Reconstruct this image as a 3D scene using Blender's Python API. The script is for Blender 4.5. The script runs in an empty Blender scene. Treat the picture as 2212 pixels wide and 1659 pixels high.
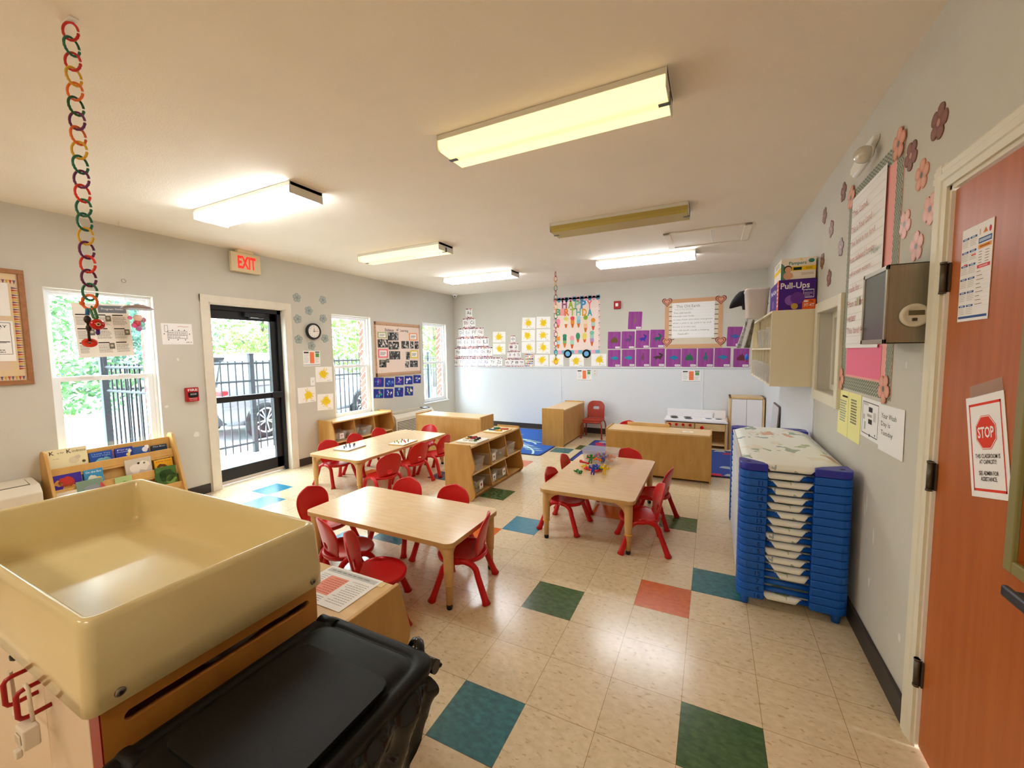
import bpy, bmesh, math, random
from mathutils import Vector, Matrix, Quaternion
SC = bpy.context.scene
COL = SC.collection
PI = math.pi
rnd = random.Random(7)

# ------------------------------------------------------------------ camera
FPX = 878.417
EYE = Vector((0.0882, -2.7271, 1.52916))
_w = Vector((1.619389, 0.366148, -0.358634))
RWC = Quaternion(_w.normalized(), _w.length).to_matrix()      # world -> (right, down, forward)
cam_d = bpy.data.cameras.new('camera'); cam = bpy.data.objects.new('camera', cam_d); COL.objects.link(cam)
cam_d.sensor_fit = 'HORIZONTAL'; cam_d.sensor_width = 36.0; cam_d.lens = FPX / 2212 * 36.0
cam_d.clip_start = 0.02; cam_d.clip_end = 500
_r, _d, _f = RWC[0], RWC[1], RWC[2]
cam.matrix_world = Matrix(((_r[0], -_d[0], -_f[0], EYE[0]), (_r[1], -_d[1], -_f[1], EYE[1]), (_r[2], -_d[2], -_f[2], EYE[2]), (0, 0, 0, 1)))
SC.camera = cam

def at(u, v, ax, val):
    """the point of the plane (axis ax = val) that the photograph shows at pixel u, v"""
    d = RWC.transposed() @ Vector(((u - 1106) / FPX, (v - 829.5) / FPX, 1))
    t = (val - EYE[ax]) / d[ax]
    return EYE + d * t

# room planes (metres; floor tile corner = origin, one tile = 0.3048)
T = 0.3048
XL, XR, YB, YF, H = -4.97, 0.822, 4.70, -6.0, 2.77
def LW(u, v): p = at(u, v, 0, XL); return (p.y, p.z)
def BW(u, v): p = at(u, v, 1, YB); return (p.x, p.z)
def RW(u, v): p = at(u, v, 0, XR); return (-p.y, p.z)

# ------------------------------------------------------------------ materials
def lin(c):
    if isinstance(c, str): c = tuple(int(c[i:i + 2], 16) for i in (0, 2, 4))
    return tuple((x / 255 / 12.92) if x / 255 <= .04045 else ((x / 255 + .055) / 1.055) ** 2.4 for x in c[:3])
_MC = {}
def mat(name, c, rough=.6, metal=0., spec=.5, emit=None, es=1., var=0., scale=8., bump=0., bscale=60., stretch=None, trans=0., alpha=1., coat=0., c2=None, detail=4., ior=1.45):
    if name in _MC: return _MC[name]
    m = bpy.data.materials.new(name); m.use_nodes = True; _MC[name] = m
    nt = m.node_tree; b = nt.nodes['Principled BSDF']
    col = lin(c)
    b.inputs['Base Color'].default_value = (*col, 1)
    b.inputs['Roughness'].default_value = rough; b.inputs['Metallic'].default_value = metal
    b.inputs['Specular IOR Level'].default_value = spec; b.inputs['IOR'].default_value = ior
    b.inputs['Transmission Weight'].default_value = trans; b.inputs['Alpha'].default_value = alpha
    b.inputs['Coat Weight'].default_value = coat; b.inputs['Coat Roughness'].default_value = .12
    if emit is not None:
        b.inputs['Emission Color'].default_value = (*lin(emit), 1); b.inputs['Emission Strength'].default_value = es
    tc = None
    if var or bump or c2:
        tc = nt.nodes.new('ShaderNodeTexCoord'); mp = nt.nodes.new('ShaderNodeMapping')
        nt.links.new(tc.outputs['Object'], mp.inputs['Vector'])
        if stretch: mp.inputs['Scale'].default_value = stretch
    if var or c2:
        n = nt.nodes.new('ShaderNodeTexNoise'); n.inputs['Scale'].default_value = scale; n.inputs['Detail'].default_value = detail
        nt.links.new(mp.outputs['Vector'], n.inputs['Vector'])
        r = nt.nodes.new('ShaderNodeValToRGB'); nt.links.new(n.outputs['Fac'], r.inputs['Fac'])
        r.color_ramp.elements[0].position = .32; r.color_ramp.elements[1].position = .68
        a = lin(c2) if c2 else tuple(x * (1 - var) for x in col)
        z = col if c2 else tuple(min(1, x * (1 + var)) for x in col)
        r.color_ramp.elements[0].color = (*a, 1); r.color_ramp.elements[1].color = (*z, 1)
        nt.links.new(r.outputs['Color'], b.inputs['Base Color'])
    if bump:
        n2 = nt.nodes.new('ShaderNodeTexNoise'); n2.inputs['Scale'].default_value = bscale; n2.inputs['Detail'].default_value = 3
        nt.links.new(tc.outputs['Object'], n2.inputs['Vector'])
        bp = nt.nodes.new('ShaderNodeBump'); bp.inputs['Strength'].default_value = bump; bp.inputs['Distance'].default_value = .004
        nt.links.new(n2.outputs['Fac'], bp.inputs['Height']); nt.links.new(bp.outputs['Normal'], b.inputs['Normal'])
    return m
def pane_mat(name, tint='FFFFFF', gloss=.06, rough=.0):
    """thin clear sheet: mostly straight-through light plus a weak mirror reflection"""
    if name in _MC: return _MC[name]
    m = bpy.data.materials.new(name); m.use_nodes = True; _MC[name] = m
    nt = m.node_tree; nt.nodes.clear()
    o = nt.nodes.new('ShaderNodeOutputMaterial'); mx = nt.nodes.new('ShaderNodeMixShader')
    t = nt.nodes.new('ShaderNodeBsdfTransparent'); g = nt.nodes.new('ShaderNodeBsdfGlossy')
    t.inputs['Color'].default_value = (*lin(tint), 1); g.inputs['Roughness'].default_value = rough
    mx.inputs[0].default_value = gloss
    nt.links.new(t.outputs[0], mx.inputs[1]); nt.links.new(g.outputs[0], mx.inputs[2]); nt.links.new(mx.outputs[0], o.inputs['Surface'])
    return m
def cloudy_mat(name, c, op=.35, rough=.3):
    """translucent plastic: part see-through, part coloured"""
    if name in _MC: return _MC[name]
    m = bpy.data.materials.new(name); m.use_nodes = True; _MC[name] = m
    nt = m.node_tree; b = nt.nodes['Principled BSDF']; o = nt.nodes['Material Output']
    b.inputs['Base Color'].default_value = (*lin(c), 1); b.inputs['Roughness'].default_value = rough
    t = nt.nodes.new('ShaderNodeBsdfTransparent'); mx = nt.nodes.new('ShaderNodeMixShader'); mx.inputs[0].default_value = op
    nt.links.new(t.outputs[0], mx.inputs[1]); nt.links.new(b.outputs[0], mx.inputs[2]); nt.links.new(mx.outputs[0], o.inputs['Surface'])
    return m
def flat(c, rough=.75): 
    c = c if isinstance(c, str) else '%02X%02X%02X' % c
    return mat('paint_' + c, c, rough, spec=.3)

# ------------------------------------------------------------------ mesh builder
_TX = {}
def text_geo(s, bold=0.):
    k = (s, bold)
    if k not in _TX:
        cu = bpy.data.curves.new('lettering', 'FONT'); cu.body = s; cu.size = 1; cu.align_x = 'CENTER'; cu.align_y = 'CENTER'; cu.resolution_u = 2
        cu.offset = bold
        ob = bpy.data.objects.new('lettering', cu); COL.objects.link(ob)
        dg = bpy.context.evaluated_depsgraph_get()
        me = bpy.data.meshes.new_from_object(ob.evaluated_get(dg))
        vs = [tuple(v.co[:2]) for v in me.vertices]; fs = [tuple(p.vertices) for p in me.polygons]
        bpy.data.objects.remove(ob); bpy.data.curves.remove(cu); bpy.data.meshes.remove(me)
        xs = [v[0] for v in vs] or [0]; ys = [v[1] for v in vs] or [0]
        x0, x1, y0, y1 = min(xs), max(xs), min(ys), max(ys)
        cx, cy = (x0 + x1) / 2, (y0 + y1) / 2
        _TX[k] = ([(a - cx, b - cy) for a, b in vs], fs, max(x1 - x0, 1e-6), max(y1 - y0, 1e-6))
    return _TX[k]

class MB:
    def __init__(s): s.bm = bmesh.new(); s.mats = []; s.M = Matrix()
    def mi(s, m):
        if m not in s.mats: s.mats.append(m)
        return s.mats.index(m)
    def V(s, p): return s.bm.verts.new(s.M @ Vector(p))
    def F(s, vs, m, smooth=False):
        try: f = s.bm.faces.new(vs)
        except ValueError: return None
        f.material_index = s.mi(m); f.smooth = smooth; return f
    def quad(s, pts, m, smooth=False): return s.F([s.V(p) for p in pts], m, smooth)
    def box(s, x0, x1, y0, y1, z0, z1, m, bev=0., seg=2, M=None):
        if x0 > x1: x0, x1 = x1, x0
        if y0 > y1: y0, y1 = y1, y0
        if z0 > z1: z0, z1 = z1, z0
        P = [(x0, y0, z0), (x1, y0, z0), (x1, y1, z0), (x0, y1, z0), (x0, y0, z1), (x1, y0, z1), (x1, y1, z1), (x0, y1, z1)]
        if M is not None: P = [M @ Vector(p) for p in P]
        v = [s.V(p) for p in P]
        fs = [s.F([v[i] for i in q], m) for q in ((0, 3, 2, 1), (4, 5, 6, 7), (0, 1, 5, 4), (1, 2, 6, 5), (2, 3, 7, 6), (3, 0, 4, 7))]
        if bev: s._bev(fs, bev, seg)
        return fs
    def _bev(s, fs, bev, seg, edges=None):
        es = edges if edges is not None else list({e for f in fs for e in f.edges})
        r = bmesh.ops.bevel(s.bm, geom=es, offset=bev, segments=seg, profile=.5, affect='EDGES', clamp_overlap=True)
        for f in r['faces']: f.smooth = True
    def prism(s, pts, o, u, v, n, d, m, bev=0., seg=2, cap2=True):
        """polygon pts (in u, v) at origin o, extruded along n by d"""
        o, u, v, n = Vector(o), Vector(u), Vector(v), Vector(n)
        A = [s.V(o + u * a + v * b) for a, b in pts]; B = [s.V(o + u * a + v * b + n * d) for a, b in pts]
        fs = [s.F(B, m)]
        if cap2: fs.append(s.F(A[::-1], m))
        k = len(pts)
        for i in range(k): fs.append(s.F([A[i], A[(i + 1) % k], B[(i + 1) % k], B[i]], m))
        if bev: s._bev([f for f in fs if f], bev, seg)
        return fs
    def tube(s, pts, r, m, n=8, closed=False, caps=True, flatk=1.):
        pts = [Vector(p) for p in pts]; k = len(pts); rings = []
        rs = r if isinstance(r, (list, tuple)) else [r] * k
        up = None
        for i, p in enumerate(pts):
            if closed: t = pts[(i + 1) % k] - pts[i - 1]
            else: t = pts[min(i + 1, k - 1)] - pts[max(i - 1, 0)]
            t.normalize()
            if up is None:
                up = Vector((0, 0, 1)) if abs(t.z) < .9 else Vector((1, 0, 0))
            a = (up - t * up.dot(t)); a.normalize(); b = t.cross(a); up = a
            rings.append([s.V(p + (a * math.cos(2 * PI * j / n) + b * flatk * math.sin(2 * PI * j / n)) * rs[i]) for j in range(n)])
        for i in range(k if closed else k - 1):
            A, B = rings[i], rings[(i + 1) % k]
            for j in range(n): s.F([A[j], A[(j + 1) % n], B[(j + 1) % n], B[j]], m, True)
        if caps and not closed: s.F(rings[0][::-1], m); s.F(rings[-1], m)
    def cyl(s, p0, p1, r, m, n=16, r2=None): s.tube([p0, p1], [r, r if r2 is None else r2], m, n)
    def lathe(s, prof, m, n=24, o=(0, 0, 0), u=(1, 0, 0), v=(0, 1, 0), w=(0, 0, 1), sx=1., sy=1.):
        o, u, v, w = Vector(o), Vector(u), Vector(v), Vector(w); rings = []
        for r, z in prof:
            if r < 1e-6: rings.append([s.V(o + w * z)])
            else: rings.append([s.V(o + w * z + u * (r * sx * math.cos(2 * PI * j / n)) + v * (r * sy * math.sin(2 * PI * j / n))) for j in range(n)])
        for A, B in zip(rings, rings[1:]):
            for j in range(n):
                q = [A[j % len(A)], A[(j + 1) % len(A)], B[(j + 1) % len(B)], B[j % len(B)]]
                q2 = []
                for x in q:
                    if x not in q2: q2.append(x)
                if len(q2) > 2: s.F(q2, m, True)
    def ball(s, c, r, m, sx=1., sy=1., sz=1., n=16):
        k = max(6, n // 2)
        s.lathe([(r * math.sin(PI * i / k), -r * sz * math.cos(PI * i / k)) for i in range(k + 1)], m, n, o=c, sx=sx, sy=sy)
    # flat artwork in the (o, u, v) plane lying h above it
    def poly(s, pts, m, fr, h=.0): o, u, v, n = fr; s.F([s.V(o + u * a + v * b + n * h) for a, b in pts], m)
    def rect(s, a0, b0, a1, b1, m, fr, h=.0): s.poly([(a0, b0), (a1, b0), (a1, b1), (a0, b1)], m, fr, h)
    def disc(s, a, b, r, m, fr, h=.0, n=14, sy=1.): s.poly([(a + r * math.cos(2 * PI * i / n), b + r * sy * math.sin(2 * PI * i / n)) for i in range(n)], m, fr, h)
    def text(s, t, a, b, hgt, m, fr, h=.0, w=None, bold=0., rot=0.):
        """centred on (a, b); hgt = height of the ink, w = fitted width"""
        vs, fs, tw, th = text_geo(t, bold); o, u, v, n = fr
        ky = hgt / th; kx = ky if w is None else w / tw
        c, sn = math.cos(rot), math.sin(rot)
        V = []
        for x, y in vs:
            x, y = x * kx, y * ky
            x, y = x * c - y * sn, x * sn + y * c
            V.append(s.V(o + u * (a + x) + v * (b + y) + n * h))
        for f in fs: s.F([V[i] for i in f], m)
    def lines(s, a0, b0, a1, b1, k, m, fr, h=.0, thick=.4, ragged=.35, seed=1):
        """k rows of small print between the corners"""
        r = random.Random(seed); st = (b1 - b0) / k
        for i in range(k):
            y = b1 - st * (i + .5); x = a0; e = a1 - (a1 - a0) * ragged * r.random()
            while x < e:
                w = (a1 - a0) * (.06 + .1 * r.random()); x2 = min(x + w, e)
                s.rect(x, y - st * thick / 2, x2, y + st * thick / 2, m, fr, h); x = x2 + (a1 - a0) * .025
    def build(s, name, parent=None, org=None, world=True, mods=None, smooth=None):
        bm = s.bm
        bmesh.ops.recalc_face_normals(bm, faces=[f for f in bm.faces]) if getattr(s, 'fix', True) else None
        wl = Vector((0, 0, 0))
        if parent is not None and world:
            q = parent
            while q is not None: wl += q.location; q = q.parent
        loc = Vector(org) if org is not None else Vector((0, 0, 0))
        sh = -(wl + loc) if (parent is None or world) else -loc
        if parent is not None and world: sh = -wl; loc = Vector((0, 0, 0))
        if sh.length: bmesh.ops.translate(bm, vec=sh, verts=bm.verts[:])
        me = bpy.data.meshes.new(name); bm.to_mesh(me); bm.free()
        for m in s.mats: me.materials.append(m)
        ob = bpy.data.objects.new(name, me); COL.objects.link(ob); ob.location = loc
        if parent is not None: ob.parent = parent
        for f in (mods or []): f(ob)
        return ob
def bevel_mod(w=.004, seg=2):
    def f(o):
        m = o.modifiers.new('bevel', 'BEVEL'); m.width = w; m.segments = seg; m.limit_method = 'ANGLE'; m.angle_limit = math.radians(40)
        m.harden_normals = False
    return f
def subsurf(l=2):
    def f(o):
        m = o.modifiers.new('smooth', 'SUBSURF'); m.levels = l; m.render_levels = l
        for p in o.data.polygons: p.use_smooth = True
    return f
def solid(t=.01, off=0.):
    def f(o): m = o.modifiers.new('thick', 'SOLIDIFY'); m.thickness = t; m.offset = off
    return f
def tag(o, label=None, cat=None, group=None, kind=None):
    if label: o['label'] = label
    if cat: o['category'] = cat
    if group: o['group'] = group
    if kind: o['kind'] = kind
    return o
def thing(name, label, cat, loc=(0, 0, 0), rz=0., group=None):
    o = bpy.data.objects.new(name, None); COL.objects.link(o); o.empty_display_size = .1
    o.location = loc; o.rotation_euler = (0, 0, rz)
    return tag(o, label, cat, group)
def struct(o): o['kind'] = 'structure'; return o
def dup(root, loc=None, rz=None, label=None, group=None):
    r = root.copy(); COL.objects.link(r)
    if loc is not None: r.location = loc
    if rz is not None: r.rotation_euler = (0, 0, rz)
    if label: r['label'] = label
    if group: r['group'] = group
    for ch in list(root.children):
        c = ch.copy(); COL.objects.link(c); c.parent = r
        for g in list(ch.children):
            d = g.copy(); COL.objects.link(d); d.parent = c
    return r
# frames of the wall planes: (origin, right, up, normal) so that (right, up) = the LW / BW / RW coordinates
def FL(off=0.): return (Vector((XL + off, 0, 0)), Vector((0, 1, 0)), Vector((0, 0, 1)), Vector((1, 0, 0)))
def FB(off=0.): return (Vector((0, YB - off, 0)), Vector((1, 0, 0)), Vector((0, 0, 1)), Vector((0, -1, 0)))
def FR(off=0.): return (Vector((XR - off, 0, 0)), Vector((0, -1, 0)), Vector((0, 0, 1)), Vector((-1, 0, 0)))
def frame_at(fr, a, b, rot=0.):
    """the same plane with its origin moved to (a, b) and turned by rot"""
    o, u, v, n = fr; c, s = math.cos(rot), math.sin(rot)
    return (o + u * a + v * b, u * c + v * s, v * c - u * s, n)
def px_rect(W, l, t, r, b, ):
    """centre, width, height in wall coordinates from the pixel middles of the four sides' corners: l,t,r,b given as corner pixels"""
    p = [W(*q) for q in (l, t, r, b)]
    return p
def slab(mb, fr, w, h, m, d=.001, z=.0):
    """thin sheet w x h centred at the frame's origin, its back z off the plane"""
    o, u, v, n = fr
    mb.prism([(-w / 2, -h / 2), (w / 2, -h / 2), (w / 2, h / 2), (-w / 2, h / 2)], o + n * z, u, v, n, d, m)
def corners(W, *px):
    """pixel corners (tl, tr, br, bl) -> centre a, b, width, height, tilt"""
    P = [W(*p) for p in px]
    a = sum(p[0] for p in P) / 4; b = sum(p[1] for p in P) / 4
    w = (math.dist(P[0], P[1]) + math.dist(P[3], P[2])) / 2; h = (math.dist(P[0], P[3]) + math.dist(P[1], P[2])) / 2
    t = math.atan2(P[1][1] - P[0][1] + P[2][1] - P[3][1], P[1][0] - P[0][0] + P[2][0] - P[3][0])
    return a, b, w, h, t
# ================================================================== the setting
M_WALL = mat('wall_paint', 'CBC7BD', .85, var=.02, scale=3, bump=.15, bscale=180)
M_CEIL = mat('ceiling_paint', 'EFE5D7', .9, var=.015, scale=3, bump=.35, bscale=120)
M_FRP = mat('white_wall_panel', 'DCE0E6', .45, var=.01, scale=30, bump=.05, bscale=90)
M_TRIM = mat('white_trim_paint', 'E8E4DA', .5)
M_CREAM = mat('cream_trim_paint', 'DDD6C2', .5)
M_BASE = mat('dark_brown_vinyl_base', '3A322E', .5)
M_VINYL = mat('white_window_vinyl', 'F0F1F3', .4)
M_GLASS = pane_mat('clear_window_glass', 'F4FAF8', .05)
M_BLACK = mat('black_metal', '15151A', .45)
M_BRICK = mat('brick', '8A5F4E', .9, var=.25, scale=14, bump=.3)

def holes_wall(mb, fr, a0, a1, b0, b1, holes, d, m):
    """wall slab from (a0,b0) to (a1,b1) with rectangular holes; depth d behind the plane"""
    A = sorted({a0, a1, *[h[0] for h in holes], *[h[1] for h in holes]}); B = sorted({b0, b1, *[h[2] for h in holes], *[h[3] for h in holes]})
    o, u, v, n = fr; vs = {}
    solid_ = lambda i, j: 0 <= i < len(A) - 1 and 0 <= j < len(B) - 1 and not any(h[0] <= (A[i] + A[i + 1]) / 2 <= h[1] and h[2] <= (B[j] + B[j + 1]) / 2 <= h[3] for h in holes)
    def P(i, j, k):
        if (i, j, k) not in vs: vs[i, j, k] = mb.V(o + u * A[i] + v * B[j] - n * (d * k))
        return vs[i, j, k]
    for i in range(len(A) - 1):
        for j in range(len(B) - 1):
            if not solid_(i, j): continue
            mb.F([P(i, j, 0), P(i + 1, j, 0), P(i + 1, j + 1, 0), P(i, j + 1, 0)], m); mb.F([P(i, j, 1), P(i, j + 1, 1), P(i + 1, j + 1, 1), P(i + 1, j, 1)], m)
            for di, dj, e in ((-1, 0, ((0, 0), (0, 1))), (1, 0, ((1, 0), (1, 1))), (0, -1, ((0, 0), (1, 0))), (0, 1, ((0, 1), (1, 1)))):
                if not solid_(i + di, j + dj):
                    (p, q), (r, t) = e
                    mb.F([P(i + p, j + q, 0), P(i + p, j + q, 1), P(i + r, j + t, 1), P(i + r, j + t, 0)], m)

# ---- floor: 12 inch vinyl tiles, a few of them coloured
def tile_mat(name, c, dark, light, seam):
    m = bpy.data.materials.new(name); m.use_nodes = True; nt = m.node_tree; b = nt.nodes['Principled BSDF']
    tc = nt.nodes.new('ShaderNodeTexCoord')
    def noise(sc, lo, hi, ca, cb, st=(1, 1, 1), det=3):
        mp = nt.nodes.new('ShaderNodeMapping'); mp.inputs['Scale'].default_value = st; mp.inputs['Rotation'].default_value = (0, 0, .5); nt.links.new(tc.outputs['Object'], mp.inputs['Vector'])
        n = nt.nodes.new('ShaderNodeTexNoise'); n.inputs['Scale'].default_value = sc; n.inputs['Detail'].default_value = det; nt.links.new(mp.outputs[0], n.inputs['Vector'])
        r = nt.nodes.new('ShaderNodeValToRGB'); r.color_ramp.elements[0].position = lo; r.color_ramp.elements[1].position = hi
        r.color_ramp.elements[0].color = (*lin(ca), 1); r.color_ramp.elements[1].color = (*lin(cb), 1); nt.links.new(n.outputs['Fac'], r.inputs['Fac']); return r
    base = noise(26, .35, .68, dark, c, (1, 1.6, 1), 6)
    fl = noise(30, .60, .72, 'FFFFFF', 'DCCFB6', (1, 2.0, 1), 2)
    br = nt.nodes.new('ShaderNodeTexBrick'); br.offset = 0; br.inputs['Scale'].default_value = 1; br.inputs['Brick Width'].default_value = T; br.inputs['Row Height'].default_value = T
    br.inputs['Mortar Size'].default_value = .0012; br.inputs['Mortar Smooth'].default_value = .3
    br.inputs['Color1'].default_value = (1, 1, 1, 1); br.inputs['Color2'].default_value = (.95, .95, .94, 1); br.inputs['Mortar'].default_value = (*lin(seam), 1)
    nt.links.new(tc.outputs['Object'], br.inputs['Vector'])
    def mul(a, bb):
        x = nt.nodes.new('ShaderNodeMix'); x.data_type = 'RGBA'; x.blend_type = 'MULTIPLY'; x.inputs[0].default_value = 1
        nt.links.new(a, x.inputs[6]); nt.links.new(bb, x.inputs[7]); return x.outputs[2]
    cc = mul(base.outputs[0], br.outputs['Color'])
    if light: cc = mul(cc, fl.outputs[0])
    nt.links.new(cc, b.inputs['Base Color']); b.inputs['Roughness'].default_value = .2; b.inputs['Specular IOR Level'].default_value = .6
    n2 = nt.nodes.new('ShaderNodeTexNoise'); n2.inputs['Scale'].default_value = 9; nt.links.new(tc.outputs['Object'], n2.inputs['Vector'])
    bp = nt.nodes.new('ShaderNodeBump'); bp.inputs['Strength'].default_value = .06; bp.inputs['Distance'].default_value = .01; nt.links.new(n2.outputs['Fac'], bp.inputs['Height']); nt.links.new(bp.outputs[0], b.inputs['Normal'])
    return m
MF = tile_mat('cream_vinyl_tile', 'E6D4B4', 'D9C5A2', True, 'B09C78')
MT = {'t': tile_mat('teal_vinyl_tile', '2C7C88', '1C5F6C', False, '40605F'), 'g': tile_mat('green_vinyl_tile', '4D7040', '365330', False, '405038'),
      'o': tile_mat('orange_vinyl_tile', 'DC6A06', 'CC5C04', False, 'A05020'), 's': tile_mat('slate_vinyl_tile', '4C6478', '3A5064', False, '405060'), 'b': tile_mat('blue_vinyl_tile', '3E90B0', '2F7C9C', False, '406878')}
CELLS = {(-1, -1): 'o', (0, 0): 't', (0, -4): 'g', (-3, -5): 't', (-3, -2): 'g', (-5, 1): 'b', (-6, 0): 'o', (-1, 3): 'g', (-3, 3): 'o', (-7, 3): 'g', (-7, 10): 't', (-6, 11): 'g',
         (-15, 0): 'b', (-14, -1): 'b', (-10, 4): 's', (-8, 7): 'o', (-13, 3): 'o', (-8, -1): 't', (-9, -2): 'b', (-11, -5): 'o', (-13, 9): 'g', (-12, 12): 't'}
mb = MB()
i0, i1 = math.floor(XL / T), math.ceil(XR / T); j0, j1 = math.floor(YF / T), math.ceil(YB / T)
gv = {}
def GV(i, j):
    if (i, j) not in gv: gv[i, j] = mb.V((min(max(i * T, XL - .2), XR + .2), min(max(j * T, YF), YB + .1), 0))
    return gv[i, j]
for i in range(i0, i1):
    for j in range(j0, j1):
        mb.F([GV(i, j), GV(i + 1, j), GV(i + 1, j + 1), GV(i, j + 1)], MT[CELLS[i, j]] if (i, j) in CELLS else MF)
mb.fix = False
struct(mb.build('floor'))

mb = MB(); mb.box(XL - .2, XR + .2, YF - .1, YB + .1, H, H + .12, M_CEIL); struct(mb.build('ceiling'))

# ---- left wall with three windows and the exit door
def LWbox(a, b, c, d):   # hole from pixel corners: left x.., returns y0,y1,z0,z1
    return (a, b, c, d)
WIN = {1: (-1.355, -.60, .56, 2.135), 2: (1.535, 2.30, .56, 2.135), 3: (3.64, 4.415, .56, 2.135)}
DOORL = (-.105, .80, 0., 2.13)
mb = MB(); holes_wall(mb, FL(), YF, YB + .1, 0, H, [WIN[1], WIN[2], WIN[3], (DOORL[0], DOORL[1], -1, DOORL[3])], .14, M_WALL); WALL_L = struct(mb.build('wall_left'))
mb = MB(); holes_wall(mb, (Vector((XL - .145, 0, 0)), Vector((0, 1, 0)), Vector((0, 0, 1)), Vector((1, 0, 0))), YF, YB + 1.6, -.3, H + .3,
    [(w[0] + .02, w[1] - .02, w[2], w[3]) for w in WIN.values()] + [(DOORL[0], DOORL[1], -.05, DOORL[3])], .11, M_BRICK)
nt = M_BRICK.node_tree; bk = nt.nodes.new('ShaderNodeTexBrick'); tcx = nt.nodes.new('ShaderNodeTexCoord'); mpx = nt.nodes.new('ShaderNodeMapping'); mpx.inputs['Rotation'].default_value = (PI / 2, 0, PI / 4)
nt.links.new(tcx.outputs['Object'], mpx.inputs['Vector']); nt.links.new(mpx.outputs[0], bk.inputs['Vector']); bk.inputs['Scale'].default_value = 1; bk.inputs['Brick Width'].default_value = .2; bk.inputs['Row Height'].default_value = .075; bk.inputs['Mortar Size'].default_value = .006
bk.inputs['Color1'].default_value = (*lin('8E5E4C'), 1); bk.inputs['Color2'].default_value = (*lin('74493C'), 1); bk.inputs['Mortar'].default_value = (*lin('C8C0B4'), 1)
nt.links.new(bk.outputs['Color'], nt.nodes['Principled BSDF'].inputs['Base Color'])
struct(mb.build('wall_exterior'))
mb = MB(); holes_wall(mb, FB(), XL - .14, XR + .14, 0, H, [], .12, M_WALL); struct(mb.build('wall_back'))
mb = MB(); mb.box(XL - .14, XR + .14, YF - .1, YF, 0, H, M_WALL); struct(mb.build('wall_front'))
# right wall
W4 = (0.0, 0.0, 0.0, 0.0)
p = [RW(1775, 672), RW(1802, 655), RW(1800, 845), RW(1772, 838)]
W4 = (-1.13, -.565, 1.215, 1.80)
DOORR = (.74, 1.66, 0., 2.085)
mb = MB(); holes_wall(mb, FR(), -YB - .1, -YF + .1, 0, H, [W4, (DOORR[0], DOORR[1], -1, DOORR[3])], .14, M_WALL); struct(mb.build('wall_right'))
# white panelling under the rail at the back, its seams, the rail; panelling on the right wall
ZR = 1.222
mb = MB(); mb.box(XL + .004, XR - .004, YB - .008, YB - .0005, .0, ZR, M_FRP); struct(mb.build('trim_1'))
mb = MB(); mb.box(XL + .004, XR - .004, YB - .02, YB - .0005, ZR, ZR + .022, M_FRP, .004); struct(mb.build('trim_2'))
for k, px in enumerate((1212, 1518)):
    x = BW(px, 850)[0]; mb = MB(); mb.box(x - .011, x + .011, YB - .0125, YB - .008, .1, ZR, M_FRP, .003); struct(mb.build('trim_%d' % (3 + k)))
mb = MB(); pts = [(-YB + .01, .0), (-1.2, .0), (-1.2, 1.14)] + [(-1.28 + .08 * math.cos(t * PI / 12), 1.14 + .08 * math.sin(t * PI / 12)) for t in range(1, 7)] + [(-YB + .01, 1.22)]
o, u, v, n = FR(); mb.prism(pts, o, u, v, n, .008, M_FRP); struct(mb.build('trim_5'))
# base
def base_run(name, segs):
    mb = MB()
    for x0, x1, y0, y1 in segs: mb.box(x0, x1, y0, y1, 0, .105, M_BASE, .003)
    struct(mb.build(name))
base_run('baseboard_left', [(XL + .001, XL + .01, YF, -.205), (XL + .001, XL + .01, .895, YB)])
base_run('baseboard_back', [(XL + .01, XR - .01, YB - .017, YB - .009)])
base_run('baseboard_right', [(XR - .017, XR - .001, -.655, 1.2), (XR - .017, XR - .009, 1.2, YB - .02), (XR - .01, XR - .001, YF, -1.75)])

# ---- windows
def sash_window(k, w):
    y0, y1, z0, z1 = w; xf = XL - .05
    mb = MB()   # drywall return is the wall; frame
    fw = .028; M = M_VINYL
    for a, b, c, d in ((y0, y0 + fw, z0, z1), (y1 - fw, y1, z0, z1), (y0 + fw, y1 - fw, z1 - fw, z1), (y0 + fw, y1 - fw, z0, z0 + fw)): mb.box(xf - .075, xf, a, b, c, d, M)
    root = struct(mb.build('window_%d' % k, org=(xf, (y0 + y1) / 2, z0)))
    zm = z0 + (z1 - z0) * .492
    def sash(a, b, c, d, x, wd, name):
        mb = MB()
        for e in ((a + .0005, a + wd, c, d), (b - wd, b - .0005, c, d), (a + wd, b - wd, c, c + wd), (a + wd, b - wd, d - wd, d)): mb.box(x - .022, x, e[0], e[1], e[2], e[3], M)
        if name == 'lower_sash':
            for q in (.3, .68): mb.box(x + .0003, x + .014, a + (b - a) * q - .05, a + (b - a) * q + .05, d - .012, d + .008, M, .004)
        s = mb.build(name, root)
        mb = MB(); mb.box(x - .013, x - .010, a + wd, b - wd, c + wd, d - wd, M_GLASS); g = mb.build('pane', s)
    sash(y0 + fw, y1 - fw, z0 + fw, zm + .03, xf - .008, .042, 'lower_sash')
    sash(y0 + fw, y1 - fw, zm, z1 - fw, xf - .036, .03, 'upper_sash')
    mb = MB(); mb.box(XL - .05, XL + .022, y0 - .03, y1 + .03, z0 - .022, z0, M_VINYL, .004); mb.build('sill', root)
    return root
for k, w in WIN.items(): sash_window(k, w)
# bright corner beads / drywall returns painted white around the openings
mb = MB()
for w in WIN.values():
    y0, y1, z0, z1 = w
    mb.box(XL - .05, XL + .001, y0, y0 + .004, z0, z1, M_TRIM); mb.box(XL - .05, XL + .001, y1 - .004, y1, z0, z1, M_TRIM); mb.box(XL - .05, XL + .001, y0, y1, z1 - .004, z1, M_TRIM)
struct(mb.build('trim_6'))

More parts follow.
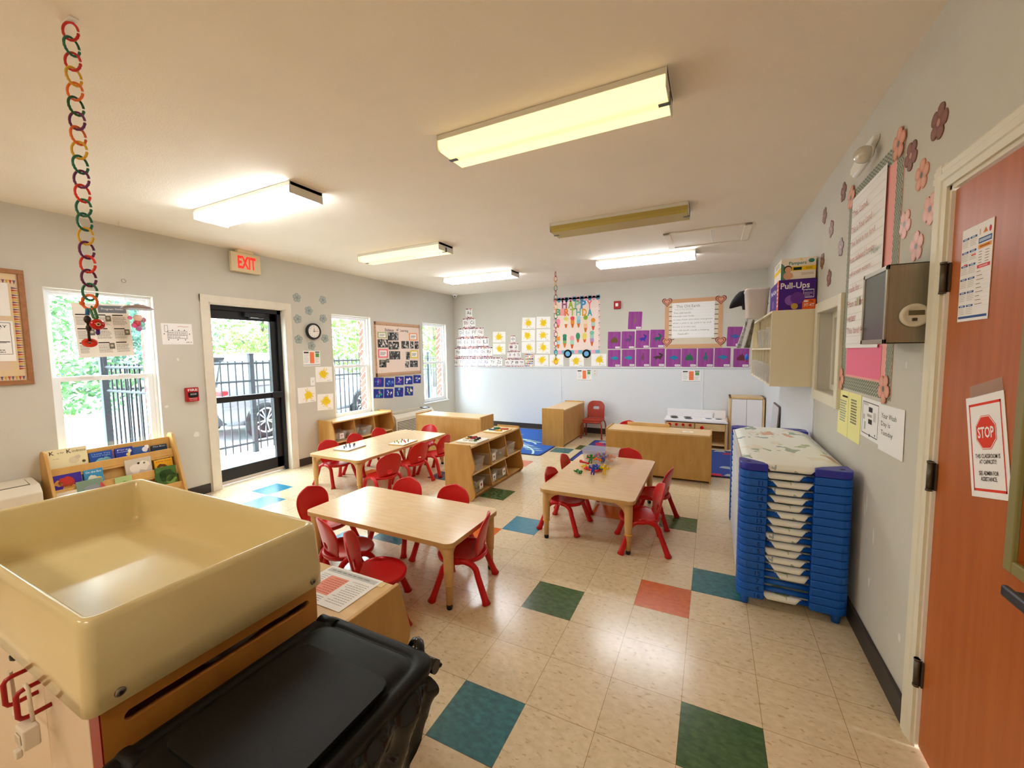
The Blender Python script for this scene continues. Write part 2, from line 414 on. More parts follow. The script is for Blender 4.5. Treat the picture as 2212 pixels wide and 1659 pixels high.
# ---- exit door
M_PAINTW = mat('chipped_white_paint', 'E2DACB', .5, c2='D9D0C0', scale=6)
y0, y1, _, z1 = DOORL
mb = MB(); cw = .085
mb.box(XL, XL + .025, y0 - cw, y0, 0, z1 + cw, M_PAINTW, .004); mb.box(XL, XL + .025, y1, y1 + cw, 0, z1 + cw, M_PAINTW, .004); mb.box(XL, XL + .0245, y0 - cw, y1 + cw, z1, z1 + cw, M_PAINTW, .004)
mb.box(XL - .13, XL + .02, y0, y0 + .012, 0, z1, M_PAINTW); mb.box(XL - .13, XL + .02, y1 - .012, y1, 0, z1, M_PAINTW); mb.box(XL - .13, XL + .02, y0, y1, z1 - .012, z1, M_PAINTW)
struct(mb.build('trim_7'))
mb = MB(); xd = XL - .115; a, b = y0 + .012, y1 - .012; zt = z1 - .012
mb.box(xd - .05, xd + .05, a, a + .03, 0, zt, M_BLACK); mb.box(xd - .05, xd + .05, b - .05, b, 0, zt, M_BLACK); mb.box(xd - .05, xd + .05, a, b, zt - .05, zt, M_BLACK)
a += .03; b -= .05; zt -= .05
xd -= 0
st = .055
mb.box(xd - .022, xd + .022, a, a + .03, .03, zt, M_BLACK, .003); mb.box(xd - .022, xd + .022, b - st - .03, b, .03, zt, M_BLACK, .003); mb.box(xd - .022, xd + .022, a, b, zt - .1, zt, M_BLACK, .003); mb.box(xd - .022, xd + .022, a, b, .03, .19, M_BLACK, .003)
D1 = struct(mb.build('door_1', org=(xd, (a + b) / 2, 0)))
mb = MB(); mb.box(xd - .004, xd + .002, a + .03, b - st - .03, .19, zt - .1, M_GLASS); mb.build('pane', D1)
mb = MB(); mb.box(xd + .022, xd + .07, a + .005, b - .01, .985, 1.055, M_BLACK, .008); mb.box(xd + .022, xd + .085, b - .14, b, .98, 1.06, M_BLACK, .008); mb.build('push_bar', D1)
mb = MB(); mb.box(xd + .022, xd + .075, b - .42, b - .17, zt - .06, zt - .005, M_BLACK, .006); mb.tube([(xd + .05, b - .3, zt - .06), (xd + .09, b - .22, zt - .065), (xd + .04, b - .08, zt - .03)], .009, M_BLACK); mb.box(xd + .04, xd + .076, b - .36, b - .19, zt - .075, zt - .062, mat('brushed_steel', 'B8B8B4', .35, 1.), .003); mb.build('door_closer', D1)
mb = MB(); mb.box(xd - .02, xd + .028, a, b, .012, .05, mat('aluminium_sweep', 'C9C2BE', .4, .6), .002); mb.build('door_sweep', D1)

# ---- interior window in the right wall
a0, a1, b0, b1 = W4; mb = MB(); o, u, v, n = FR(); cw = .075
for q in ((a0 - cw, a0, b0 - cw, b1 + cw), (a1, a1 + cw, b0 - cw, b1 + cw), (a0, a1, b1, b1 + cw), (a0, a1, b0 - cw, b0)):
    mb.prism([(q[0], q[2]), (q[1], q[2]), (q[1], q[3]), (q[0], q[3])], o, u, v, n, .022, M_CREAM, .004)
W4o = struct(mb.build('window_4', org=(XR, -(a0 + a1) / 2, b0)))
mb = MB(); fw = .045
for q in ((a0, a0 + fw, b0, b1), (a1 - fw, a1, b0, b1), (a0 + fw, a1 - fw, b1 - fw, b1), (a0 + fw, a1 - fw, b0, b0 + fw)):
    mb.prism([(q[0], q[2]), (q[1], q[2]), (q[1], q[3]), (q[0], q[3])], o - n * .13, u, v, n, .055, M_CREAM, .003)
mb.build('inner_frame', W4o)
mb = MB(); mb.box(XR + .099, XR + .103, -a1 + fw, -a0 - fw, b0 + fw, b1 - fw, pane_mat('dim_interior_glass', 'C8C4BC', .08)); mb.build('pane', W4o)
mb = MB()
for k in range(9):
    y = -a1 + .05 + k * .055; mb.box(XR + .125, XR + .128, y, y + .05, b0, b1, mat('mauve_blind', 'A08A80', .8), M=None)
mb.build('blind', W4o)

# ---- wooden door in the right wall
a0, a1, b0, b1 = DOORR; mb = MB(); cw = .085
prof = [(0, .0), (.0, .012), (.012, .02), (.03, .018), (.034, .022), (.055, .02), (.06, .016), (cw, .014), (cw, 0)]
def casing(p0, p1, inward):
    """moulded casing from p0 to p1 (wall coords); profile measured outward -> inward"""
    d = Vector((p1[0] - p0[0], p1[1] - p0[1])); L = d.length; d.normalize(); w = Vector(inward)
    mb.prism([(s_, t_) for s_, t_ in prof], o + u * p0[0] + v * p0[1], u * w.x + v * w.y, n, u * d.x + v * d.y, L, M_CREAM)
casing((a0 - cw, 0), (a0 - cw, b1 + cw), (1, 0)); casing((a1 + cw, 0), (a1 + cw, b1 + cw), (-1, 0)); casing((a0 - cw, b1 + cw), (a1 + cw, b1 + cw), (0, -1))
mb.prism([(a0, 0), (a0 + .014, 0), (a0 + .014, b1), (a0, b1)], o - n * .12, u, v, n, .125, M_CREAM); mb.prism([(a0, b1 - .014), (a1, b1 - .014), (a1, b1), (a0, b1)], o - n * .12, u, v, n, .125, M_CREAM)
mb.prism([(a0, 0), (a0 + .008, 0), (a0 + .008, b1 - .01), (a0, b1 - .01)], o - n * .1, u, v, n, .09, M_BLACK)
struct(mb.build('trim_8'))
M_DOOR = mat('reddish_wood_door', 'B8642A', .42, c2='AA581F', scale=4, stretch=(7, 7, .35), detail=10, spec=.4)
mb = MB(); e = .02
vis = (a0 + .468, a0 + .72, .958, 1.90)
holes_wall(mb, (o - n * .004, u, v, n), a0 + e, a1 - .004, .012, b1 - e, [vis], .042, M_DOOR); D2 = struct(mb.build('door_2', org=(XR, -(a0 + a1) / 2, 0)))
mb = MB(); M_KIT = mat('olive_metal_kit', '8A8050', .5)
k = .035
for q in ((vis[0] - k, vis[0], vis[2] - k, vis[3] + k), (vis[1], vis[1] + k, vis[2] - k, vis[3] + k), (vis[0], vis[1], vis[3], vis[3] + k), (vis[0], vis[1], vis[2] - k, vis[2])):
    mb.prism([(q[0], q[2]), (q[1], q[2]), (q[1], q[3]), (q[0], q[3])], o - n * .006, u, v, n, .014, M_KIT, .004)
V2 = mb.build('vision_frame', D2)
mb = MB(); mb.box(XR + .022, XR + .026, -vis[1], -vis[0], vis[2], vis[3], pane_mat('dark_door_glass', '6A6455', .08)); mb.build('pane', V2)
M_HINGE = mat('bronze_hinge', '5E564A', .4, .7)
for zz in (LWz for LWz in (1.77, 1.06, .30)):
    mb = MB(); c = a0 + .012
    mb.cyl(o + u * c + v * (zz - .055) + n * .012, o + u * c + v * (zz + .055) + n * .012, .0095, M_HINGE, 12)
    for q in (-.055, .048): mb.cyl(o + u * c + v * (zz + q) + n * .012, o + u * c + v * (zz + q + .007) + n * .012, .0108, M_HINGE, 12)
    mb.prism([(c, zz - .05), (c + .016, zz - .05), (c + .016, zz + .05), (c, zz + .05)], o - n * .002, u, v, n, .005, M_HINGE); mb.build('hinge', D2)
mb = MB(); mb.box(XR - .058, XR - .042, -a0 - .90, -a0 - .538, .892, .922, mat('dark_steel_lever', '54565C', .4, .8), .006)
for yy in (-a0 - .565, -a0 - .87): mb.cyl((XR - .05, yy, .907), (XR + .0, yy, .907), .011, mat('dark_steel_lever', '54565C'), 12)
mb.build('door_handle', D2)

# ---- spackle patches on the walls
M_SPK = flat('E2DFD8')
def patches(name, fr, W, spots):
    mb = MB(); r = random.Random(3)
    for px, py, sx, sy in spots:
        a, b = W(px, py); k = 9
        mb.poly([(a + sx * (.6 + .4 * r.random()) * math.cos(2 * PI * i / k), b + sy * (.6 + .4 * r.random()) * math.sin(2 * PI * i / k)) for i in range(k)], M_SPK, fr, .0006)
    mb.fix = False
    struct(mb.build(name))
patches('trim_9', FL(), LW, [(425, 938, .035, .04), (360, 878, .02, .018), (384, 776, .012, .02)])
patches('trim_10', FR(), RW, [(1958, 788, .008, .022), (1873, 1085, .012, .06), (1887, 1156, .012, .05), (1877, 1257, .014, .03), (1943, 1378, .014, .03), (1868, 1102, .01, .05)])
# ================================================================== ceiling fittings
SKY = 11.5
EXPO = 1.2
M_FIX = mat('white_fixture_enamel', 'DCD8CC', .5)
M_CLIP = mat('grey_lens_clip', '5A6468', .5)
def lens_mat(name, c, s1, s2, off=False):
    """prismatic diffuser over two tubes: brighter along each tube"""
    m = bpy.data.materials.new(name); m.use_nodes = True; nt = m.node_tree; b = nt.nodes['Principled BSDF']
    b.inputs['Base Color'].default_value = (*lin(c), 1); b.inputs['Roughness'].default_value = .4
    if off: return m
    tc = nt.nodes.new('ShaderNodeTexCoord'); sp = nt.nodes.new('ShaderNodeSeparateXYZ'); nt.links.new(tc.outputs['Object'], sp.inputs[0])
    ab = nt.nodes.new('ShaderNodeMath'); ab.operation = 'ABSOLUTE'; nt.links.new(sp.outputs['Y'], ab.inputs[0])
    mr = nt.nodes.new('ShaderNodeMapRange'); mr.interpolation_type = 'SMOOTHSTEP'; mr.inputs['From Min'].default_value = .0; mr.inputs['From Max'].default_value = .05; mr.inputs['To Min'].default_value = s1; mr.inputs['To Max'].default_value = s2
    nt.links.new(ab.outputs[0], mr.inputs['Value']); nt.links.new(mr.outputs[0], b.inputs['Emission Strength'])
    b.inputs['Emission Color'].default_value = (*lin(c), 1)
    return m
LENS = {'v': lens_mat('added_fill_lens', 'FFEED8', 8.0, 12.0), 'w': lens_mat('lit_white_lens', 'F4FAFF', 7.5, 12.0), 'y': lens_mat('lit_yellow_lens', 'FFE8A4', .45, .62), 'n': lens_mat('unlit_yellowed_lens', 'B5A050', 0, 0, True)}  # the warm lens serves only the added fill lights behind the viewer
def ceiling_light(x, y, kind, label, clips):
    t = thing('ceiling_light', label, 'ceiling light', (x, y, H), 0, 'fluorescent ceiling lights')
    L, W, D = 1.235, .27, .085
    mb = MB(); mb.box(-L / 2, L / 2, -W / 2, W / 2, -.03, 0, M_FIX, .004)
    for s in (-1, 1): mb.box(s * L / 2 - s * .006, s * L / 2, -W / 2 - .004, W / 2 + .004, -D, 0, M_FIX, .002)
    mb.build('housing', t, world=False)
    mb = MB(); ml = LENS[kind]; w2 = W / 2 - .002
    pr = [(-w2, -.03), (-w2, -D + .022), (-w2 + .022, -D), (w2 - .022, -D), (w2, -D + .022), (w2, -.03)]
    mb.prism(pr, (-L / 2 + .008, 0, 0), (0, 1, 0), (0, 0, 1), (1, 0, 0), L - .016, ml); mb.build('diffuser', t, world=False)
    if clips:
        for s in (-1, 1):
            mb = MB(); mb.box(s * (L / 2 - .05), s * (L / 2 + .003), -.012, .012, -D - .004, -D + .001, M_CLIP, .001); mb.box(s * (L / 2 + .001), s * (L / 2 + .004), -.012, .012, -D, -.04, M_CLIP); mb.build('lens_clip', t, world=False)
    return t
ceiling_light(-.735, -.60, 'y', 'large yellow-lit fluorescent ceiling light nearest the viewer', True)
ceiling_light(-3.25, -.60, 'w', 'white-lit fluorescent ceiling light in front of the exit sign', False)
ceiling_light(-.735, 1.20, 'n', 'unlit yellowed fluorescent ceiling light beside the attic hatch', True)
ceiling_light(-3.28, 1.20, 'y', 'yellow-lit fluorescent ceiling light over the long left table', True)
ceiling_light(-3.26, 2.98, 'w', 'white-lit fluorescent ceiling light near the security camera corner', False)
ceiling_light(-.745, 2.98, 'w', 'white-lit fluorescent ceiling light beyond the attic hatch', False)
ceiling_light(-.735, -4.18, 'v', 'added unseen warm fill light behind the viewer by the door wall', False)  # added out of view, continuing the row, to light the foreground
ceiling_light(-3.25, -4.18, 'v', 'added unseen warm fill light behind the viewer by the window wall', False)  # second added fixture, unseen, brightening the foreground from the window side
# ================================================================== tables and chairs
M_TOP = mat('maple_laminate', 'E4C79E', .2, c2='DDBC90', scale=7, stretch=(1, 5, 1), detail=6, coat=.1)
M_TOPE = mat('maple_edge_band', 'C79F66', .4)
M_TLEG = mat('tan_table_leg', 'D2A86C', .45)
M_WOOD = mat('birch_plywood', 'C79A55', .42, c2='B98A48', scale=5, stretch=(3, 3, .6), detail=8)
M_WOODT = mat('birch_top', 'DDBB86', .3, c2='D2AC72', scale=5, stretch=(1, 4, 1), detail=8)
M_WOODE = mat('plywood_edge', 'A87A42', .5)
M_RED = mat('red_moulded_plastic', 'C20A0E', .3, spec=.5)
M_GLIDE = mat('black_glide', '181818', .4)
def rrect(x0, x1, y0, y1, r, n=6):
    P = []
    for cx, cy, a in ((x1 - r, y1 - r, 0), (x0 + r, y1 - r, 90), (x0 + r, y0 + r, 180), (x1 - r, y0 + r, 270)):
        for i in range(n + 1): t = math.radians(a + 90 * i / n); P.append((cx + r * math.cos(t), cy + r * math.sin(t)))
    return P
def table(x0, x1, y0, y1, label, rz=0., ring='tan', bracket=True):
    z = .425; cx, cy = (x0 + x1) / 2, (y0 + y1) / 2; w, d = x1 - x0, y1 - y0
    t = thing('activity_table', label, 'table', (cx, cy, 0), rz, 'low classroom tables')
    mb = MB(); P = rrect(-w / 2, w / 2, -d / 2, d / 2, .05)
    mb.prism(P, (0, 0, z - .004), (1, 0, 0), (0, 1, 0), (0, 0, 1), .004, M_TOP); 
    fs = mb.prism(P, (0, 0, z - .03), (1, 0, 0), (0, 1, 0), (0, 0, 1), .026, M_TOPE)
    mb.build('tabletop', t, world=False)
    for sx in (-1, 1):
        for sy in (-1, 1):
            lx, ly = sx * (w / 2 - .05), sy * (d / 2 - .05)
            mb = MB(); mb.lathe([(.0, z - .03), (.031, z - .03), (.031, z - .10), (.029, .19), (.026, .165), (.0265, .15), (.022, .145), (.019, .03), (.0, .03)], M_TLEG, 20, o=(lx, ly, 0))
            if bracket:
                pts = [(.0, .0), (.13, .0), (.12, -.012), (.075, -.022), (.045, -.045), (.03, -.085), (.0, -.09)]
                mb.prism(pts, (lx - .0, ly - .012, z - .03), (-sx, 0, 0), (0, 0, 1), (0, 1, 0), .024, M_TLEG, .003)
                mb.prism(pts, (lx - .012, ly, z - .03), (0, -sy, 0), (0, 0, 1), (1, 0, 0), .024, M_TLEG, .003)
            lg = mb.build('leg', t, world=False)
            mb = MB(); mb.lathe([(0, 0), (.017, 0), (.019, .008), (.019, .022), (.016, .031), (0, .031)], M_GLIDE, 14, o=(lx, ly, 0)); mb.build('foot_glide', lg, world=False)
            mb = MB(); mb.lathe([(.0255, .148), (.029, .148), (.029, .157), (.0255, .157)], mat('yellow_height_ring', 'D9A93C', .4) if ring != 'tan' else M_TLEG, 18, o=(lx, ly, 0)); mb.build('height_ring', lg, world=False)
    return t
table(-3.965, -3.19, .29, 1.86, 'long low maple table nearest the exit door, holding two pegboards', ring='y')
table(-2.495, -1.245, -.858, -.256, 'low maple table with empty top just beyond the cream sensory tub')
table(-1.16, -.40, .262, 1.505, 'low maple table holding the clear bin and colourful linking toys', ring='y')

def make_chair():
    t = thing('toddler_chair', 'x', 'chair', (0, 0, 0), 0, 'red toddler chairs')
    # backrest: egg-shaped curved shell with a hole low down
    mb = MB(); m = M_RED; nv, ns = 12, 10; g = {}
    def hw(v): 
        if v < .55: return .098 + (.152 - .098) * math.sin(v / .55 * PI / 2)
        return .152 * math.sqrt(max(0., 1 - ((v - .55) / .45) ** 2.3))
    for i in range(nv + 1):
        v = i / nv; h = max(hw(v), .03)
        for j in range(ns + 1):
            s = -1 + 2 * j / ns
            z = .238 + .268 * v; y = -.118 - .052 * v ** 1.2 + .030 * s * s * (.5 + .5 * math.sin(v * PI)) + (.02 * (1 - v / .12) if v < .12 else 0)
            g[i, j] = mb.V((s * h, y, z - (.012 * s * s if i == nv else 0)))
    for i in range(nv):
        for j in range(ns):
            if i in (2, 3) and j in (4, 5): continue
            mb.F([g[i, j], g[i, j + 1], g[i + 1, j + 1], g[i + 1, j]], m, True)
    mb.build('backrest', t, world=False, mods=[solid(.014), subsurf(2)])
    # seat: round dished pan with rolled rim
    mb = MB(); n = 28; rings = []
    def S(r, z):
        return [mb.V((r * .163 * math.cos(2 * PI * k / n) * (1.0 if math.sin(2 * PI * k / n) > 0 else .94), .012 + r * .158 * math.sin(2 * PI * k / n), z - (.010 * max(0, math.sin(2 * PI * k / n)) * r))) for k in range(n)]
    c = mb.V((0, .01, .243))
    rings = [S(.35, .2435), (S(.7, .247)), S(.92, .256), S(1.0, .258), S(1.03, .250), S(1.0, .232), S(.9, .226), S(.5, .222)]
    for k in range(n): mb.F([c, rings[0][k], rings[0][(k + 1) % n]], m, True)
    for A, B in zip(rings, rings[1:]):
        for k in range(n): mb.F([A[k], B[k], B[(k + 1) % n], A[(k + 1) % n]], m, True)
    mb.F(rings[-1], m, True); mb.build('seat', t, world=False)
    for sx in (-1, 1):
        for sy in (-1, 1):
            mb = MB(); P = []; Rr = []
            for k in range(13):
                a = k / 12
                if a < .55: q = a / .55; p = Vector((sx * (.178 - .028 * q), sy * (.172 - .062 * q), .175 * q)); r = .0215 - .003 * q + (.006 if k == 0 else 0)
                else:
                    b = (a - .55) / .45 * PI / 2; p = Vector((sx * (.150 - .006 * math.sin(b)), sy * (.110 * math.cos(b) ** .9 if b < PI / 2 - .01 else -.004 * 1), .175 + .075 * math.sin(b))); r = .0185
                P.append(p); Rr.append(r)
            mb.tube(P, Rr, m, 12, flatk=1.0)
            mb.build('leg', t, world=False)
    return t
CH = make_chair(); ch_used = [0]
def chair(x, y, fx, fy, label):
    """x, y: middle of the rear feet; (fx, fy) the way it faces"""
    L = math.hypot(fx, fy); fx, fy = fx / L, fy / L; rz = math.atan2(-fx, fy)
    loc = (x + fx * .165, y + fy * .165, 0)
    if not ch_used[0]: ch_used[0] = 1; o = CH; o.location = loc; o.rotation_euler = (0, 0, rz); o['label'] = label; return o
    return dup(CH, loc, rz, label)
chair(-4.10, .64, 1, -.05, 'red toddler chair at the long table, nearest the exit door')
chair(-4.12, 1.06, 1, .08, 'red toddler chair in the middle of the long table\'s window side')
chair(-4.12, 1.49, 1, .05, 'red toddler chair in front of the window shelf bins, last on the window side')
chair(-3.58, 2.02, -.05, -1, 'red toddler chair at the far end of the long table, before the plain cabinet back')
chair(-2.88, .44, -1, .25, 'red toddler chair turned askew, nearest of three on the long table\'s inner side')
chair(-2.925, .98, -1, .12, 'red toddler chair, second of three on the long table\'s inner side')
chair(-2.915, 1.47, -1, -.05, 'red toddler chair, farthest of three on the long table\'s inner side')
chair(-2.74, -.64, 1, .1, 'red toddler chair at the left end of the empty table, seen over the tub rim')
chair(-2.16, -.12, .05, -1, 'red toddler chair behind the empty table, only its back top showing, left of two')
chair(-1.70, -.12, 0, -1, 'red toddler chair behind the empty table beside the divider shelf end')
chair(-2.12, -1.03, .35, 1, 'red toddler chair with its back hole toward the viewer, beside the tub corner')
chair(-1.79, -1.12, .78, .66, 'red toddler chair turned sideways between the art shelf and the empty table')
chair(-1.18, -.515, -1, -.36, 'red toddler chair at the right end of the empty table')
chair(-1.215, .62, 1, -.04, 'red toddler chair at the toy table, nearer of two on its left side')
chair(-1.255, 1.11, 1, .05, 'red toddler chair at the toy table, farther of two on its left side')
chair(-.69, 1.64, -.03, -1, 'red toddler chair at the toy table\'s far end behind the clear bin')
chair(-.205, 1.02, -1, .15, 'red toddler chair at the toy table, farther of two on its right side')
chair(-.225, .545, -1, -.28, 'red toddler chair at the toy table, nearer of two on its right side')
chair(-1.0, 3.40, 0, -1, 'red toddler chair hidden behind the long cabinet back, only its top showing')

# dark red stacking chair by the back wall
M_DRED = mat('dark_red_plastic', 'A23320', .4)
t = thing('stacking_chair', 'dark rusty-red school chair with a square hole in its back by the white wall', 'chair', (-1.79, 4.36, 0), PI)
mb = MB(); P = [(-.14, 0), (.14, 0), (.155, .12), (.15, .22), (.11, .29), (.05, .305), (-.05, .305), (-.11, .29), (-.15, .22), (-.155, .12)]
u, v = Vector((1, 0, 0)), Vector((0, -.22, .975))
hole = [(-.05, .14), (.05, .14), (.05, .2), (-.05, .2)]
for k in range(10):
    pass
g = {}; NX, NZ = 12, 12
for i in range(NX + 1):
    for j in range(NZ + 1):
        s = -1 + 2 * i / NX; q = j / NZ; h = .158 * (1 if q < .62 else math.sqrt(max(.0, 1 - ((q - .62) / .42) ** 2.6))) * (.92 + .08 * min(1, q * 2)); z = .335 + .30 * q
        g[i, j] = mb.V((s * h, -.15 - .055 * q + .018 * s * s, z))
for i in range(NX):
    for j in range(NZ):
        if i in (4, 5, 6, 7) and j in (6, 7): continue
        mb.F([g[i, j], g[i + 1, j], g[i + 1, j + 1], g[i, j + 1]], M_DRED, True)
mb.build('backrest', t, world=False, mods=[solid(.009), subsurf(1)])
mb = MB(); mb.prism(rrect(-.17, .17, -.16, .16, .05), (0, 0, .30), (1, 0, 0), (0, 1, 0), (0, 0, 1), .03, M_DRED, .008); mb.prism([(.15, .31), (.175, .29), (.17, .27), (.14, .30)], (-.15, 0, 0), (0, 1, 0), (0, 0, 1), (1, 0, 0), .3, M_DRED, .004); mb.build('seat', t, world=False)
for sx in (-1, 1):
    for sy in (-1, 1):
        mb = MB(); mb.tube([(sx * .185, sy * .165, .0), (sx * .178, sy * .15, .22), (sx * .165, sy * .13, .28), (sx * .12, sy * .11, .297)], .0125, M_DRED, 10); mb.lathe([(0, 0), (.019, 0), (.017, .03), (0, .03)], M_DRED, 10, o=(sx * .185, sy * .165, 0)); mb.build('leg', t, world=False)
mb = MB(); mb.tube([(-.14, -.10, .297), (-.145, -.145, .33), (-.14, -.165, .45)], .012, M_DRED, 8); mb.tube([(.14, -.10, .297), (.145, -.145, .33), (.14, -.165, .45)], .012, M_DRED, 8); mb.build('back_frame', t, world=False)

# ================================================================== shelf cabinets
def cabinet(name, label, cat, org, rz, L, D, Hh, notched, backed=True, bays=3, lip=.018, mid=True, grp='low birch shelf cabinets'):
    """local frame: length along x, open side toward -y (front), back at +y; origin at floor centre"""
    t = thing(name, label, cat, org, rz, grp)
    e = .019
    if notched:
        d = D / 2; P = [(d, .0), (d, Hh + lip), (-d + .055, Hh + lip), (-d + .05, Hh - .03), (-d + .0, Hh * .66), (-d + .005, Hh * .58), (-d + .045, Hh * .48), (-d + .04, Hh * .43), (-d + .0, Hh * .14), (-d + .01, Hh * .07), (-d + .045, 0)]
        df = -d + .05
    else:
        d = D / 2; P = [(d, 0), (d, Hh + lip), (-d, Hh + lip), (-d, 0)]; df = -d + .005
    for s in (-1, 1):
        mb = MB(); mb.prism(P, (s * L / 2 - (e if s > 0 else 0), 0, 0), (0, 1, 0), (0, 0, 1), (1, 0, 0), e, M_WOOD, .003); mb.build('side_panel', t, world=False)
    a = L / 2 - e
    mb = MB(); mb.box(-a, a, df, D / 2 - .001, Hh - .02, Hh, M_WOODT, .002); mb.build('top', t, world=False)
    mb = MB(); mb.box(-a, a, D / 2 - .012, D / 2 - .002, .03, Hh - .02, M_WOOD); mb.build('back_panel', t, world=False)
    zs = [.05] + ([Hh * .5] if mid else [])
    for z in zs:
        mb = MB(); mb.box(-a, a, df - .01, D / 2 - .012, z - .018, z, M_WOODT if z > .1 else M_WOOD, .002); mb.build('shelf', t, world=False)
    mb = MB(); mb.box(-a, a, df + .01, df + .028, 0.0, .034, M_WOODE); mb.build('kick_board', t, world=False)
    for k in range(1, bays):
        x = -a + 2 * a * k / bays
        for z0, z1 in ([(.05, Hh * .5 - .018), (Hh * .5, Hh - .02)] if mid else [(.05, Hh - .02)]):
            mb = MB(); mb.prism([(D / 2 - .012, z0), (D / 2 - .012, z1), (df + .012, z1), (df - .03 if notched else df + .005, z0)], (x - .006, 0, 0), (0, 1, 0), (0, 0, 1), (1, 0, 0), .012, M_WOOD); mb.build('divider', t, world=False)
    return t
cabinet('storage_shelf', 'low birch shelf with labelled bins under the middle window', 'shelf', (-4.785, 1.80, 0), PI / 2, 1.2, .34, .585, True)
cabinet('storage_shelf', 'low birch divider shelf holding bins between the tables, toys on top', 'shelf', (-2.245, 1.345, 0), PI / 2, 1.2, .37, .57, True)
cabinet('storage_shelf', 'birch cabinet with its pale back turned this way, beside the air conditioner', 'cabinet', (-3.465, 2.45, 0), PI, 1.18, .38, .588, False)
cabinet('storage_shelf', 'birch cabinet seen end-on between the leafy rug and the dark red chair', 'cabinet', (-2.205, 3.98, 0), -PI / 2, 1.18, .37, .60, False)
c4 = cabinet('storage_shelf', 'long birch cabinet with its back turned this way beyond the toy table', 'cabinet', (-.495, 2.52, 0), PI, 1.20, .40, .56, False, lip=.012)
c4.rotation_euler = (0, 0, 0)
mb = MB(); mb.prism([(-.40, .56), (.12, .56), (.12, .592), (.108, .602), (-.40, .602)], (0, .17, 0), (1, 0, 0), (0, 0, 1), (0, 1, 0), .02, M_WOODT, .003); mb.build('raised_back_edge', c4, world=False)
mb = MB(); mb.box(.28, .40, -.06, .0, .5602, .561, flat('F2EEE8')); mb.box(.31, .36, -.035, -.025, .561, .5614, flat('6A5040')); mb.build('name_label', c4, world=False)
for k in range(9): mb = MB(); mb.cyl((-.42 + .4 * (k % 3), -.199, .12 + .14 * (k // 3)), (-.42 + .4 * (k % 3), -.202, .12 + .14 * (k // 3)), .006, M_WOODE, 8); mb.build('screw_plug', c4, world=False)
c4.rotation_euler = (0, 0, 0)
# the open side must face away: swap front and back by turning the panels
for ch in c4.children:
    if ch.name.split('.')[0] in ('back_panel', 'shelf', 'kick_board', 'divider', 'side_panel', 'top'):
        ch.rotation_euler = (0, 0, PI)
cabinet('storage_shelf', 'birch shelf under the art flyer, wedged behind the sensory table', 'shelf', (-1.63, -1.625, 0), PI, 1.2, .335, .582, True)

# ---- clear bins
M_CLEAR = cloudy_mat('cloudy_clear_plastic', 'F2F4F2', .24)
M_LID = flat('E8E8E6')
M_CARD = flat('F4F2EE')
def bin_(x, y, z, rz, label, fill, fillc, card=None, w=.19, d=.27, h=.13, grp='clear plastic bins on the shelves', name='storage_bin'):
    t = thing(name, label, 'bin', (x, y, z), rz, grp)
    mb = MB()
    def ring(k, zz, ins=0.): return [mb.V((a, b, zz)) for a, b in rrect(-w / 2 * k + ins, w / 2 * k - ins, -d / 2 * k + ins, d / 2 * k - ins, .02, 3)]
    R = [ring(.86, .0), ring(1, h - .006), ring(1.04, h - .006), ring(1.04, h), ring(.99, h), ring(.845, .004)]
    mb.F(R[0][::-1], M_CLEAR); mb.F(R[-1], M_CLEAR)
    for A, B in zip(R, R[1:]):
        for k in range(len(A)): mb.F([A[k], A[(k + 1) % len(A)], B[(k + 1) % len(A)], B[k]], M_CLEAR, True)
    mb.build('tub', t, world=False)
    if fill:
        mb = MB(); r = random.Random(sum(map(ord, label)))
        for k in range(fill):
            s = .014 + .012 * r.random(); mb.ball((( r.random() - .5) * w * .62, (r.random() - .5) * d * .62, .006 + s + r.random() * h * .35), s, flat(r.choice(fillc)), 1, 1, 1, 8)
        o = mb.build('contents', t, world=False); o['kind'] = 'stuff'
    if card:
        mb = MB(); k = .95
        mb.box(-.035, .035, -d / 2 * k - .012, -d / 2 * k - .010, h * .28, h * .88, M_CARD); mb.disc(0, h * .6, .016, flat(card), (Vector((0, -d / 2 * k - .0125, 0)), Vector((1, 0, 0)), Vector((0, 0, 1)), Vector((0, -1, 0)))); mb.fix = False
        mb.rect(-.02, h * .36, .02, h * .4, flat('777777'), (Vector((0, -d / 2 * k - .0125, 0)), Vector((1, 0, 0)), Vector((0, 0, 1)), Vector((0, -1, 0)))); mb.build('picture_card', t, world=False)
    return t
PAST = ['A6B48A', 'C9B58A', 'B8A6A0']; MIX = ['D9822B', '3A6FB0', 'C33A2E', '5C9A4A', 'E5C84A']
zt = .585 * .5 + .001
bin_(-4.80, 1.36, zt, PI / 2, 'clear bin with a drawn picture card on the window shelf, nearest the door', 8, PAST, 'C98A9A')
bin_(-4.80, 1.60, zt, PI / 2, 'clear bin without a card, middle of three on the window shelf', 8, PAST)
bin_(-4.80, 1.86, zt, PI / 2, 'clear bin with bluish contents, last of three on the window shelf', 6, ['9DB2C4', 'B9C4CC'])
zd = .57 * .5 + .001; x = -2.235
bin_(x, .93, zd, PI / 2, 'large clear bin of green toys on the divider shelf\'s upper tier', 12, ['4F7A4A', '6B8C66', '3E5E50'])
bin_(x, 1.22, zd, PI / 2, 'clear bin with a brown picture card on the divider shelf\'s upper tier', 8, ['8A8F5A', 'B0A878'], 'A0553A')
bin_(x, 1.45, zd, PI / 2, 'empty-looking clear bin on the divider shelf\'s upper tier, beside the brown-card bin', 3, ['C8C0B0'])
bin_(x, 1.70, zd, PI / 2, 'clear bin with a few orange pieces, farthest on the divider shelf\'s upper tier', 6, ['D9702B', 'E0A070', 'C9B58A'])
zl = .051
bin_(x, .93, zl, PI / 2, 'clear bin of bright toys with a red picture card on the divider shelf\'s lower tier', 18, MIX, 'A03030')
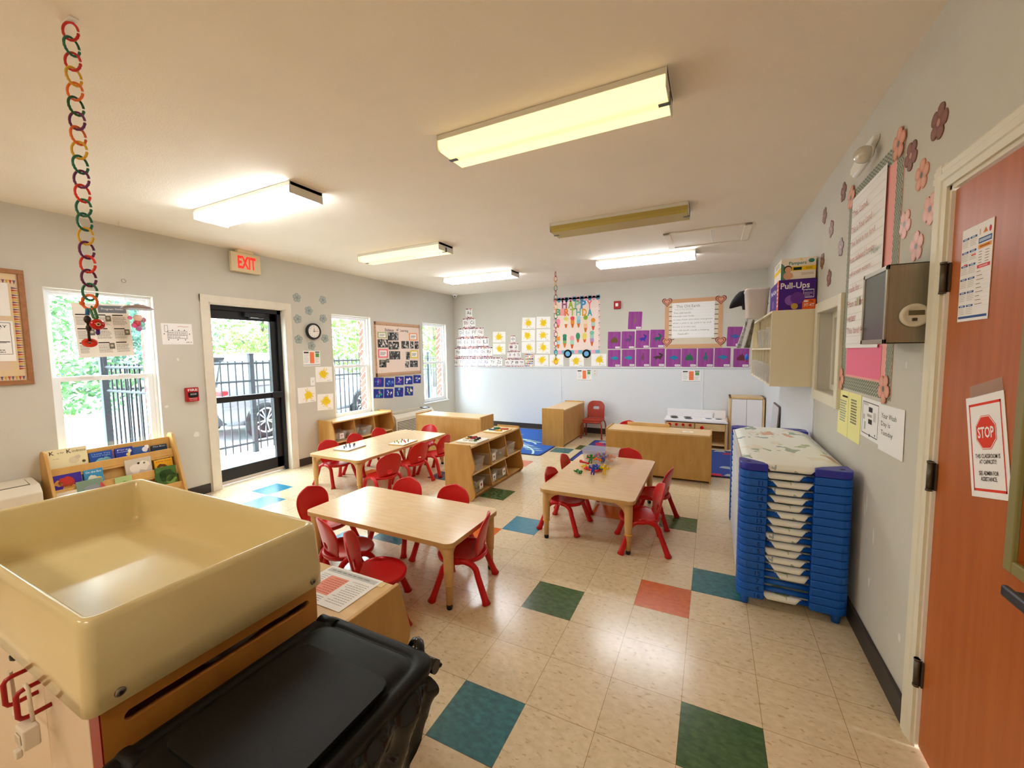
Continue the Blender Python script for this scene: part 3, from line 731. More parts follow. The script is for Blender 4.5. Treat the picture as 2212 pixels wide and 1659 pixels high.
bin_(x, 1.22, zl, PI / 2, 'clear bin with a dark picture card, second on the divider shelf\'s lower tier', 6, PAST, '55504A')
bin_(x, 1.46, zl, PI / 2, 'clear bin with a blue-grey picture card, last on the divider shelf\'s lower tier', 6, PAST, '4A5068')

# ---- trays and toys on the divider top
zt = .571
t = thing('toy_tray', 'white tray of dark and red blocks on the divider shelf\'s near end', 'tray', (-2.25, 1.02, zt))
mb = MB(); mb.box(-.135, .135, -.13, .13, 0, .014, flat('F0EBE2'), .004); mb.build('board', t, world=False)
r = random.Random(5)
for k, (a, b, w, d, c) in enumerate([(-.07, .06, .05, .02, '2A2430'), (-.02, .08, .06, .022, '8C2030'), (.05, .05, .045, .02, '30243A'), (-.06, -.01, .055, .02, 'B8902C'), (.0, .01, .06, .02, 'A02838'), (.06, -.01, .05, .02, '3A2A34'), (-.05, -.07, .05, .02, 'E8E4DA'), (.03, -.07, .06, .025, 'E6E2DC'), (.08, -.07, .03, .02, '58803A')]):
    mb = MB(); mb.box(-w / 2, w / 2, -d / 2, d / 2, 0, .018, flat(c), .003); o = mb.build('toy_block'); o.location = (-2.25 + a, 1.02 + b, zt + .0145); o.rotation_euler = (0, 0, r.random() * 1.2)
    tag(o, '%s toy block on the white divider tray' % {0: 'darkest long', 1: 'wide crimson', 2: 'purplish-black', 3: 'mustard yellow', 4: 'bright red', 5: 'brown-black', 6: 'small white', 7: 'large white', 8: 'little green'}[k], 'block', 'blocks on the white tray')
t = thing('toy_tray', 'wooden tray of sewing-food shapes on the divider shelf\'s far end', 'tray', (-2.26, 1.62, zt))
mb = MB(); mb.box(-.13, .13, -.14, .14, 0, .012, flat('E6C68A'), .003); mb.box(-.118, .118, -.128, .128, .012, .0125, flat('EFE2CC')); mb.build('board', t, world=False)
def tray_toy(name, lab, cat, prof, c, a, b, n=14):
    mb = MB(); mb.prism(prof, (0, 0, 0), (1, 0, 0), (0, 1, 0), (0, 0, 1), .016, flat(c), .003); o = mb.build(name); o.location = (-2.26 + a, 1.62 + b, zt + .0135); tag(o, lab, cat)
ci = lambda rx, ry, n=16: [(rx * math.cos(2 * PI * i / n), ry * math.sin(2 * PI * i / n)) for i in range(n)]
tray_toy('toy_disc', 'round dark green toy on the wooden tray', 'toy', ci(.042, .042), '35633C', -.04, .06)
tray_toy('toy_fruit', 'curved orange-red toy on the wooden tray', 'toy', [(-.05, -.01), (-.01, -.015), (.03, .0), (.05, .025), (.045, .035), (.02, .018), (-.02, .005), (-.05, .004)], 'C8502C', .07, .04)
tray_toy('toy_stick', 'slate blue stick toy on the wooden tray', 'toy', [(-.05, -.008), (.05, -.012), (.055, .0), (.05, .012), (-.05, .008)], '4A6478', -.05, -.04)
tray_toy('toy_fruit', 'yellow chunky toy on the wooden tray', 'toy', [(-.045, -.015), (-.02, -.02), (.0, -.012), (.03, -.02), (.045, 0), (.03, .018), (.0, .01), (-.03, .016)], 'D9A83A', .05, -.06)

# ---- pegboards on the long table
def pegboard(px, py, rz, label, boardc, edge, pegs):
    p = at(px, py, 2, .425); t = thing('pegboard', label, 'pegboard', (p.x, p.y, .4255), rz)
    mb = MB(); mb.box(-.11, .11, -.15, .15, 0, .013, flat(edge), .002); mb.box(-.106, .106, -.146, .146, .013, .0135, flat(boardc)); mb.build('board', t, world=False)
    for a, b, c, h in pegs:
        mb = MB(); mb.cyl((a, b, .013), (a, b, .013 + h), .006, flat(c), 8); mb.ball((a, b, .013 + h), .0085, flat(c), n=8); mb.build('peg', t, world=False)
pegboard(756, 968, .1, 'white pegboard with dark pegs, nearer on the long table', 'F2F2F4', 'B8A890', [(.0, -.09, '444450', .025), (.03, -.03, '39405A', .03), (-.03, -.03, '39405A', .03), (.03, .03, '555060', .03), (-.03, .03, '39405A', .03), (.0, .08, '554A58', .025), (.07, .0, 'C8C8D0', .01), (-.07, .05, 'C8C8D0', .01)])
pegboard(871, 957, .1, 'cream pegboard with gold and red pegs, farther on the long table', 'F0EBDC', 'B99A58', [(-.06, -.09, 'B09A3A', .02), (.0, -.09, 'A08A30', .02), (.06, -.04, 'C06030', .02), (.0, -.04, 'B09A3A', .02), (-.06, -.04, '8A9A50', .02), (.0, .02, 'A03030', .02), (.06, .02, 'A85030', .02), (-.05, .05, '9A3A30', .02), (.02, .08, 'B09A3A', .02)])

# ---- clear tub and linking toys on the toy table
p = at(1297, 998, 2, .425)
bin_(p.x, p.y + .02, .4255, .0, 'clear plastic tub half full of linking people on the toy table', 0, MIX, None, .34, .22, .13, 'toy table clutter', 'toy_tub')
tub_c = (p.x, p.y + .02)
M_TOY = {c: mat('glossy_toy_' + c, c, .25) for c in ('1F3FB0', '1E7A2C', 'D8221C', 'F07020', 'E8C020')}
TN = {'1F3FB0': 'blue', '1E7A2C': 'green', 'D8221C': 'red', 'F07020': 'orange', 'E8C020': 'yellow'}
def linker(x, y, z, rx, ry, rz, c, label, grp, sc=1.0):
    mb = MB(); m = M_TOY[c]; k = .011 * sc
    mb.box(-1.0 * k, 1.0 * k, -1.2 * k, 1.4 * k, -.5 * k, .5 * k, m, .3 * k, 1)
    for s in (-1, 1):
        mb.box(s * .3 * k, s * 1.15 * k, -3.2 * k, -1.0 * k, -.5 * k, .5 * k, m, .3 * k, 1)
        mb.box(s * .9 * k, s * 2.6 * k, .3 * k, 1.4 * k, -.5 * k, .5 * k, m, .3 * k, 1); mb.box(s * 1.9 * k, s * 2.7 * k, .3 * k, 2.4 * k, -.5 * k, .5 * k, m, .3 * k, 1)
    mb.ball((0, 2.3 * k, 0), 1.05 * k, m, n=10)
    o = mb.build('linking_person'); o.location = (x, y, z); o.rotation_euler = (rx, ry, rz); tag(o, label, 'toy', grp)
r = random.Random(11)
cs = ['D8221C', 'F07020', '1F3FB0', '1E7A2C', 'D8221C', 'F07020', '1E7A2C', '1F3FB0', 'F07020', 'D8221C', '1F3FB0', 'F07020']
cnt = {}
for k, c in enumerate(cs):
    linker(tub_c[0] - .10 + .04 * (k % 6), tub_c[1] - .04 + .08 * (k // 6), .4255 + .032 + .025 * r.random(), r.random() * .8, r.random() * .8, r.random() * 6, c, '%s linking person heaped inside the clear tub' % TN[c], 'linking people inside the tub', 1.25)
pile = [(1250, 1018, .0, 0, .6, '1E7A2C', 'green linking person lying flat at the left of the toy pile'), (1262, 1003, .02, .3, 2.0, 'D8221C', 'red linking person at the back left of the toy pile'), (1273, 1012, .0, .1, 1.2, 'D8221C', 'red linking person in the front middle of the toy pile'),
        (1288, 1016, .0, .0, 2.4, 'D8221C', 'red linking person flat behind the standing blue one'), (1276, 1002, .045, 1.2, .2, '1E7A2C', 'green linking person held up in the middle of the toy pile'), (1290, 1001, .04, .2, 1.6, 'F07020', 'orange linking person bridging the toy pile\'s top'),
        (1303, 1000, .05, 1.3, .1, '1F3FB0', 'blue linking person held highest at the toy pile\'s right'), (1281, 1023, .033, 1.45, .1, '1F3FB0', 'blue linking person standing in front of the toy pile'), (1306, 1023, .033, 1.5, .05, 'E8C020', 'yellow linking person standing at the right of the toy pile'),
        (1300, 1014, .01, .4, 2.9, '1E7A2C', 'green linking person leaning beside the yellow one'), (1293, 1011, .01, .2, .9, '1F3FB0', 'blue linking person lying low inside the toy pile'), (1264, 1008, .0, .1, .3, 'E8C020', 'yellow linking person half buried in the pile\'s left')]
for px, py, dz, rx, rz, c, lab in pile:
    p = at(px, py, 2, .44); linker(p.x, p.y, .4255 + .012 + dz * 1.15, rx, .1, rz, c, lab, 'linking people piled on the toy table', 1.35)
# ================================================================== play kitchen and fridge
M_WPL = mat('white_laminate', 'ECE8EA', .4)
t = thing('play_kitchen', 'white-topped wooden play kitchen with black burners and red knobs against the back wall', 'play kitchen', (-.135, 4.40, 0), 0)
mb = MB()
for a in (-.44, .42): mb.box(a, a + .02, -.2, .2, 0, .40, M_WOOD, .002)
mb.box(-.44, .44, .185, .197, .02, .40, M_WOOD); mb.box(-.44, .44, -.19, .19, .05, .068, M_WOODT); mb.box(-.01, .01, -.19, .19, .05, .40, M_WOOD); mb.build('cabinet_body', t, world=False)
mb = MB(); mb.box(-.455, .46, -.215, .2, .40, .432, M_WPL, .008); mb.box(-.44, .44, .17, .2, .43, .55, M_WPL, .01); mb.box(.44, .462, -.205, .2, .0, .46, M_WOODE, .003); mb.build('counter', t, world=False)
for a, b in ((-.33, .09), (-.31, -.05), (-.12, .07), (-.10, -.07)):
    mb = MB(); mb.lathe([(0, .4325), (.058, .4325), (.058, .437), (.05, .439), (0, .439)], M_GLIDE, 20, o=(a, b, 0)); mb.build('burner', t, world=False)
mb = MB(); mb.prism(rrect(.10, .40, -.10, .12, .03), (0, 0, .4321), (1, 0, 0), (0, 1, 0), (0, 0, 1), .006, flat('F4F2F4'), .002)
for c_ in (.19, .335): mb.lathe([(.0, .4385), (.05, .4385), (.05, .4392), (0, .4392)], flat('5A6478'), 16, o=(c_, .0, 0))
mb.build('sink', t, world=False)
mb = MB(); mb.tube([(.26, .12, .435), (.26, .12, .50), (.265, .09, .515), (.27, .03, .50), (.27, .02, .485)], .008, mat('chrome', 'D0D0D2', .15, 1.), 8); mb.build('faucet', t, world=False)
mb = MB(); mb.box(-.42, -.01, -.205, -.19, .30, .385, M_WOODT, .002); mb.box(.01, .42, -.205, -.19, .28, .385, M_WOODT, .002); mb.build('control_panel', t, world=False)
for k in range(4): mb = MB(); mb.cyl((-.37 + .1 * k, -.205, .355), (-.37 + .1 * k, -.235, .355), .02, M_RED, 12); mb.build('knob', t, world=False)
mb = MB(); mb.cyl((.10, -.205, .325), (.10, -.24, .325), .026, M_RED, 12); mb.build('knob', t, world=False)
mb = MB(); mb.box(-.42, -.012, -.203, -.19, .075, .29, M_WOOD, .003); mb.build('oven_door', t, world=False)
t = thing('play_fridge', 'white-doored wooden play refrigerator in the back right corner', 'play refrigerator', (.568, 4.45, 0), 0)
mb = MB(); e = .028
mb.box(-.232, -.232 + e, -.2, .2, 0, .815, M_WOODT, .006); mb.box(.232 - e, .232, -.2, .2, 0, .815, M_WOODT, .006); mb.box(-.232, .232, -.2, .2, .785, .815, M_WOODT, .006); mb.box(-.232, .232, -.19, .2, 0, .06, M_WOODT); mb.box(-.22, .22, .18, .195, 0, .8, M_WOOD); mb.build('cabinet_body', t, world=False)
for s in (-1, 1):
    mb = MB(); mb.box(min(0, s * .202) + .002 * (s > 0) , max(0, s * .202) - .002 * (s < 0), -.196, -.178, .065, .782, M_WPL, .006); mb.build('door', t, world=False)
# mirror leaning on the right wall
t = thing('play_mirror', 'narrow framed mirror leaning on the white wall behind the cots', 'mirror', (XR - .03, 3.6, 0), 0)
o_, n_ = Vector((XR - .10, 3.3, 0.0)), Vector((-.99, 0, .1))
mb = MB(); p1 = at(1670, 868, 0, XR - .03); 
t.location = (XR - .06, p1.y - .25, 0)
mb.prism(rrect(0, .5, 0, p1.z, .04), (.0, -.25, 0), (0, 1, 0), (.055, 0, 1), (-1, 0, .055), .014, flat('6A6058')); mb.build('frame', t, world=False)
mb = MB(); mb.prism(rrect(.015, .485, .015, p1.z - .015, .03), (-.0145, -.25, 0), (0, 1, 0), (.055, 0, 1), (-1, 0, .055), .001, mat('mirror_glass', 'D8D6DA', .08, .85)); mb.build('glass', t, world=False)
# ================================================================== rugs
def rug(name, x0, x1, y0, y1, label, base, edge, marks):
    mb = MB(); mb.prism(rrect(x0, x1, y0, y1, .05, 3), (0, 0, .0005), (1, 0, 0), (0, 1, 0), (0, 0, 1), .009, mat('rug_edge_' + edge, edge, .95), .002)
    fr = (Vector((0, 0, .0096)), Vector((1, 0, 0)), Vector((0, 1, 0)), Vector((0, 0, 1))); mb.prism(rrect(x0 + .03, x1 - .03, y0 + .03, y1 - .03, .04, 3), (0, 0, .0094), (1, 0, 0), (0, 1, 0), (0, 0, 1), .0004, mat('rug_pile_' + base, base, .98, var=.12, scale=60, bump=.4, bscale=400))
    marks(mb, fr); mb.fix = False; tag(mb.build(name, org=((x0 + x1) / 2, (y0 + y1) / 2, 0)), label, 'rug')
def leaf(mb, fr, a, b, l, w, ang, c, h=.0004):
    P = [(l * (i / 6 - .5), w * math.sin(PI * i / 6)) for i in range(7)] + [(l * (.5 - i / 6), -w * math.sin(PI * i / 6)) for i in range(1, 6)]
    cs, sn = math.cos(ang), math.sin(ang); mb.poly([(a + x * cs - y * sn, b + x * sn + y * cs) for x, y in P], flat(c), fr, h)
def leafy(mb, fr):
    r = random.Random(4)
    for x0, y0, L, ang in ((-2.30, 2.78, 1.5, 1.75), (-2.75, 2.9, 1.3, 1.4), (-2.5, 3.4, 1.1, 2.1), (-3.1, 3.2, 1.2, 1.7), (-3.4, 2.95, 1.3, 1.3)):
        P = []
        for k in range(14):
            t_ = k / 13; a = ang + .6 * math.sin(t_ * 2.2); P.append((x0 + math.cos(a) * L * t_, y0 + math.sin(a) * L * t_))
        for (ax, ay), (bx, by) in zip(P, P[1:]):
            dx, dy = bx - ax, by - ay; l = math.hypot(dx, dy); nx, ny = -dy / l * .017, dx / l * .017
            mb.poly([(ax - nx, ay - ny), (bx - nx, by - ny), (bx + nx, by + ny), (ax + nx, ay + ny)], flat('C4E4EC'), fr, .0004)
        for k in range(2, 13):
            for s in (-1, 1): leaf(mb, fr, P[k][0] + s * .085, P[k][1] + .02, .15, .02, .2 * s, r.choice(['C4E4EC', '8FB394', 'A9C9B0', 'C4E4EC']), .0006)
rug('leafy_rug', -3.70, -2.16, 2.74, 4.62, 'blue rug with pale leafy branches in the back left corner', '2F5FB4', '1C2E66', leafy)
def splash(mb, fr):
    r = random.Random(8)
    for k in range(26):
        a, b = -1.6 + 2.0 * r.random(), 2.72 + 1.35 * r.random(); c = r.choice(['B02040', '9AA0A8', '24408C', 'B02040']); n = 7
        mb.poly([(a + (.05 + .07 * r.random()) * math.cos(2 * PI * i / n), b + (.05 + .05 * r.random()) * math.sin(2 * PI * i / n)) for i in range(n)], flat(c), fr, .0003 + .00003 * k)
    for a, b, c in ((.16, 2.72, 'B8203C'), (-1.5, 3.72, 'A82848'), (.33, 2.76, '98A0A0'), (.22, 4.03, '98A0A0'), (.33, 3.9, 'A82848')): mb.poly([(a - .09, b - .05), (a + .08, b - .04), (a + .05, b + .06), (a - .05, b + .05)], flat(c), fr, .0013)
rug('play_rug', -1.70, .48, 2.66, 4.10, 'navy rug with red and grey shapes under the play kitchen area', '283C84', '1A2450', splash)
# ================================================================== cot stack
M_BLUE = mat('blue_cot_plastic', '0A58BC', .42, var=.05, scale=20)
M_NAVY = mat('navy_top_cot', '2B30A4', .35)  # separate darker blue tone, set on the top cot alone
def fabric(name, seed):
    m = bpy.data.materials.new(name); m.use_nodes = True; nt = m.node_tree; b = nt.nodes['Principled BSDF']; b.inputs['Roughness'].default_value = .9
    tc = nt.nodes.new('ShaderNodeTexCoord'); mp = nt.nodes.new('ShaderNodeMapping'); mp.inputs['Location'].default_value = (seed, seed * 2.3, 0); mp.inputs['Scale'].default_value = (1.5, 1, 1); nt.links.new(tc.outputs['Object'], mp.inputs[0])
    nz = nt.nodes.new('ShaderNodeTexNoise'); nz.inputs['Scale'].default_value = 7; nt.links.new(mp.outputs[0], nz.inputs['Vector'])
    mxv = nt.nodes.new('ShaderNodeMix'); mxv.data_type = 'VECTOR'; mxv.inputs[0].default_value = .3; nt.links.new(mp.outputs[0], mxv.inputs[4]); nt.links.new(nz.outputs['Color'], mxv.inputs[5])
    vo = nt.nodes.new('ShaderNodeTexVoronoi'); vo.inputs['Scale'].default_value = 6.5; nt.links.new(mxv.outputs[1], vo.inputs['Vector'])
    lt = nt.nodes.new('ShaderNodeMath'); lt.operation = 'LESS_THAN'; lt.inputs[1].default_value = .34; nt.links.new(vo.outputs['Distance'], lt.inputs[0])
    sp = nt.nodes.new('ShaderNodeSeparateColor'); nt.links.new(vo.outputs['Color'], sp.inputs[0])
    rp = nt.nodes.new('ShaderNodeValToRGB'); rp.color_ramp.interpolation = 'CONSTANT'; nt.links.new(sp.outputs[0], rp.inputs[0])
    e = rp.color_ramp.elements; e[0].position = 0; e[0].color = (*lin('A9BAB0'), 1); e[1].position = .25; e[1].color = (*lin('AAB8BE'), 1)
    for q, c in ((.45, 'D9B49C'), (.6, 'B8C4A4'), (.75, 'ECE8DC')): x = e.new(q); x.color = (*lin(c), 1)
    mx = nt.nodes.new('ShaderNodeMix'); mx.data_type = 'RGBA'; mx.inputs[6].default_value = (*lin('F0F3EE'), 1); nt.links.new(lt.outputs[0], mx.inputs[0]); nt.links.new(rp.outputs[0], mx.inputs[7]); nt.links.new(mx.outputs[2], b.inputs['Base Color'])
    bp = nt.nodes.new('ShaderNodeBump'); bp.inputs['Strength'].default_value = .25; bp.inputs['Distance'].default_value = .01; n3 = nt.nodes.new('ShaderNodeTexNoise'); n3.inputs['Scale'].default_value = 9; mp3 = nt.nodes.new('ShaderNodeMapping'); mp3.inputs['Scale'].default_value = (1, 3, 1); nt.links.new(tc.outputs['Object'], mp3.inputs[0]); nt.links.new(mp3.outputs[0], n3.inputs[0]); nt.links.new(n3.outputs[0], bp.inputs['Height']); nt.links.new(bp.outputs[0], b.inputs['Normal'])
    return m
M_FAB = [fabric('printed_cot_sheet', s) for s in (0, 3.1, 5.7)]
NUMS = ['16', '4', '7', '15', '1', '3', '5', '6', '2', '10', '13', '12', '9', '14', '17', '11', '', '']
X0, X1, Y0, Y1, PITCH = .25, .785, -.035, 1.30, .0452
M_INK = flat('10204A')
def cot(i, z, num, top, label):
    t = thing('sleeping_cot', label, 'cot', ((X0 + X1) / 2, (Y0 + Y1) / 2, z), 0, 'stacked blue cots')
    m = M_NAVY if top else M_BLUE; h = PITCH - .0026; W, Dp = (X1 - X0) / 2, (Y1 - Y0) / 2
    for s in (-1, 1):
        mb = MB()
        for q, xi in ((-1, .125), (1, -.175)):
            xa, xb = q * W, (-W + .14 if q < 0 else W - .175)
            r_ = .045; P = []
            x_, y_ = q * (W - r_), s * (Dp - r_)
            arc = [(x_ + q * r_ * math.sin(a * PI / 12), y_ + s * r_ * math.cos(a * PI / 12)) for a in range(7)]
            P = [(xb, s * Dp)] + arc + [(q * W, s * (Dp - .14)), (q * (W - .03), s * (Dp - .14)), (xb, s * (Dp - .05))]
            mb.prism(P, (0, 0, 0), (1, 0, 0), (0, 1, 0), (0, 0, 1), h, m, .006)
            if top: mb.lathe([(0, h + .0008), (.014, h + .0008)], M_INK, 12, o=(q * (W - .045), s * (Dp - .05), 0), sy=.7)
            if i == 0: mb.lathe([(0, -.058), (.021, -.058), (.024, -.02), (.026, .0), (0, .0)], m, 16, o=(q * (W - .045), s * (Dp - .05), 0))
        mb.tube([(-W + .13, s * (Dp - .035), h * .42), (W - .17, s * (Dp - .035), h * .42)], .015, m, 12)
        if num and s < 0: mb.text(num, -W + .105, h * .5, .026, M_INK, (Vector((0, -Dp - .0008, 0)), Vector((1, 0, 0)), Vector((0, 0, 1)), Vector((0, -1, 0))))
        mb.build('end_frame', t, world=False)
    mb = MB()
    for q in (-1, 1): mb.tube([(q * (W - .018), -Dp + .1, h * .45), (q * (W - .018), Dp - .1, h * .45)], .011, flat('C8C8CC'), 8)
    mb.build('side_rail', t, world=False)
    # sheet: grid narrowing at both ends and folding over the end bars
    mb = MB(); r = random.Random(i * 7 + 1); sk = (r.random() - .5) * .06 if not top else 0; wn = (.075 + .025 * r.random()) if not top else .13
    rows = []; nu = 10
    ys = [(-Dp + .010, .002), (-Dp + .013, .018), (-Dp + .022, .032)] + [(-Dp + .04 + (2 * Dp - .08) * k / 12, 0) for k in range(13)] + [(Dp - .022, .032), (Dp - .013, .018), (Dp - .010, .002)]
    for k, (y, zz) in enumerate(ys):
        d = Dp - abs(y); e = max(0., min(1., (d - .03) / .11)); hw_ = wn + (W - .012 - wn) * e; c = sk * (1 - e) * (1 if y < 0 else -1) - .02 * (1 - e)
        hw_ = hw_ * (.72 if k in (0, len(ys) - 1) else .86 if k in (1, len(ys) - 2) else 1)
        row = []
        for j in range(nu + 1):
            s = -1 + 2 * j / nu
            if 3 <= k <= len(ys) - 4: z_ = h * .93 - .010 * (1 - s * s) * min(1, d / .2) + (.006 if top else -.002)
            else: z_ = .006 + zz
            row.append(mb.V((c + s * hw_, y, z_ - (.022 if (3 <= k <= len(ys) - 4 and abs(s) == 1) else 0))))
        rows.append(row)
    for A, B in zip(rows, rows[1:]):
        for j in range(nu): mb.F([A[j], A[j + 1], B[j + 1], B[j]], M_FAB[i % 3], True)
    if i not in (1, 2): mb.build('sheet', t, world=False, mods=[solid(.003)])
    else: mb.bm.free()
    return t
n = 18
for i in range(n):
    top = i == n - 1; z = .058 + i * PITCH
    lab = 'navy-cornered cot with the dinosaur-print sheet on top of the stack' if top else ('unnumbered blue cot just under the top of the stack' if i == n - 2 else 'blue cot marked %s in the stack by the right wall' % NUMS[i])
    cot(i, z, NUMS[i], top, lab)
# ================================================================== sensory table
M_TUB = mat('cream_moulded_tub', 'D8C898', .16, var=.04, scale=1.5, coat=.3)
M_CABW = mat('amber_birch_cabinet', 'B9803A', .4, c2='A96F2E', scale=4, stretch=(1, 3, .5), detail=8)
SX0, SX1, SY0, SY1 = -2.365, -1.13, -2.392, -1.796; ZT, ZB = .952, .728
t = thing('sensory_table', 'cream sensory tub on an amber wood cabinet with red wire handles, in front', 'sensory table', ((SX0 + SX1) / 2, (SY0 + SY1) / 2, 0), 0)
mb = MB()
def ring(ins, z, r): return [mb.V((a, b, z)) for a, b in rrect(SX0 + ins, SX1 - ins, SY0 + ins, SY1 - ins, r, 5)]
R = [ring(.004, ZB, .02), ring(-.006, ZB + .004, .025), ring(-.008, ZB + .06, .026), ring(.0, ZT - .02, .03), ring(.003, ZT - .006, .03), ring(.010, ZT, .028), ring(.018, ZT - .002, .026), ring(.024, ZT - .010, .024), ring(.030, ZT - .10, .024), ring(.034, ZT - .165, .024), ring(.042, ZT - .187, .03), ring(.062, ZT - .197, .04), ring(.25, ZT - .199, .04)]
for A, B in zip(R, R[1:]):
    for k in range(len(A)): mb.F([A[k], A[(k + 1) % len(A)], B[(k + 1) % len(A)], B[k]], M_TUB, True)
mb.F(R[-1], M_TUB, True); mb.F(R[0][::-1], M_TUB); mb.build('tub', t)
M_BOLT = mat('steel_bolt', '8A8478', .35, .9)
for (px, py) in ((259, 1494), (676, 1256)):
    p = at(px, py, 0, SX1 + .006); mb = MB(); w_ = (p.x + .002, p.y, p.z); mb.lathe([(0, .004), (.005, .0035), (.0095, .002), (.011, 0), (0, 0)], M_BOLT, 14, o=w_, u=(0, 1, 0), v=(0, 0, 1), w=(1, 0, 0)); mb.lathe([(0, .0045), (.004, .0045)], M_GLIDE, 6, o=w_, u=(0, 1, 0), v=(0, 0, 1), w=(1, 0, 0)); mb.build('bolt', t)
# cabinet below: end panel with the long grip slot
pa, pb = at(268, 1548, 0, SX1 - .012), at(668, 1302, 0, SX1 - .012)
zc = (pa.z + pb.z) / 2 - .002; ya, yb = pa.y + .0, pb.y
mb = MB(); yL, yR, zB_, zT_ = SY0 + .022, SY1 - .012, .06, ZB
rr = .014; sl = [(ya + rr + rr * math.cos(a), zc + rr * math.sin(a)) for a in [PI / 2 + PI * k / 8 for k in range(9)]] + [(yb - rr + rr * math.cos(a), zc + rr * math.sin(a)) for a in [-PI / 2 + PI * k / 8 for k in range(9)]]
ou = [(yL, zT_), (yL, zB_), (yR, zB_), (yR, zT_)]
for xx, flip in ((SX1 - .012, False), (SX1 - .034, True)):
    S_ = [mb.V((xx, a, b)) for a, b in sl]; O_ = [mb.V((xx, a, b)) for a, b in ou]
    tl, bl, br, tr = O_
    mb.F([tl, bl] + S_[8:3:-1] + S_[4:0:-1][0:0], M_CABW) if False else None
    # left cap, bottom, right cap, top
    mb.F([tl] + S_[0:9] + [bl], M_CABW); mb.F([bl, S_[8], S_[9], br], M_CABW); mb.F([br] + S_[9:18] + [tr], M_CABW); mb.F([tr, S_[17], S_[0], tl], M_CABW)
    if flip: S2 = S_
    else: S1 = S_
for k in range(18): mb.F([S1[k], S1[(k + 1) % 18], S2[(k + 1) % 18], S2[k]], M_CABW, True)
for (a, b) in ((yL, yL), (yR, yR)): mb.quad([(SX1 - .012, a, zB_), (SX1 - .012, a, zT_), (SX1 - .034, a, zT_), (SX1 - .034, a, zB_)], M_CABW)
mb.build('end_panel', t)
M_REDE = mat('red_edge_band', '8C0E18', .4)
mb = MB(); mb.box(SX1 - .068, SX1 - .0125, yL - .003, yL - .0002, .06, ZB - .004, M_REDE); mb.build('edge_band', t)
mb = MB(); mb.box(SX0 + .012, SX0 + .034, yL, yR, .06, ZB, M_CABW); mb.box(SX0 + .034, SX1 - .034, yR - .02, yR, .06, ZB, M_CABW); mb.box(SX0 + .034, SX1 - .034, yL + .02, yR - .02, .06, .08, M_CABW); mb.box(SX0 + .034, SX1 - .034, yL + .02, yR - .02, .60, .612, M_CABW); mb.build('cabinet_body', t)
M_PINKW = mat('off_white_door_laminate', 'D9C6AE', .45, var=.02)
xm = -1.47
for a, b in ((SX0 + .04, xm - .002), (xm + .002, SX1 - .070)):
    mb = MB(); mb.box(a, b, yL - .004, yL + .016, .075, ZB - .004, M_PINKW, .003); d_ = mb.build('door', t)
for k, xx in enumerate((xm - .045, xm + .045)):
    mb = MB(); M_RW = mat('red_wire_pull', 'A00E14', .3); zz = .676
    mb.tube([(xx, yL - .004, zz + .037), (xx, yL - .045, zz + .037), (xx, yL - .055, zz + .034), (xx, yL - .06, zz + .026), (xx, yL - .06, zz - .026), (xx, yL - .055, zz - .034), (xx, yL - .045, zz - .037), (xx, yL - .004, zz - .037)], .0055, M_RW, 10); mb.build('wire_handle', t)
mb = MB(); mb.lathe([(0, .0), (.011, .0), (.012, .01), (.007, .016), (0, .016)], M_GLIDE, 14, o=(xm - .175, yL - .004, .70), u=(1, 0, 0), v=(0, 0, 1), w=(0, -1, 0)); mb.build('rubber_bumper', t)
for a in (SX0 + .06, SX1 - .08):
    for b in (SY0 + .08, SY1 - .08): mb = MB(); mb.cyl((a, b, 0), (a, b, .06), .03, M_GLIDE, 14); mb.build('caster', t)
M_LK = flat('DCD2C4')
lk = thing('cabinet_lock', 'white plastic child lock threaded through the red wire handles', 'lock', (xm, yL - .045, .642))
mb = MB(); 
for s in (-1, 1): mb.tube([(s * .062, 0.004, -.01), (s * .062, .002, .075), (s * .05, .0, .085)], .004, M_LK, 8)
mb.tube([(-.062, .004, -.01), (-.05, -.002, -.03), (.05, -.002, -.03), (.062, .004, -.01)], .004, M_LK, 8); mb.build('shackle', lk, world=False)
mb = MB(); mb.box(.035, .085, -.02, .01, -.065, -.012, M_LK, .004); mb.box(.045, .075, -.024, -.02, -.05, -.025, flat('C9BBA8'), .002); mb.box(.05, .07, -.03, -.018, -.082, -.062, M_LK, .003); mb.build('lock_body', lk, world=False)
tw = thing('cloth', 'crumpled grey and white cloth inside the sensory cabinet\'s slot', 'cloth', (SX1 - .12, -1.98, .613))
mb = MB(); r = random.Random(2); g = {}
for i in range(9):
    for j in range(7): g[i, j] = mb.V((-.07 + .14 * j / 6, -.17 + .34 * i / 8, .02 + .045 * r.random()))
for i in range(8):
    for j in range(6): mb.F([g[i, j], g[i + 1, j], g[i + 1, j + 1], g[i, j + 1]], mat('grey_striped_cloth', 'B8ACA4', .9, c2='8E8580', scale=30), True)
mb.build('folds', tw, world=False, mods=[subsurf(1)])
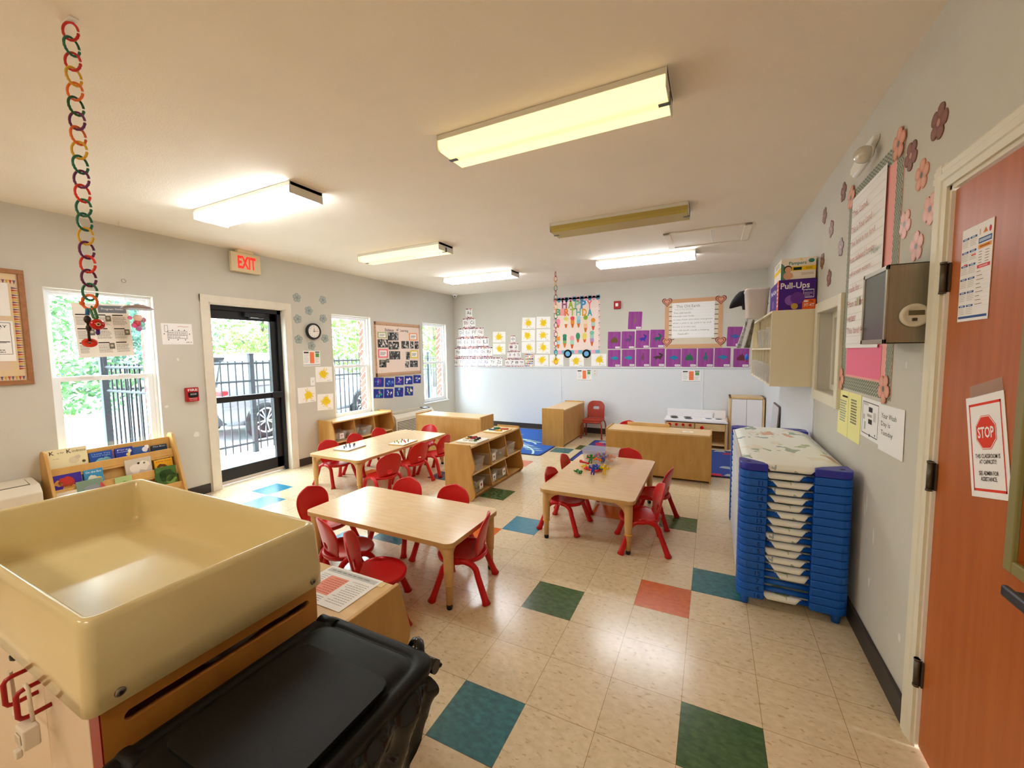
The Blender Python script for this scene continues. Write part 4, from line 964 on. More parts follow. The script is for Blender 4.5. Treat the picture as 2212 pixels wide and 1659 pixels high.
# ================================================================== art flyer, trash bin
def flyer_art():
    P = [at(px, py, 2, .584) for px, py in ((819, 1263), (735, 1338))]
    mb = MB(); c = (-1.275, -1.62); fr = (Vector((c[0], c[1], .5835)), Vector((-1, 0, 0)), Vector((0, -1, 0)), Vector((0, 0, 1)))
    w, h = .30, .225
    slab(mb, fr, w, h, flat('F3F2F0'), .0008)
    f = lambda *a, **k: mb.rect(*a, **k)
    mb.rect(-w / 2 + .012, -h / 2 + .012, w / 2 - .012, -h / 2 + .038, flat('C9CCCE'), fr, .001)   # grey band along the short side
    mb.rect(-.02, -.055, .085, .06, flat('F2A08C'), fr, .001)
    mb.lines(-.1, -.096, .13, -.08, 1, flat('9A9A98'), fr, .0014); mb.lines(-.015, -.05, .08, .055, 8, flat('C8604C'), fr, .0014, .25)
    mb.lines(.092, -.06, .14, .05, 9, flat('A8A8A6'), fr, .0012, .25, seed=2); mb.lines(-.13, -.06, -.03, .09, 12, flat('A8A8A6'), fr, .0012, .25, seed=4)
    mb.lines(-.02, .068, .04, .10, 3, flat('8A8A88'), fr, .0012, .3, seed=5)
    mb.rect(.055, .07, .12, .105, flat('D8DADA'), fr, .001); mb.text('ART', .088, .088, .022, flat('404448'), fr, .0015, bold=.01); mb.disc(.125, .07, .02, flat('9CC08A'), fr, .0012)
    mb.rect(.10, .066, .13, .072, flat('C05050'), fr, .0016)
    mb.fix = False; tag(mb.build('art_flyer', org=(c[0], c[1], .5835)), 'laminated flyer headed ART taped to the birch shelf top', 'flyer')
flyer_art()
mb = MB(); mb.box(-1.16, -1.10, -1.545, -1.51, .5825, .5835, mat('yellowed_tape', 'E0C98A', .4)); tag(mb.build('tape_piece'), 'yellowed tape scrap on the birch shelf top beside the flyer', 'tape')
M_BLK = mat('black_matte_plastic', '0A0906', .5, spec=.25, bump=.08, bscale=300)
M_BAG = mat('black_bag_film', '0A0A0A', .16)
t = thing('trash_bin', 'large black trash bin with a closed lid against the sensory table', 'trash bin', (-.84, -2.12, 0), 0)
bx0, bx1, by0, by1, bz = -1.07, -.62, -2.42, -1.83, .655
mb = MB()
def rg(i, z, r=.05): return [mb.V((a, b, z)) for a, b in rrect(bx0 + i, bx1 - i, by0 + i, by1 - i, r, 5)]
R = [rg(.07, 0.0), rg(.065, .02), rg(.02, bz - .06), rg(.0, bz - .058), rg(.0, bz - .03), rg(.02, bz - .03)]
for A, B in zip(R, R[1:]):
    for k in range(len(A)): mb.F([A[k], A[(k + 1) % len(A)], B[(k + 1) % len(A)], B[k]], M_BLK, True)
mb.F(R[0][::-1], M_BLK); mb.build('body', t)
mb = MB(); R = [rg(-.008, bz - .034), rg(-.010, bz - .012), rg(-.004, bz - .003), rg(.008, bz), rg(.022, bz), rg(.026, bz - .005), rg(.034, bz - .005), rg(.04, bz + .002), rg(.055, bz + .008)]
for A, B in zip(R, R[1:]):
    for k in range(len(A)): mb.F([A[k], A[(k + 1) % len(A)], B[(k + 1) % len(A)], B[k]], M_BLK, True)
mb.F(R[-1], M_BLK, True); mb.F(R[0][::-1], M_BLK)
mb.prism(rrect(bx0 + .07, bx1 - .03, by0 + .10, by1 - .14, .03), (0, 0, bz + .004), (1, 0, 0), (0, 1, 0), (0, 0, 1), .014, M_BLK, .008)
mb.build('lid', t)
for a in (by1 - .02, by0 + .06):
    mb = MB(); mb.cyl((bx0 - .0, a, bz - .015), (bx0 + .07, a, bz - .015), .022, M_BLK, 14); mb.build('hinge', t)
mb = MB(); mb.cyl((bx1 - .05, by1 + .012, bz - .045), (bx1 - .0, by1 + .012, bz - .045), .02, M_BAG, 12); mb.build('handle', t)
bg_ = thing('trash_bag', 'glossy black bag edge bunched over the trash bin\'s right rim', 'trash bag', (bx1, -2.1, .5))
mb = MB(); r = random.Random(9); g = {}
for i in range(19):
    for j in range(8):
        y = by0 + .03 + (by1 - by0 - .05) * i / 18; z = bz - .04 - (.16 + .05 * math.sin(i)) * j / 7; x = bx1 + .012 + .016 * math.sin(i * 1.7 + j * .8) + .02 * r.random() - .018 * (j / 7)
        g[i, j] = mb.V((x - (.03 if j == 0 else 0), y, z))
for i in range(18):
    for j in range(7): mb.F([g[i, j], g[i, j + 1], g[i + 1, j + 1], g[i + 1, j]], M_BAG, True)
mb.build('bag_rim', bg_, mods=[subsurf(1)])
mb = MB(); P = [(bx1 - .12 + .02 * k + .01 * r.random(), by1 + .018 + .02 * math.sin(k * 1.3), bz - .03 + .03 * math.sin(k * .9)) for k in range(7)]; mb.tube(P, [.006, .014, .018, .016, .02, .014, .006], M_BAG, 10); mb.build('bag_knot', bg_, mods=[subsurf(1)])
# ================================================================== things on the walls
M_PAPER = mat('white_paper', 'F1EFEE', .7, spec=.2)
K_ = flat('1C1C1E'); G_ = flat('8E8E8E'); LG_ = flat('BDBDBD')
def sheet(W, F, px, name, label, cat, color, draw=None, group=None, d=.0012, z=.0005, org=True, round_=0):
    a, b, w, h, t = corners(W, *px)
    fr = frame_at(F(z), a, b, t); mb = MB(); m = color if not isinstance(color, str) else flat(color)
    if round_: mb.prism(rrect(-w / 2, w / 2, -h / 2, h / 2, round_, 3), fr[0], fr[1], fr[2], fr[3], d, m)
    else: slab(mb, fr, w, h, m, d)
    mb.fix = False
    bmesh.ops.recalc_face_normals(mb.bm, faces=mb.bm.faces[:])
    if draw: draw(mb, (fr[0] + fr[3] * (d + .0003), fr[1], fr[2], fr[3]), w, h)
    return tag(mb.build(name, org=fr[0]), label, cat, group)
def C(ox, oy, sc):
    return lambda *q: [(ox + q[i] * sc, oy + q[i + 1] * sc) for i in range(0, len(q), 2)]
def box_px(c, x0, y0, x1, y1): return c(x0, y0, x1, y0, x1, y1, x0, y1)
def blob(mb, fr, a, b, r, m, h=0., k=14, jag=.25, seed=1, sy=1.):
    q = random.Random(seed); mb.poly([(a + r * (1 - jag + 2 * jag * q.random()) * math.cos(2 * PI * i / k), b + r * sy * (1 - jag + 2 * jag * q.random()) * math.sin(2 * PI * i / k)) for i in range(k)], m, fr, h)
def scrib(mb, fr, pts, w, m, h=0.):
    for (ax, ay), (bx, by) in zip(pts, pts[1:]):
        dx, dy = bx - ax, by - ay; l = math.hypot(dx, dy) or 1e-6; nx, ny = -dy / l * w / 2, dx / l * w / 2
        mb.poly([(ax - nx, ay - ny), (bx - nx, by - ny), (bx + nx, by + ny), (ax + nx, ay + ny)], m, fr, h)
YEL = flat('F0CF2A'); YEL2 = flat('D9A818')
def sun_draw(seed):
    def f(mb, fr, w, h):
        q = random.Random(seed); R = h * .25; cx, cy = (q.random() - .5) * w * .12, (q.random() - .4) * h * .1
        for i in range(16):
            a = q.random() * 6.283; l = R * (1.3 + .6 * q.random()); scrib(mb, fr, [(cx + math.cos(a) * R * .7, cy + math.sin(a) * R * .7), (cx + math.cos(a) * l, cy + math.sin(a) * l)], h * .035, YEL, .0001)
        blob(mb, fr, cx, cy, R, YEL, .0002, 16, .22, seed + 1); blob(mb, fr, cx + R * (q.random() - .5) * 1.1, cy + R * .5 * (q.random() - .5), R * .7, YEL, .0003, 12, .25, seed + 2)
        scrib(mb, fr, [(cx - R * .3 + R * .6 * k / 5, cy - R * .12 - R * .2 * math.sin(PI * k / 5)) for k in range(6)], h * .02, YEL2, .0005)
        for s in (-1, 1): mb.disc(cx + s * R * .25, cy + R * .22, h * .02, flat('8A7020'), fr, .0005, 6)
        mb.lines(w * .18, -h * .46, w * .42, -h * .38, 1, LG_, fr, .0002, .5, .1, seed)
    return f
# ---------------------------------------------------------------- left wall
# bulletin board at the left edge
P0, P1 = LW(50, 585), LW(72, 829); yr = (P0[0] + P1[0]) / 2; z1, z0 = P0[1], P1[1]
t = thing('bulletin_board', 'cork-framed bulletin board with a crayon border, cut off by the left picture edge', 'bulletin board', (XL, yr - .6, z0))
o, u, v, n = FL(); a0, a1 = yr - 1.2, yr; fw = .035; MCORK = mat('oak_frame', 'A5714A', .6, c2='96633E', scale=30)
mb = MB()
for q in ((a0, a1, z1 - fw, z1), (a0, a1, z0, z0 + fw), (a0, a0 + fw, z0 + fw, z1 - fw), (a1 - fw, a1, z0 + fw, z1 - fw)): mb.prism([(q[0], q[2]), (q[1], q[2]), (q[1], q[3]), (q[0], q[3])], o, u, v, n, .022, MCORK, .003)
mb.build('frame', t)
mb = MB(); mb.prism([(a0 + fw, z0 + fw), (a1 - fw, z0 + fw), (a1 - fw, z1 - fw), (a0 + fw, z1 - fw)], o, u, v, n, .008, flat('DCC4AE')); mb.build('backing', t)
mb = MB(); cr = ['B8483A', 'D98A40', 'C8A040', '7A9A5A', '2E3A5A', '7A5A7A', 'C0604A', '506A50']; fr = (o + n * .0085, u, v, n); bw = .085
def crayon_strip(ax0, ax1, zc, horiz, flip=1):
    L = ax1 - ax0; k = int(L / .019)
    for i in range(k):
        c = flat(cr[(i * 5 + i // 3) % 8]); s = ax0 + i * .019
        if horiz:
            mb.rect(s, zc - bw / 2, s + .017, zc + bw / 2, flat('DEC79E'), fr, .0); mb.poly([(s, zc - flip * bw * .1), (s + .0085, zc - flip * bw * .5), (s + .017, zc - flip * bw * .1)], c, fr, .0003)
        else:
            mb.rect(zc - bw / 2, s, zc + bw / 2, s + .017, flat('DEC79E'), fr, .0); mb.poly([(zc + bw * .05, s), (zc + bw * .5, s + .0085), (zc + bw * .05, s + .017)], c, fr, .0003)
crayon_strip(a0 + fw, a1 - fw, z1 - fw - bw / 2, True, 1); crayon_strip(a0 + fw, a1 - fw, z0 + fw + bw / 2, True, 1); crayon_strip(z0 + fw + bw, z1 - fw - bw, a1 - fw - bw / 2, False)
mb.fix = False; mb.build('crayon_border', t)
FLb = lambda z=0.: FL(.009 + z)
def lwr(xr, yt, xr2, yb, wd):   # right-edge pixels -> four wall points as a W-free sheet
    A, B = LW(xr, yt), LW(xr2, yb); return A, B
def wall_sheet(F, a0, a1, b0, b1, name, label, cat, color, draw=None, group=None, rot=0.):
    fr = frame_at(F(.0005), (a0 + a1) / 2, (b0 + b1) / 2, rot); mb = MB(); w, h = a1 - a0, b1 - b0; slab(mb, fr, w, h, flat(color) if isinstance(color, str) else color, .0012); bmesh.ops.recalc_face_normals(mb.bm, faces=mb.bm.faces[:]); mb.fix = False
    if draw: draw(mb, (fr[0] + fr[3] * .0015, fr[1], fr[2], fr[3]), w, h)
    return tag(mb.build(name, org=fr[0]), label, cat, group)
A, B = LW(17, 612), LW(20, 683)
wall_sheet(FLb, A[0] - .28, (A[0] + B[0]) / 2, B[1], A[1], 'pinned_sheet', 'blank-looking white sheet pinned above the lined list on the crayon-bordered board', 'paper', 'F0ECEA', lambda mb, fr, w, h: mb.lines(-w * .4, -h * .3, w * .25, h * .3, 8, LG_, fr, .0002, .2))
A, B = LW(28, 694), LW(33, 780)
def lst(mb, fr, w, h):
    for q in ((-w * .46, w * .44, h * .45, h * .46), (-w * .46, w * .44, -h * .33, -h * .32), (w * .43, w * .44, -h * .33, h * .46), (-w * .46, -w * .45, -h * .33, h * .46)): mb.rect(q[0], q[2], q[1], q[3], K_, fr, .0003)
    mb.text('DIETARY', w * .05, h * .36, h * .06, K_, fr, .0004, w * .62, .01); mb.text('LIST', w * .05, h * .27, h * .06, K_, fr, .0004, w * .35, .01)
    mb.rect(-w * .4, -h * .03, w * .4, -h * .01, K_, fr, .0004); mb.rect(-w * .4, -h * .05, w * .32, -h * .04, K_, fr, .0004); mb.lines(-w * .3, -h * .3, w * .3, -h * .2, 2, flat('606060'), fr, .0004)
wall_sheet(FLb, A[0] - .24, (A[0] + B[0]) / 2, B[1], A[1], 'posted_list', 'white framed-line list sheet headed DIETARY LIST on the crayon-bordered board', 'paper', 'F3F1F0', lst)
# flyer taped to the first window
def news(mb, fr, w, h):
    mb.rect(-w * .06, h * .33, w * .46, h * .47, flat('70747C'), fr, .0002); mb.text('Program News', w * .2, h * .4, h * .05, flat('E8E8E8'), fr, .0004, w * .4)
    q = random.Random(6)
    for c in range(3):
        x0 = -w * .46 + c * w * .32
        for s in range(3):
            y1_ = h * .3 - s * h * .26
            mb.rect(x0, y1_ - h * .02, x0 + w * .2, y1_, K_, fr, .0002); mb.lines(x0, y1_ - h * .2, x0 + w * (.17 if c == 0 else .27), y1_ - h * .04, 8, flat('6A665E'), fr, .0002, .35, .2, c * 5 + s)
            if (c + s) % 2: mb.rect(x0 + w * .19, y1_ - h * .13, x0 + w * .29, y1_ - h * .02, flat('6E6A60'), fr, .0004); mb.disc(x0 + w * .24, y1_ - h * .07, w * .03, flat('C0B4A0'), fr, .0006)
sheet(lambda a, b: (lambda p: (p.y, p.z))(at(a, b, 0, XL - .045)), lambda z=0: FL(-.047 + z), [(140, 658), (260, 655), (305, 770), (184, 768)], 'newsletter_page', 'printed newsletter page taped askew on the first window behind the toy chain', 'paper', 'EDE6DC', news)
# floor plan, fire pull, flowers, clock, sheets by the door
def plan(mb, fr, w, h):
    R = lambda a, b, c, d, m=K_: [scrib(mb, fr, [(w * a, h * b), (w * c, h * b), (w * c, h * d), (w * a, h * d), (w * a, h * b)], h * .012, m, .0003)]
    R(-.32, -.22, .32, .14); R(-.32, -.05, .32, .14, flat('505050')); R(-.4, .1, -.3, .4)
    for k in range(9): scrib(mb, fr, [(w * (-.28 + .07 * k), h * -.22), (w * (-.28 + .07 * k), h * .12)], h * .008, flat('707070'), .0003)
    mb.lines(-w * .3, -h * .2, w * .3, h * .1, 3, flat('909090'), fr, .0003, .3); scrib(mb, fr, [(w * .02, h * .34), (w * .12, h * .38), (w * .22, h * .34), (w * .38, h * .36)], h * .015, flat('B84A4A'), .0003)
    for a, b in ((-.42, 0), (-.15, .18), (.05, .18), (.24, .18), (-.3, -.28), (.0, -.28), (.25, -.28), (.4, 0)): mb.disc(w * a, h * b, h * .025, K_, fr, .0003, 8)
    mb.text('APR 22', w * .36, -h * .4, h * .06, K_, fr, .0003)
sheet(LW, FL, [(348, 698), (414, 700), (417, 744), (350, 744)], 'evacuation_plan', 'small white evacuation plan sheet between the first window and the exit door', 'paper', 'F3F0EF', plan)
y, z = LW(412, 852); t = thing('fire_alarm_pull', 'red fire alarm pull station on the wall left of the exit door', 'fire alarm', (XL, y, z))
M_FIRE = mat('fire_red', 'B3141C', .4)
mb = MB(); mb.box(XL, XL + .045, y - .06, y + .06, z - .075, z + .075, M_FIRE, .008); fr = (Vector((XL + .0455, y, z)), Vector((0, 1, 0)), Vector((0, 0, 1)), Vector((1, 0, 0))); mb.text('FIRE', .0, .05, .024, flat('F4F0F0'), fr, .0006, .09, .012); mb.text('PULL DOWN', 0, -.058, .008, flat('F0E0E0'), fr, .0006); mb.lines(-.04, -.048, .04, -.036, 1, flat('F0E0E0'), fr, .0006); mb.fix = False; mb.build('housing', t)
mb = MB(); mb.prism([(-.045, .025), (.045, .025), (.045, -.02), (.03, -.03), (-.03, -.03), (-.045, -.02)], fr[0], fr[1], fr[2], fr[3], .012, flat('1A1A1C'), .003); mb.lines(-.03, -.005, .03, .015, 2, flat('D8D8D8'), (fr[0] + fr[3] * .0125, fr[1], fr[2], fr[3]), .0004); mb.build('pull_handle', t)
# exit sign
t = thing('exit_sign', 'beige exit sign with red EXIT letters hung under the ceiling above the glass door', 'exit sign', (XL + .09, .295, 2.52))
mb = MB(); mb.box(XL + .045, XL + .09, .125, .465, 2.515, 2.735, mat('beige_sign_case', 'DCCBA4', .5), .006); mb.build('case', t)
mb = MB(); fr = (Vector((XL + .0905, .295, 2.625)), Vector((0, 1, 0)), Vector((0, 0, 1)), Vector((1, 0, 0))); mb.text('EXIT', .005, 0, .145, mat('red_exit_letters', 'F02018', .4, emit='FF2418', es=.55), fr, .0006, .21, .035); mb.fix = False; mb.build('lettering', t)
mb = MB(); mb.box(XL + .04, XL + .10, .20, .38, 2.735, H - .0005, mat('beige_sign_case', 'DCCBA4'), .004); mb.build('ceiling_mount', t)
# gray flowers round the clock
def flower(F, a, b, r, c1, c2, cc, rot, name, label, grp, edge=None, d=.003, petals=5):
    mb = MB(); fr = frame_at(F(.0004), a, b, rot); o, u, v, n = fr; P = []
    m1 = mat('card_' + c1, c1, .45)
    N = petals * 8
    for i in range(N):
        th = 2 * PI * i / N; k = r * (.66 + .34 * abs(math.cos(th * petals / 2)) ** .5); P.append((k * math.cos(th), k * math.sin(th)))
    mb.prism(P, o, u, v, n, d, m1)
    bmesh.ops.recalc_face_normals(mb.bm, faces=mb.bm.faces[:]); mb.fix = False
    f2 = (o + n * (d + .0003), u, v, n)
    for k in range(petals):
        th = 2 * PI * k / petals; cs, sn = math.cos(th), math.sin(th)
        Q = [(r * .62 * cs + r * .30 * math.cos(j * PI / 5) * cs - r * .25 * math.sin(j * PI / 5) * sn, r * .62 * sn + r * .30 * math.cos(j * PI / 5) * sn + r * .25 * math.sin(j * PI / 5) * cs) for j in range(10)]
        mb.poly(Q, mat('card_' + c2, c2, .45), f2)
    mb.disc(0, 0, r * .2, mat('card_' + cc, cc, .45), f2, .0002, 12)
    return tag(mb.build(name, org=o), label, 'flower cutout', grp)
fl = [(641, 643, 'grey paper flower highest at the door trim, upper left of the clock'), (697, 648, 'grey paper flower with a bright glare, upper right of the clock'), (667, 671, 'grey paper flower directly above the clock'), (643, 689, 'grey paper flower at the clock\'s left, level with its top'), (698, 688, 'grey paper flower at the clock\'s right, close to the second window'), (645, 733, 'grey paper flower low left of the clock'), (702, 731, 'grey paper flower low right of the clock'), (673, 747, 'grey paper flower directly below the clock')]
for k, (px, py, lab) in enumerate(fl): a, b = LW(px, py); flower(FL, a, b, .062, '8F9A95', 'A3ADA8', '8A7F7C', .3 + k * .5, 'paper_flower', lab, 'grey flowers around the clock')
y, z = LW(674, 716); t = thing('wall_clock', 'round black wall clock with a white face beside the exit door', 'clock', (XL, y, z))
mb = MB(); X = dict(o=(XL, y, z), u=(0, 1, 0), v=(0, 0, 1), w=(1, 0, 0)); mb.lathe([(0, 0), (.105, 0), (.115, .02), (.113, .045), (.098, .055), (.092, .042), (0, .0415)], mat('navy_black_clock_case', '12141E', .3), 40, **X); mb.build('case', t)
mb = MB(); mb.lathe([(0, .0425), (.088, .0425)], flat('EFE9E2'), 40, **X); fr = (Vector((XL + .043, y, z)), Vector((0, 1, 0)), Vector((0, 0, 1)), Vector((1, 0, 0)))
for k in range(12): th = PI / 2 - k * PI / 6; mb.text(str(k or 12), .07 * math.cos(th), .07 * math.sin(th), .015, K_, fr, .0005)
mb.fix = False; mb.build('dial', t)
def hand(L, w, ang): 
    mb = MB(); th = PI / 2 - ang; c, s = math.cos(th), math.sin(th); f2 = (fr[0], fr[1] * c + fr[2] * s, fr[2] * c - fr[1] * s, fr[3]); mb.prism([(-.012, -w), (L, -w * .6), (L, w * .6), (-.012, w)], f2[0] + f2[3] * .001, f2[1], f2[2], f2[3], .001, K_); mb.build('hand', t)
hand(.045, .004, 2 * PI * .01); hand(.062, .003, 2 * PI * .24)
def info(mb, fr, w, h):
    mb.rect(-w * .12, -h * .32, w * .14, h * .42, flat('EF7F52'), fr, .0002); mb.rect(w * .22, h * .08, w * .44, h * .34, flat('5C9A52'), fr, .0002)
    mb.rect(-w * .46, h * .34, -w * .18, h * .44, flat('3A3A3C'), fr, .0002); mb.rect(w * .2, h * .37, w * .46, h * .46, flat('6A6A6C'), fr, .0002)
    mb.lines(-w * .46, -h * .3, -w * .16, h * .3, 8, LG_, fr, .0002, .4); mb.lines(w * .18, -h * .3, w * .46, h * .04, 5, LG_, fr, .0002, .4, seed=3); mb.rect(-w * .48, -h * .46, w * .48, -h * .38, flat('C4C6CA'), fr, .0002)
sheet(LW, FL, [(654, 758), (691, 758), (692, 790), (656, 791)], 'information_sheet', 'white information sheet with an orange block, under the clock', 'paper', 'F4F2F0', info, 'orange-block information sheets')
y, z = LW(675, 824); t = thing('light_switch', 'white light switch plate between the sun paintings by the door', 'light switch', (XL, y, z))
mb = MB(); mb.box(XL, XL + .007, y - .036, y + .036, z - .058, z + .058, M_VINYL, .003); mb.build('plate', t); mb = MB(); mb.box(XL + .007, XL + .016, y - .006, y + .006, z - .012, z + .012, flat('D8D4CC'), .002); mb.build('toggle', t)
c2 = C(600, 580, .27125)
SG = 'yellow handprint sun paintings'
sheet(LW, FL, c2(298, 785, 430, 780, 435, 900, 303, 905), 'sun_painting', 'yellow handprint sun painting right of the light switch, below the information sheet', 'painting', 'F6F3F0', sun_draw(21), SG)
sheet(LW, FL, c2(157, 950, 300, 940, 303, 1055, 163, 1080), 'sun_painting', 'yellow handprint sun painting touching the exit door trim, below the light switch', 'painting', 'F6F3F0', sun_draw(22), SG)
sheet(LW, FL, c2(313, 1003, 440, 995, 443, 1120, 318, 1132), 'sun_painting', 'yellow handprint sun painting lowest beside the second window, above the window shelf', 'painting', 'F6F3F0', sun_draw(23), SG)
# evidence board
cE = C(680, 640, .144665)
t0 = corners(LW, *cE(870, 378, 1557, 425, 1575, 1155, 905, 1205)); a, b, w, h, _ = t0
t = thing('evidence_board', 'pinkish bulletin board titled Evidence of Learning between the second and third windows', 'bulletin board', (XL, a, b))
fr = frame_at(FL(), a, b); mb = MB(); slab(mb, fr, w, h, flat('E8D2C4'), .012); mb.build('backing', t)
mb = MB(); bw = .06; f2 = (fr[0] + fr[3] * .0125, fr[1], fr[2], fr[3]); r = random.Random(3)
for q in ((-w / 2, w / 2, h / 2 - bw, h / 2), (-w / 2, w / 2, -h / 2, -h / 2 + bw), (-w / 2, -w / 2 + bw * .7, -h / 2, h / 2), (w / 2 - bw * .35, w / 2, -h / 2, h / 2)): mb.rect(q[0], q[2], q[1], q[3], flat('C7A183'), f2, .0004)
for e, yy in ((-w / 2 + bw * .1, None), (w / 2 - bw * .3, None)):
    for k in range(40): yy = -h / 2 + (k + .5) * h / 40; mb.rect(e, yy - .004, e + bw * .5 * (1 if e < 0 else .4), yy + .004, flat(r.choice(['7A4A3A', '50403A', '8A6A50', 'B06A4A'])), f2, .0007)
for zz in (h / 2 - bw * .9, -h / 2 + bw * .15):
    for k in range(34): xx = -w / 2 + (k + .5) * w / 34; mb.poly([(xx - .008, zz), (xx + .008, zz), (xx, zz + .025)], flat(r.choice(['7A4A3A', '50403A', '8A6A50', 'B06A4A'])), f2, .0007)
mb.fix = False; mb.build('crayon_border', t)
mb = MB()
def bt(s, px, py, hh, ww): p = LW(*cE(px, py)[0]); mb.text(s, p[0] - a, p[1] - b, hh, K_, f2, .0008, ww, .01)
bt('Evidence', 1105, 505, .055, .21); bt('of', 1225, 500, .05, .055); bt('Learning', 1327, 520, .058, .21); mb.fix = False; mb.build('lettering', t)
FE = lambda z=0.: FL(.0128 + z)
for x0, y0, x1, y1, c, lab in ((925, 535, 1065, 625, 'A8B878', 'olive-framed'), (1398, 550, 1520, 660, 'F2A070', 'orange-framed'), (935, 788, 1085, 918, 'F07C8C', 'pink-framed'), (1418, 808, 1533, 925, 'E3C84A', 'yellow-framed')):
    def dr(mb, fr, w, h, c=c): mb.rect(-w * .36, -h * .34, w * .36, h * .34, flat('F6F0EA'), fr, .0002); mb.lines(-w * .28, -h * .22, w * .28, h * .2, 3, K_, fr, .0005, .45, .2)
    sheet(LW, FE, box_px(cE, x0, y0, x1, y1), 'caption_card', '%s caption card on the evidence board' % lab, 'card', c, dr)
def photo(seed):
    def f(mb, fr, w, h):
        q = random.Random(seed)
        for k in range(26):
            a_, b_ = (q.random() - .5) * w * .86, (q.random() - .5) * h * .84; rr = min(w, h) * (.05 + .09 * q.random()); blob(mb, fr, a_, b_, rr, flat(q.choice(['121212', '2A2A2A', '6A6866', 'B8B4B0', 'DEDAD6', 'A09C98'])), .00004 * k + .0002, 7, .3, seed * 31 + k, 1.3)
    return f
for k, (x0, y0, x1, y1, lab) in enumerate([(1080, 540, 1237, 660, 'right of the olive-framed card, under Evidence'), (930, 645, 1085, 765, 'directly below the olive-framed card'), (1092, 678, 1250, 795, 'third down the middle column of the evidence board'), (1105, 820, 1265, 943, 'right of the pink-framed card'), (955, 950, 1060, 1062, 'below the pink-framed card'), (1057, 935, 1103, 990, 'tiny, tucked below the pink-framed card\'s right corner'), (1285, 670, 1397, 780, 'leftmost of the three under the orange-framed card'), (1415, 675, 1465, 780, 'narrow middle one of the three under the orange-framed card'), (1483, 675, 1540, 787, 'narrow last one of the three under the orange-framed card'), (1355, 830, 1410, 945, 'narrow one left of the yellow-framed card'), (1340, 973, 1397, 1062, 'small one below and left of the yellow-framed card'), (1413, 960, 1528, 1057, 'lowest right one, under the yellow-framed card')]):
    sheet(LW, FE, box_px(cE, x0, y0, x1, y1), 'photo_print', 'black and white board photo ' + lab, 'photo', '4A4846', photo(k + 1), 'black and white photos on the evidence board')
# blue paintings under it
bp = [(880, 1215, 1030, 1355), (1047, 1220, 1185, 1355), (1198, 1200, 1328, 1325), (1340, 1190, 1460, 1315), (1470, 1178, 1582, 1298), (877, 1385, 1025, 1522), (1032, 1380, 1168, 1520), (1190, 1362, 1320, 1500), (1343, 1345, 1467, 1482)]
bl = ['with a purple corner, first upper row', 'with pale blue swirls, second upper row', 'with pink and white dabs, third upper row', 'with magenta and white dabs, fourth upper row', 'with a brown dab, last upper row', 'with a green patch, first lower row', 'with a white comma stroke, second lower row', 'with a pale ring, third lower row', 'with green and yellow dabs, last lower row']
bc = [['7A3AA0', '8A4AA8', '6FA0D8', 'E8E4F0'], ['5A90D8', '80B8E0', '4868C0'], ['E8D8E8', 'D890B0', '6A50B0'], ['B070C0', 'E8E4F0', '5AA0D8'], ['8A4A40', '70B0D8', 'F0E8E8'], ['2E9A50', 'B870C8', '40A0C0'], ['F0F0F4', '4060C0', '402060'], ['80C0E0', '2A2060', '7048A8'], ['58A050', 'E8D060', 'F0E0E0']]
for k, (q, l, cs_) in enumerate(zip(bp, bl, bc)):
    def dr(mb, fr, w, h, k=k, cs_=cs_):
        g = random.Random(k + 40)
        for i in range(12): th = g.random() * 6.28; rr = (.1 + .25 * g.random()); blob(mb, fr, math.cos(th) * w * rr, math.sin(th) * h * rr, h * (.05 + .1 * g.random()), flat(g.choice(cs_)), .0002 + .00005 * i, 8, .35, k * 20 + i)
    sheet(LW, FL, box_px(cE, *q), 'blue_painting', 'dark blue painting %s, under the board' % l, 'painting', '2A3590', dr, 'dark blue paintings under the evidence board', round_=.012)
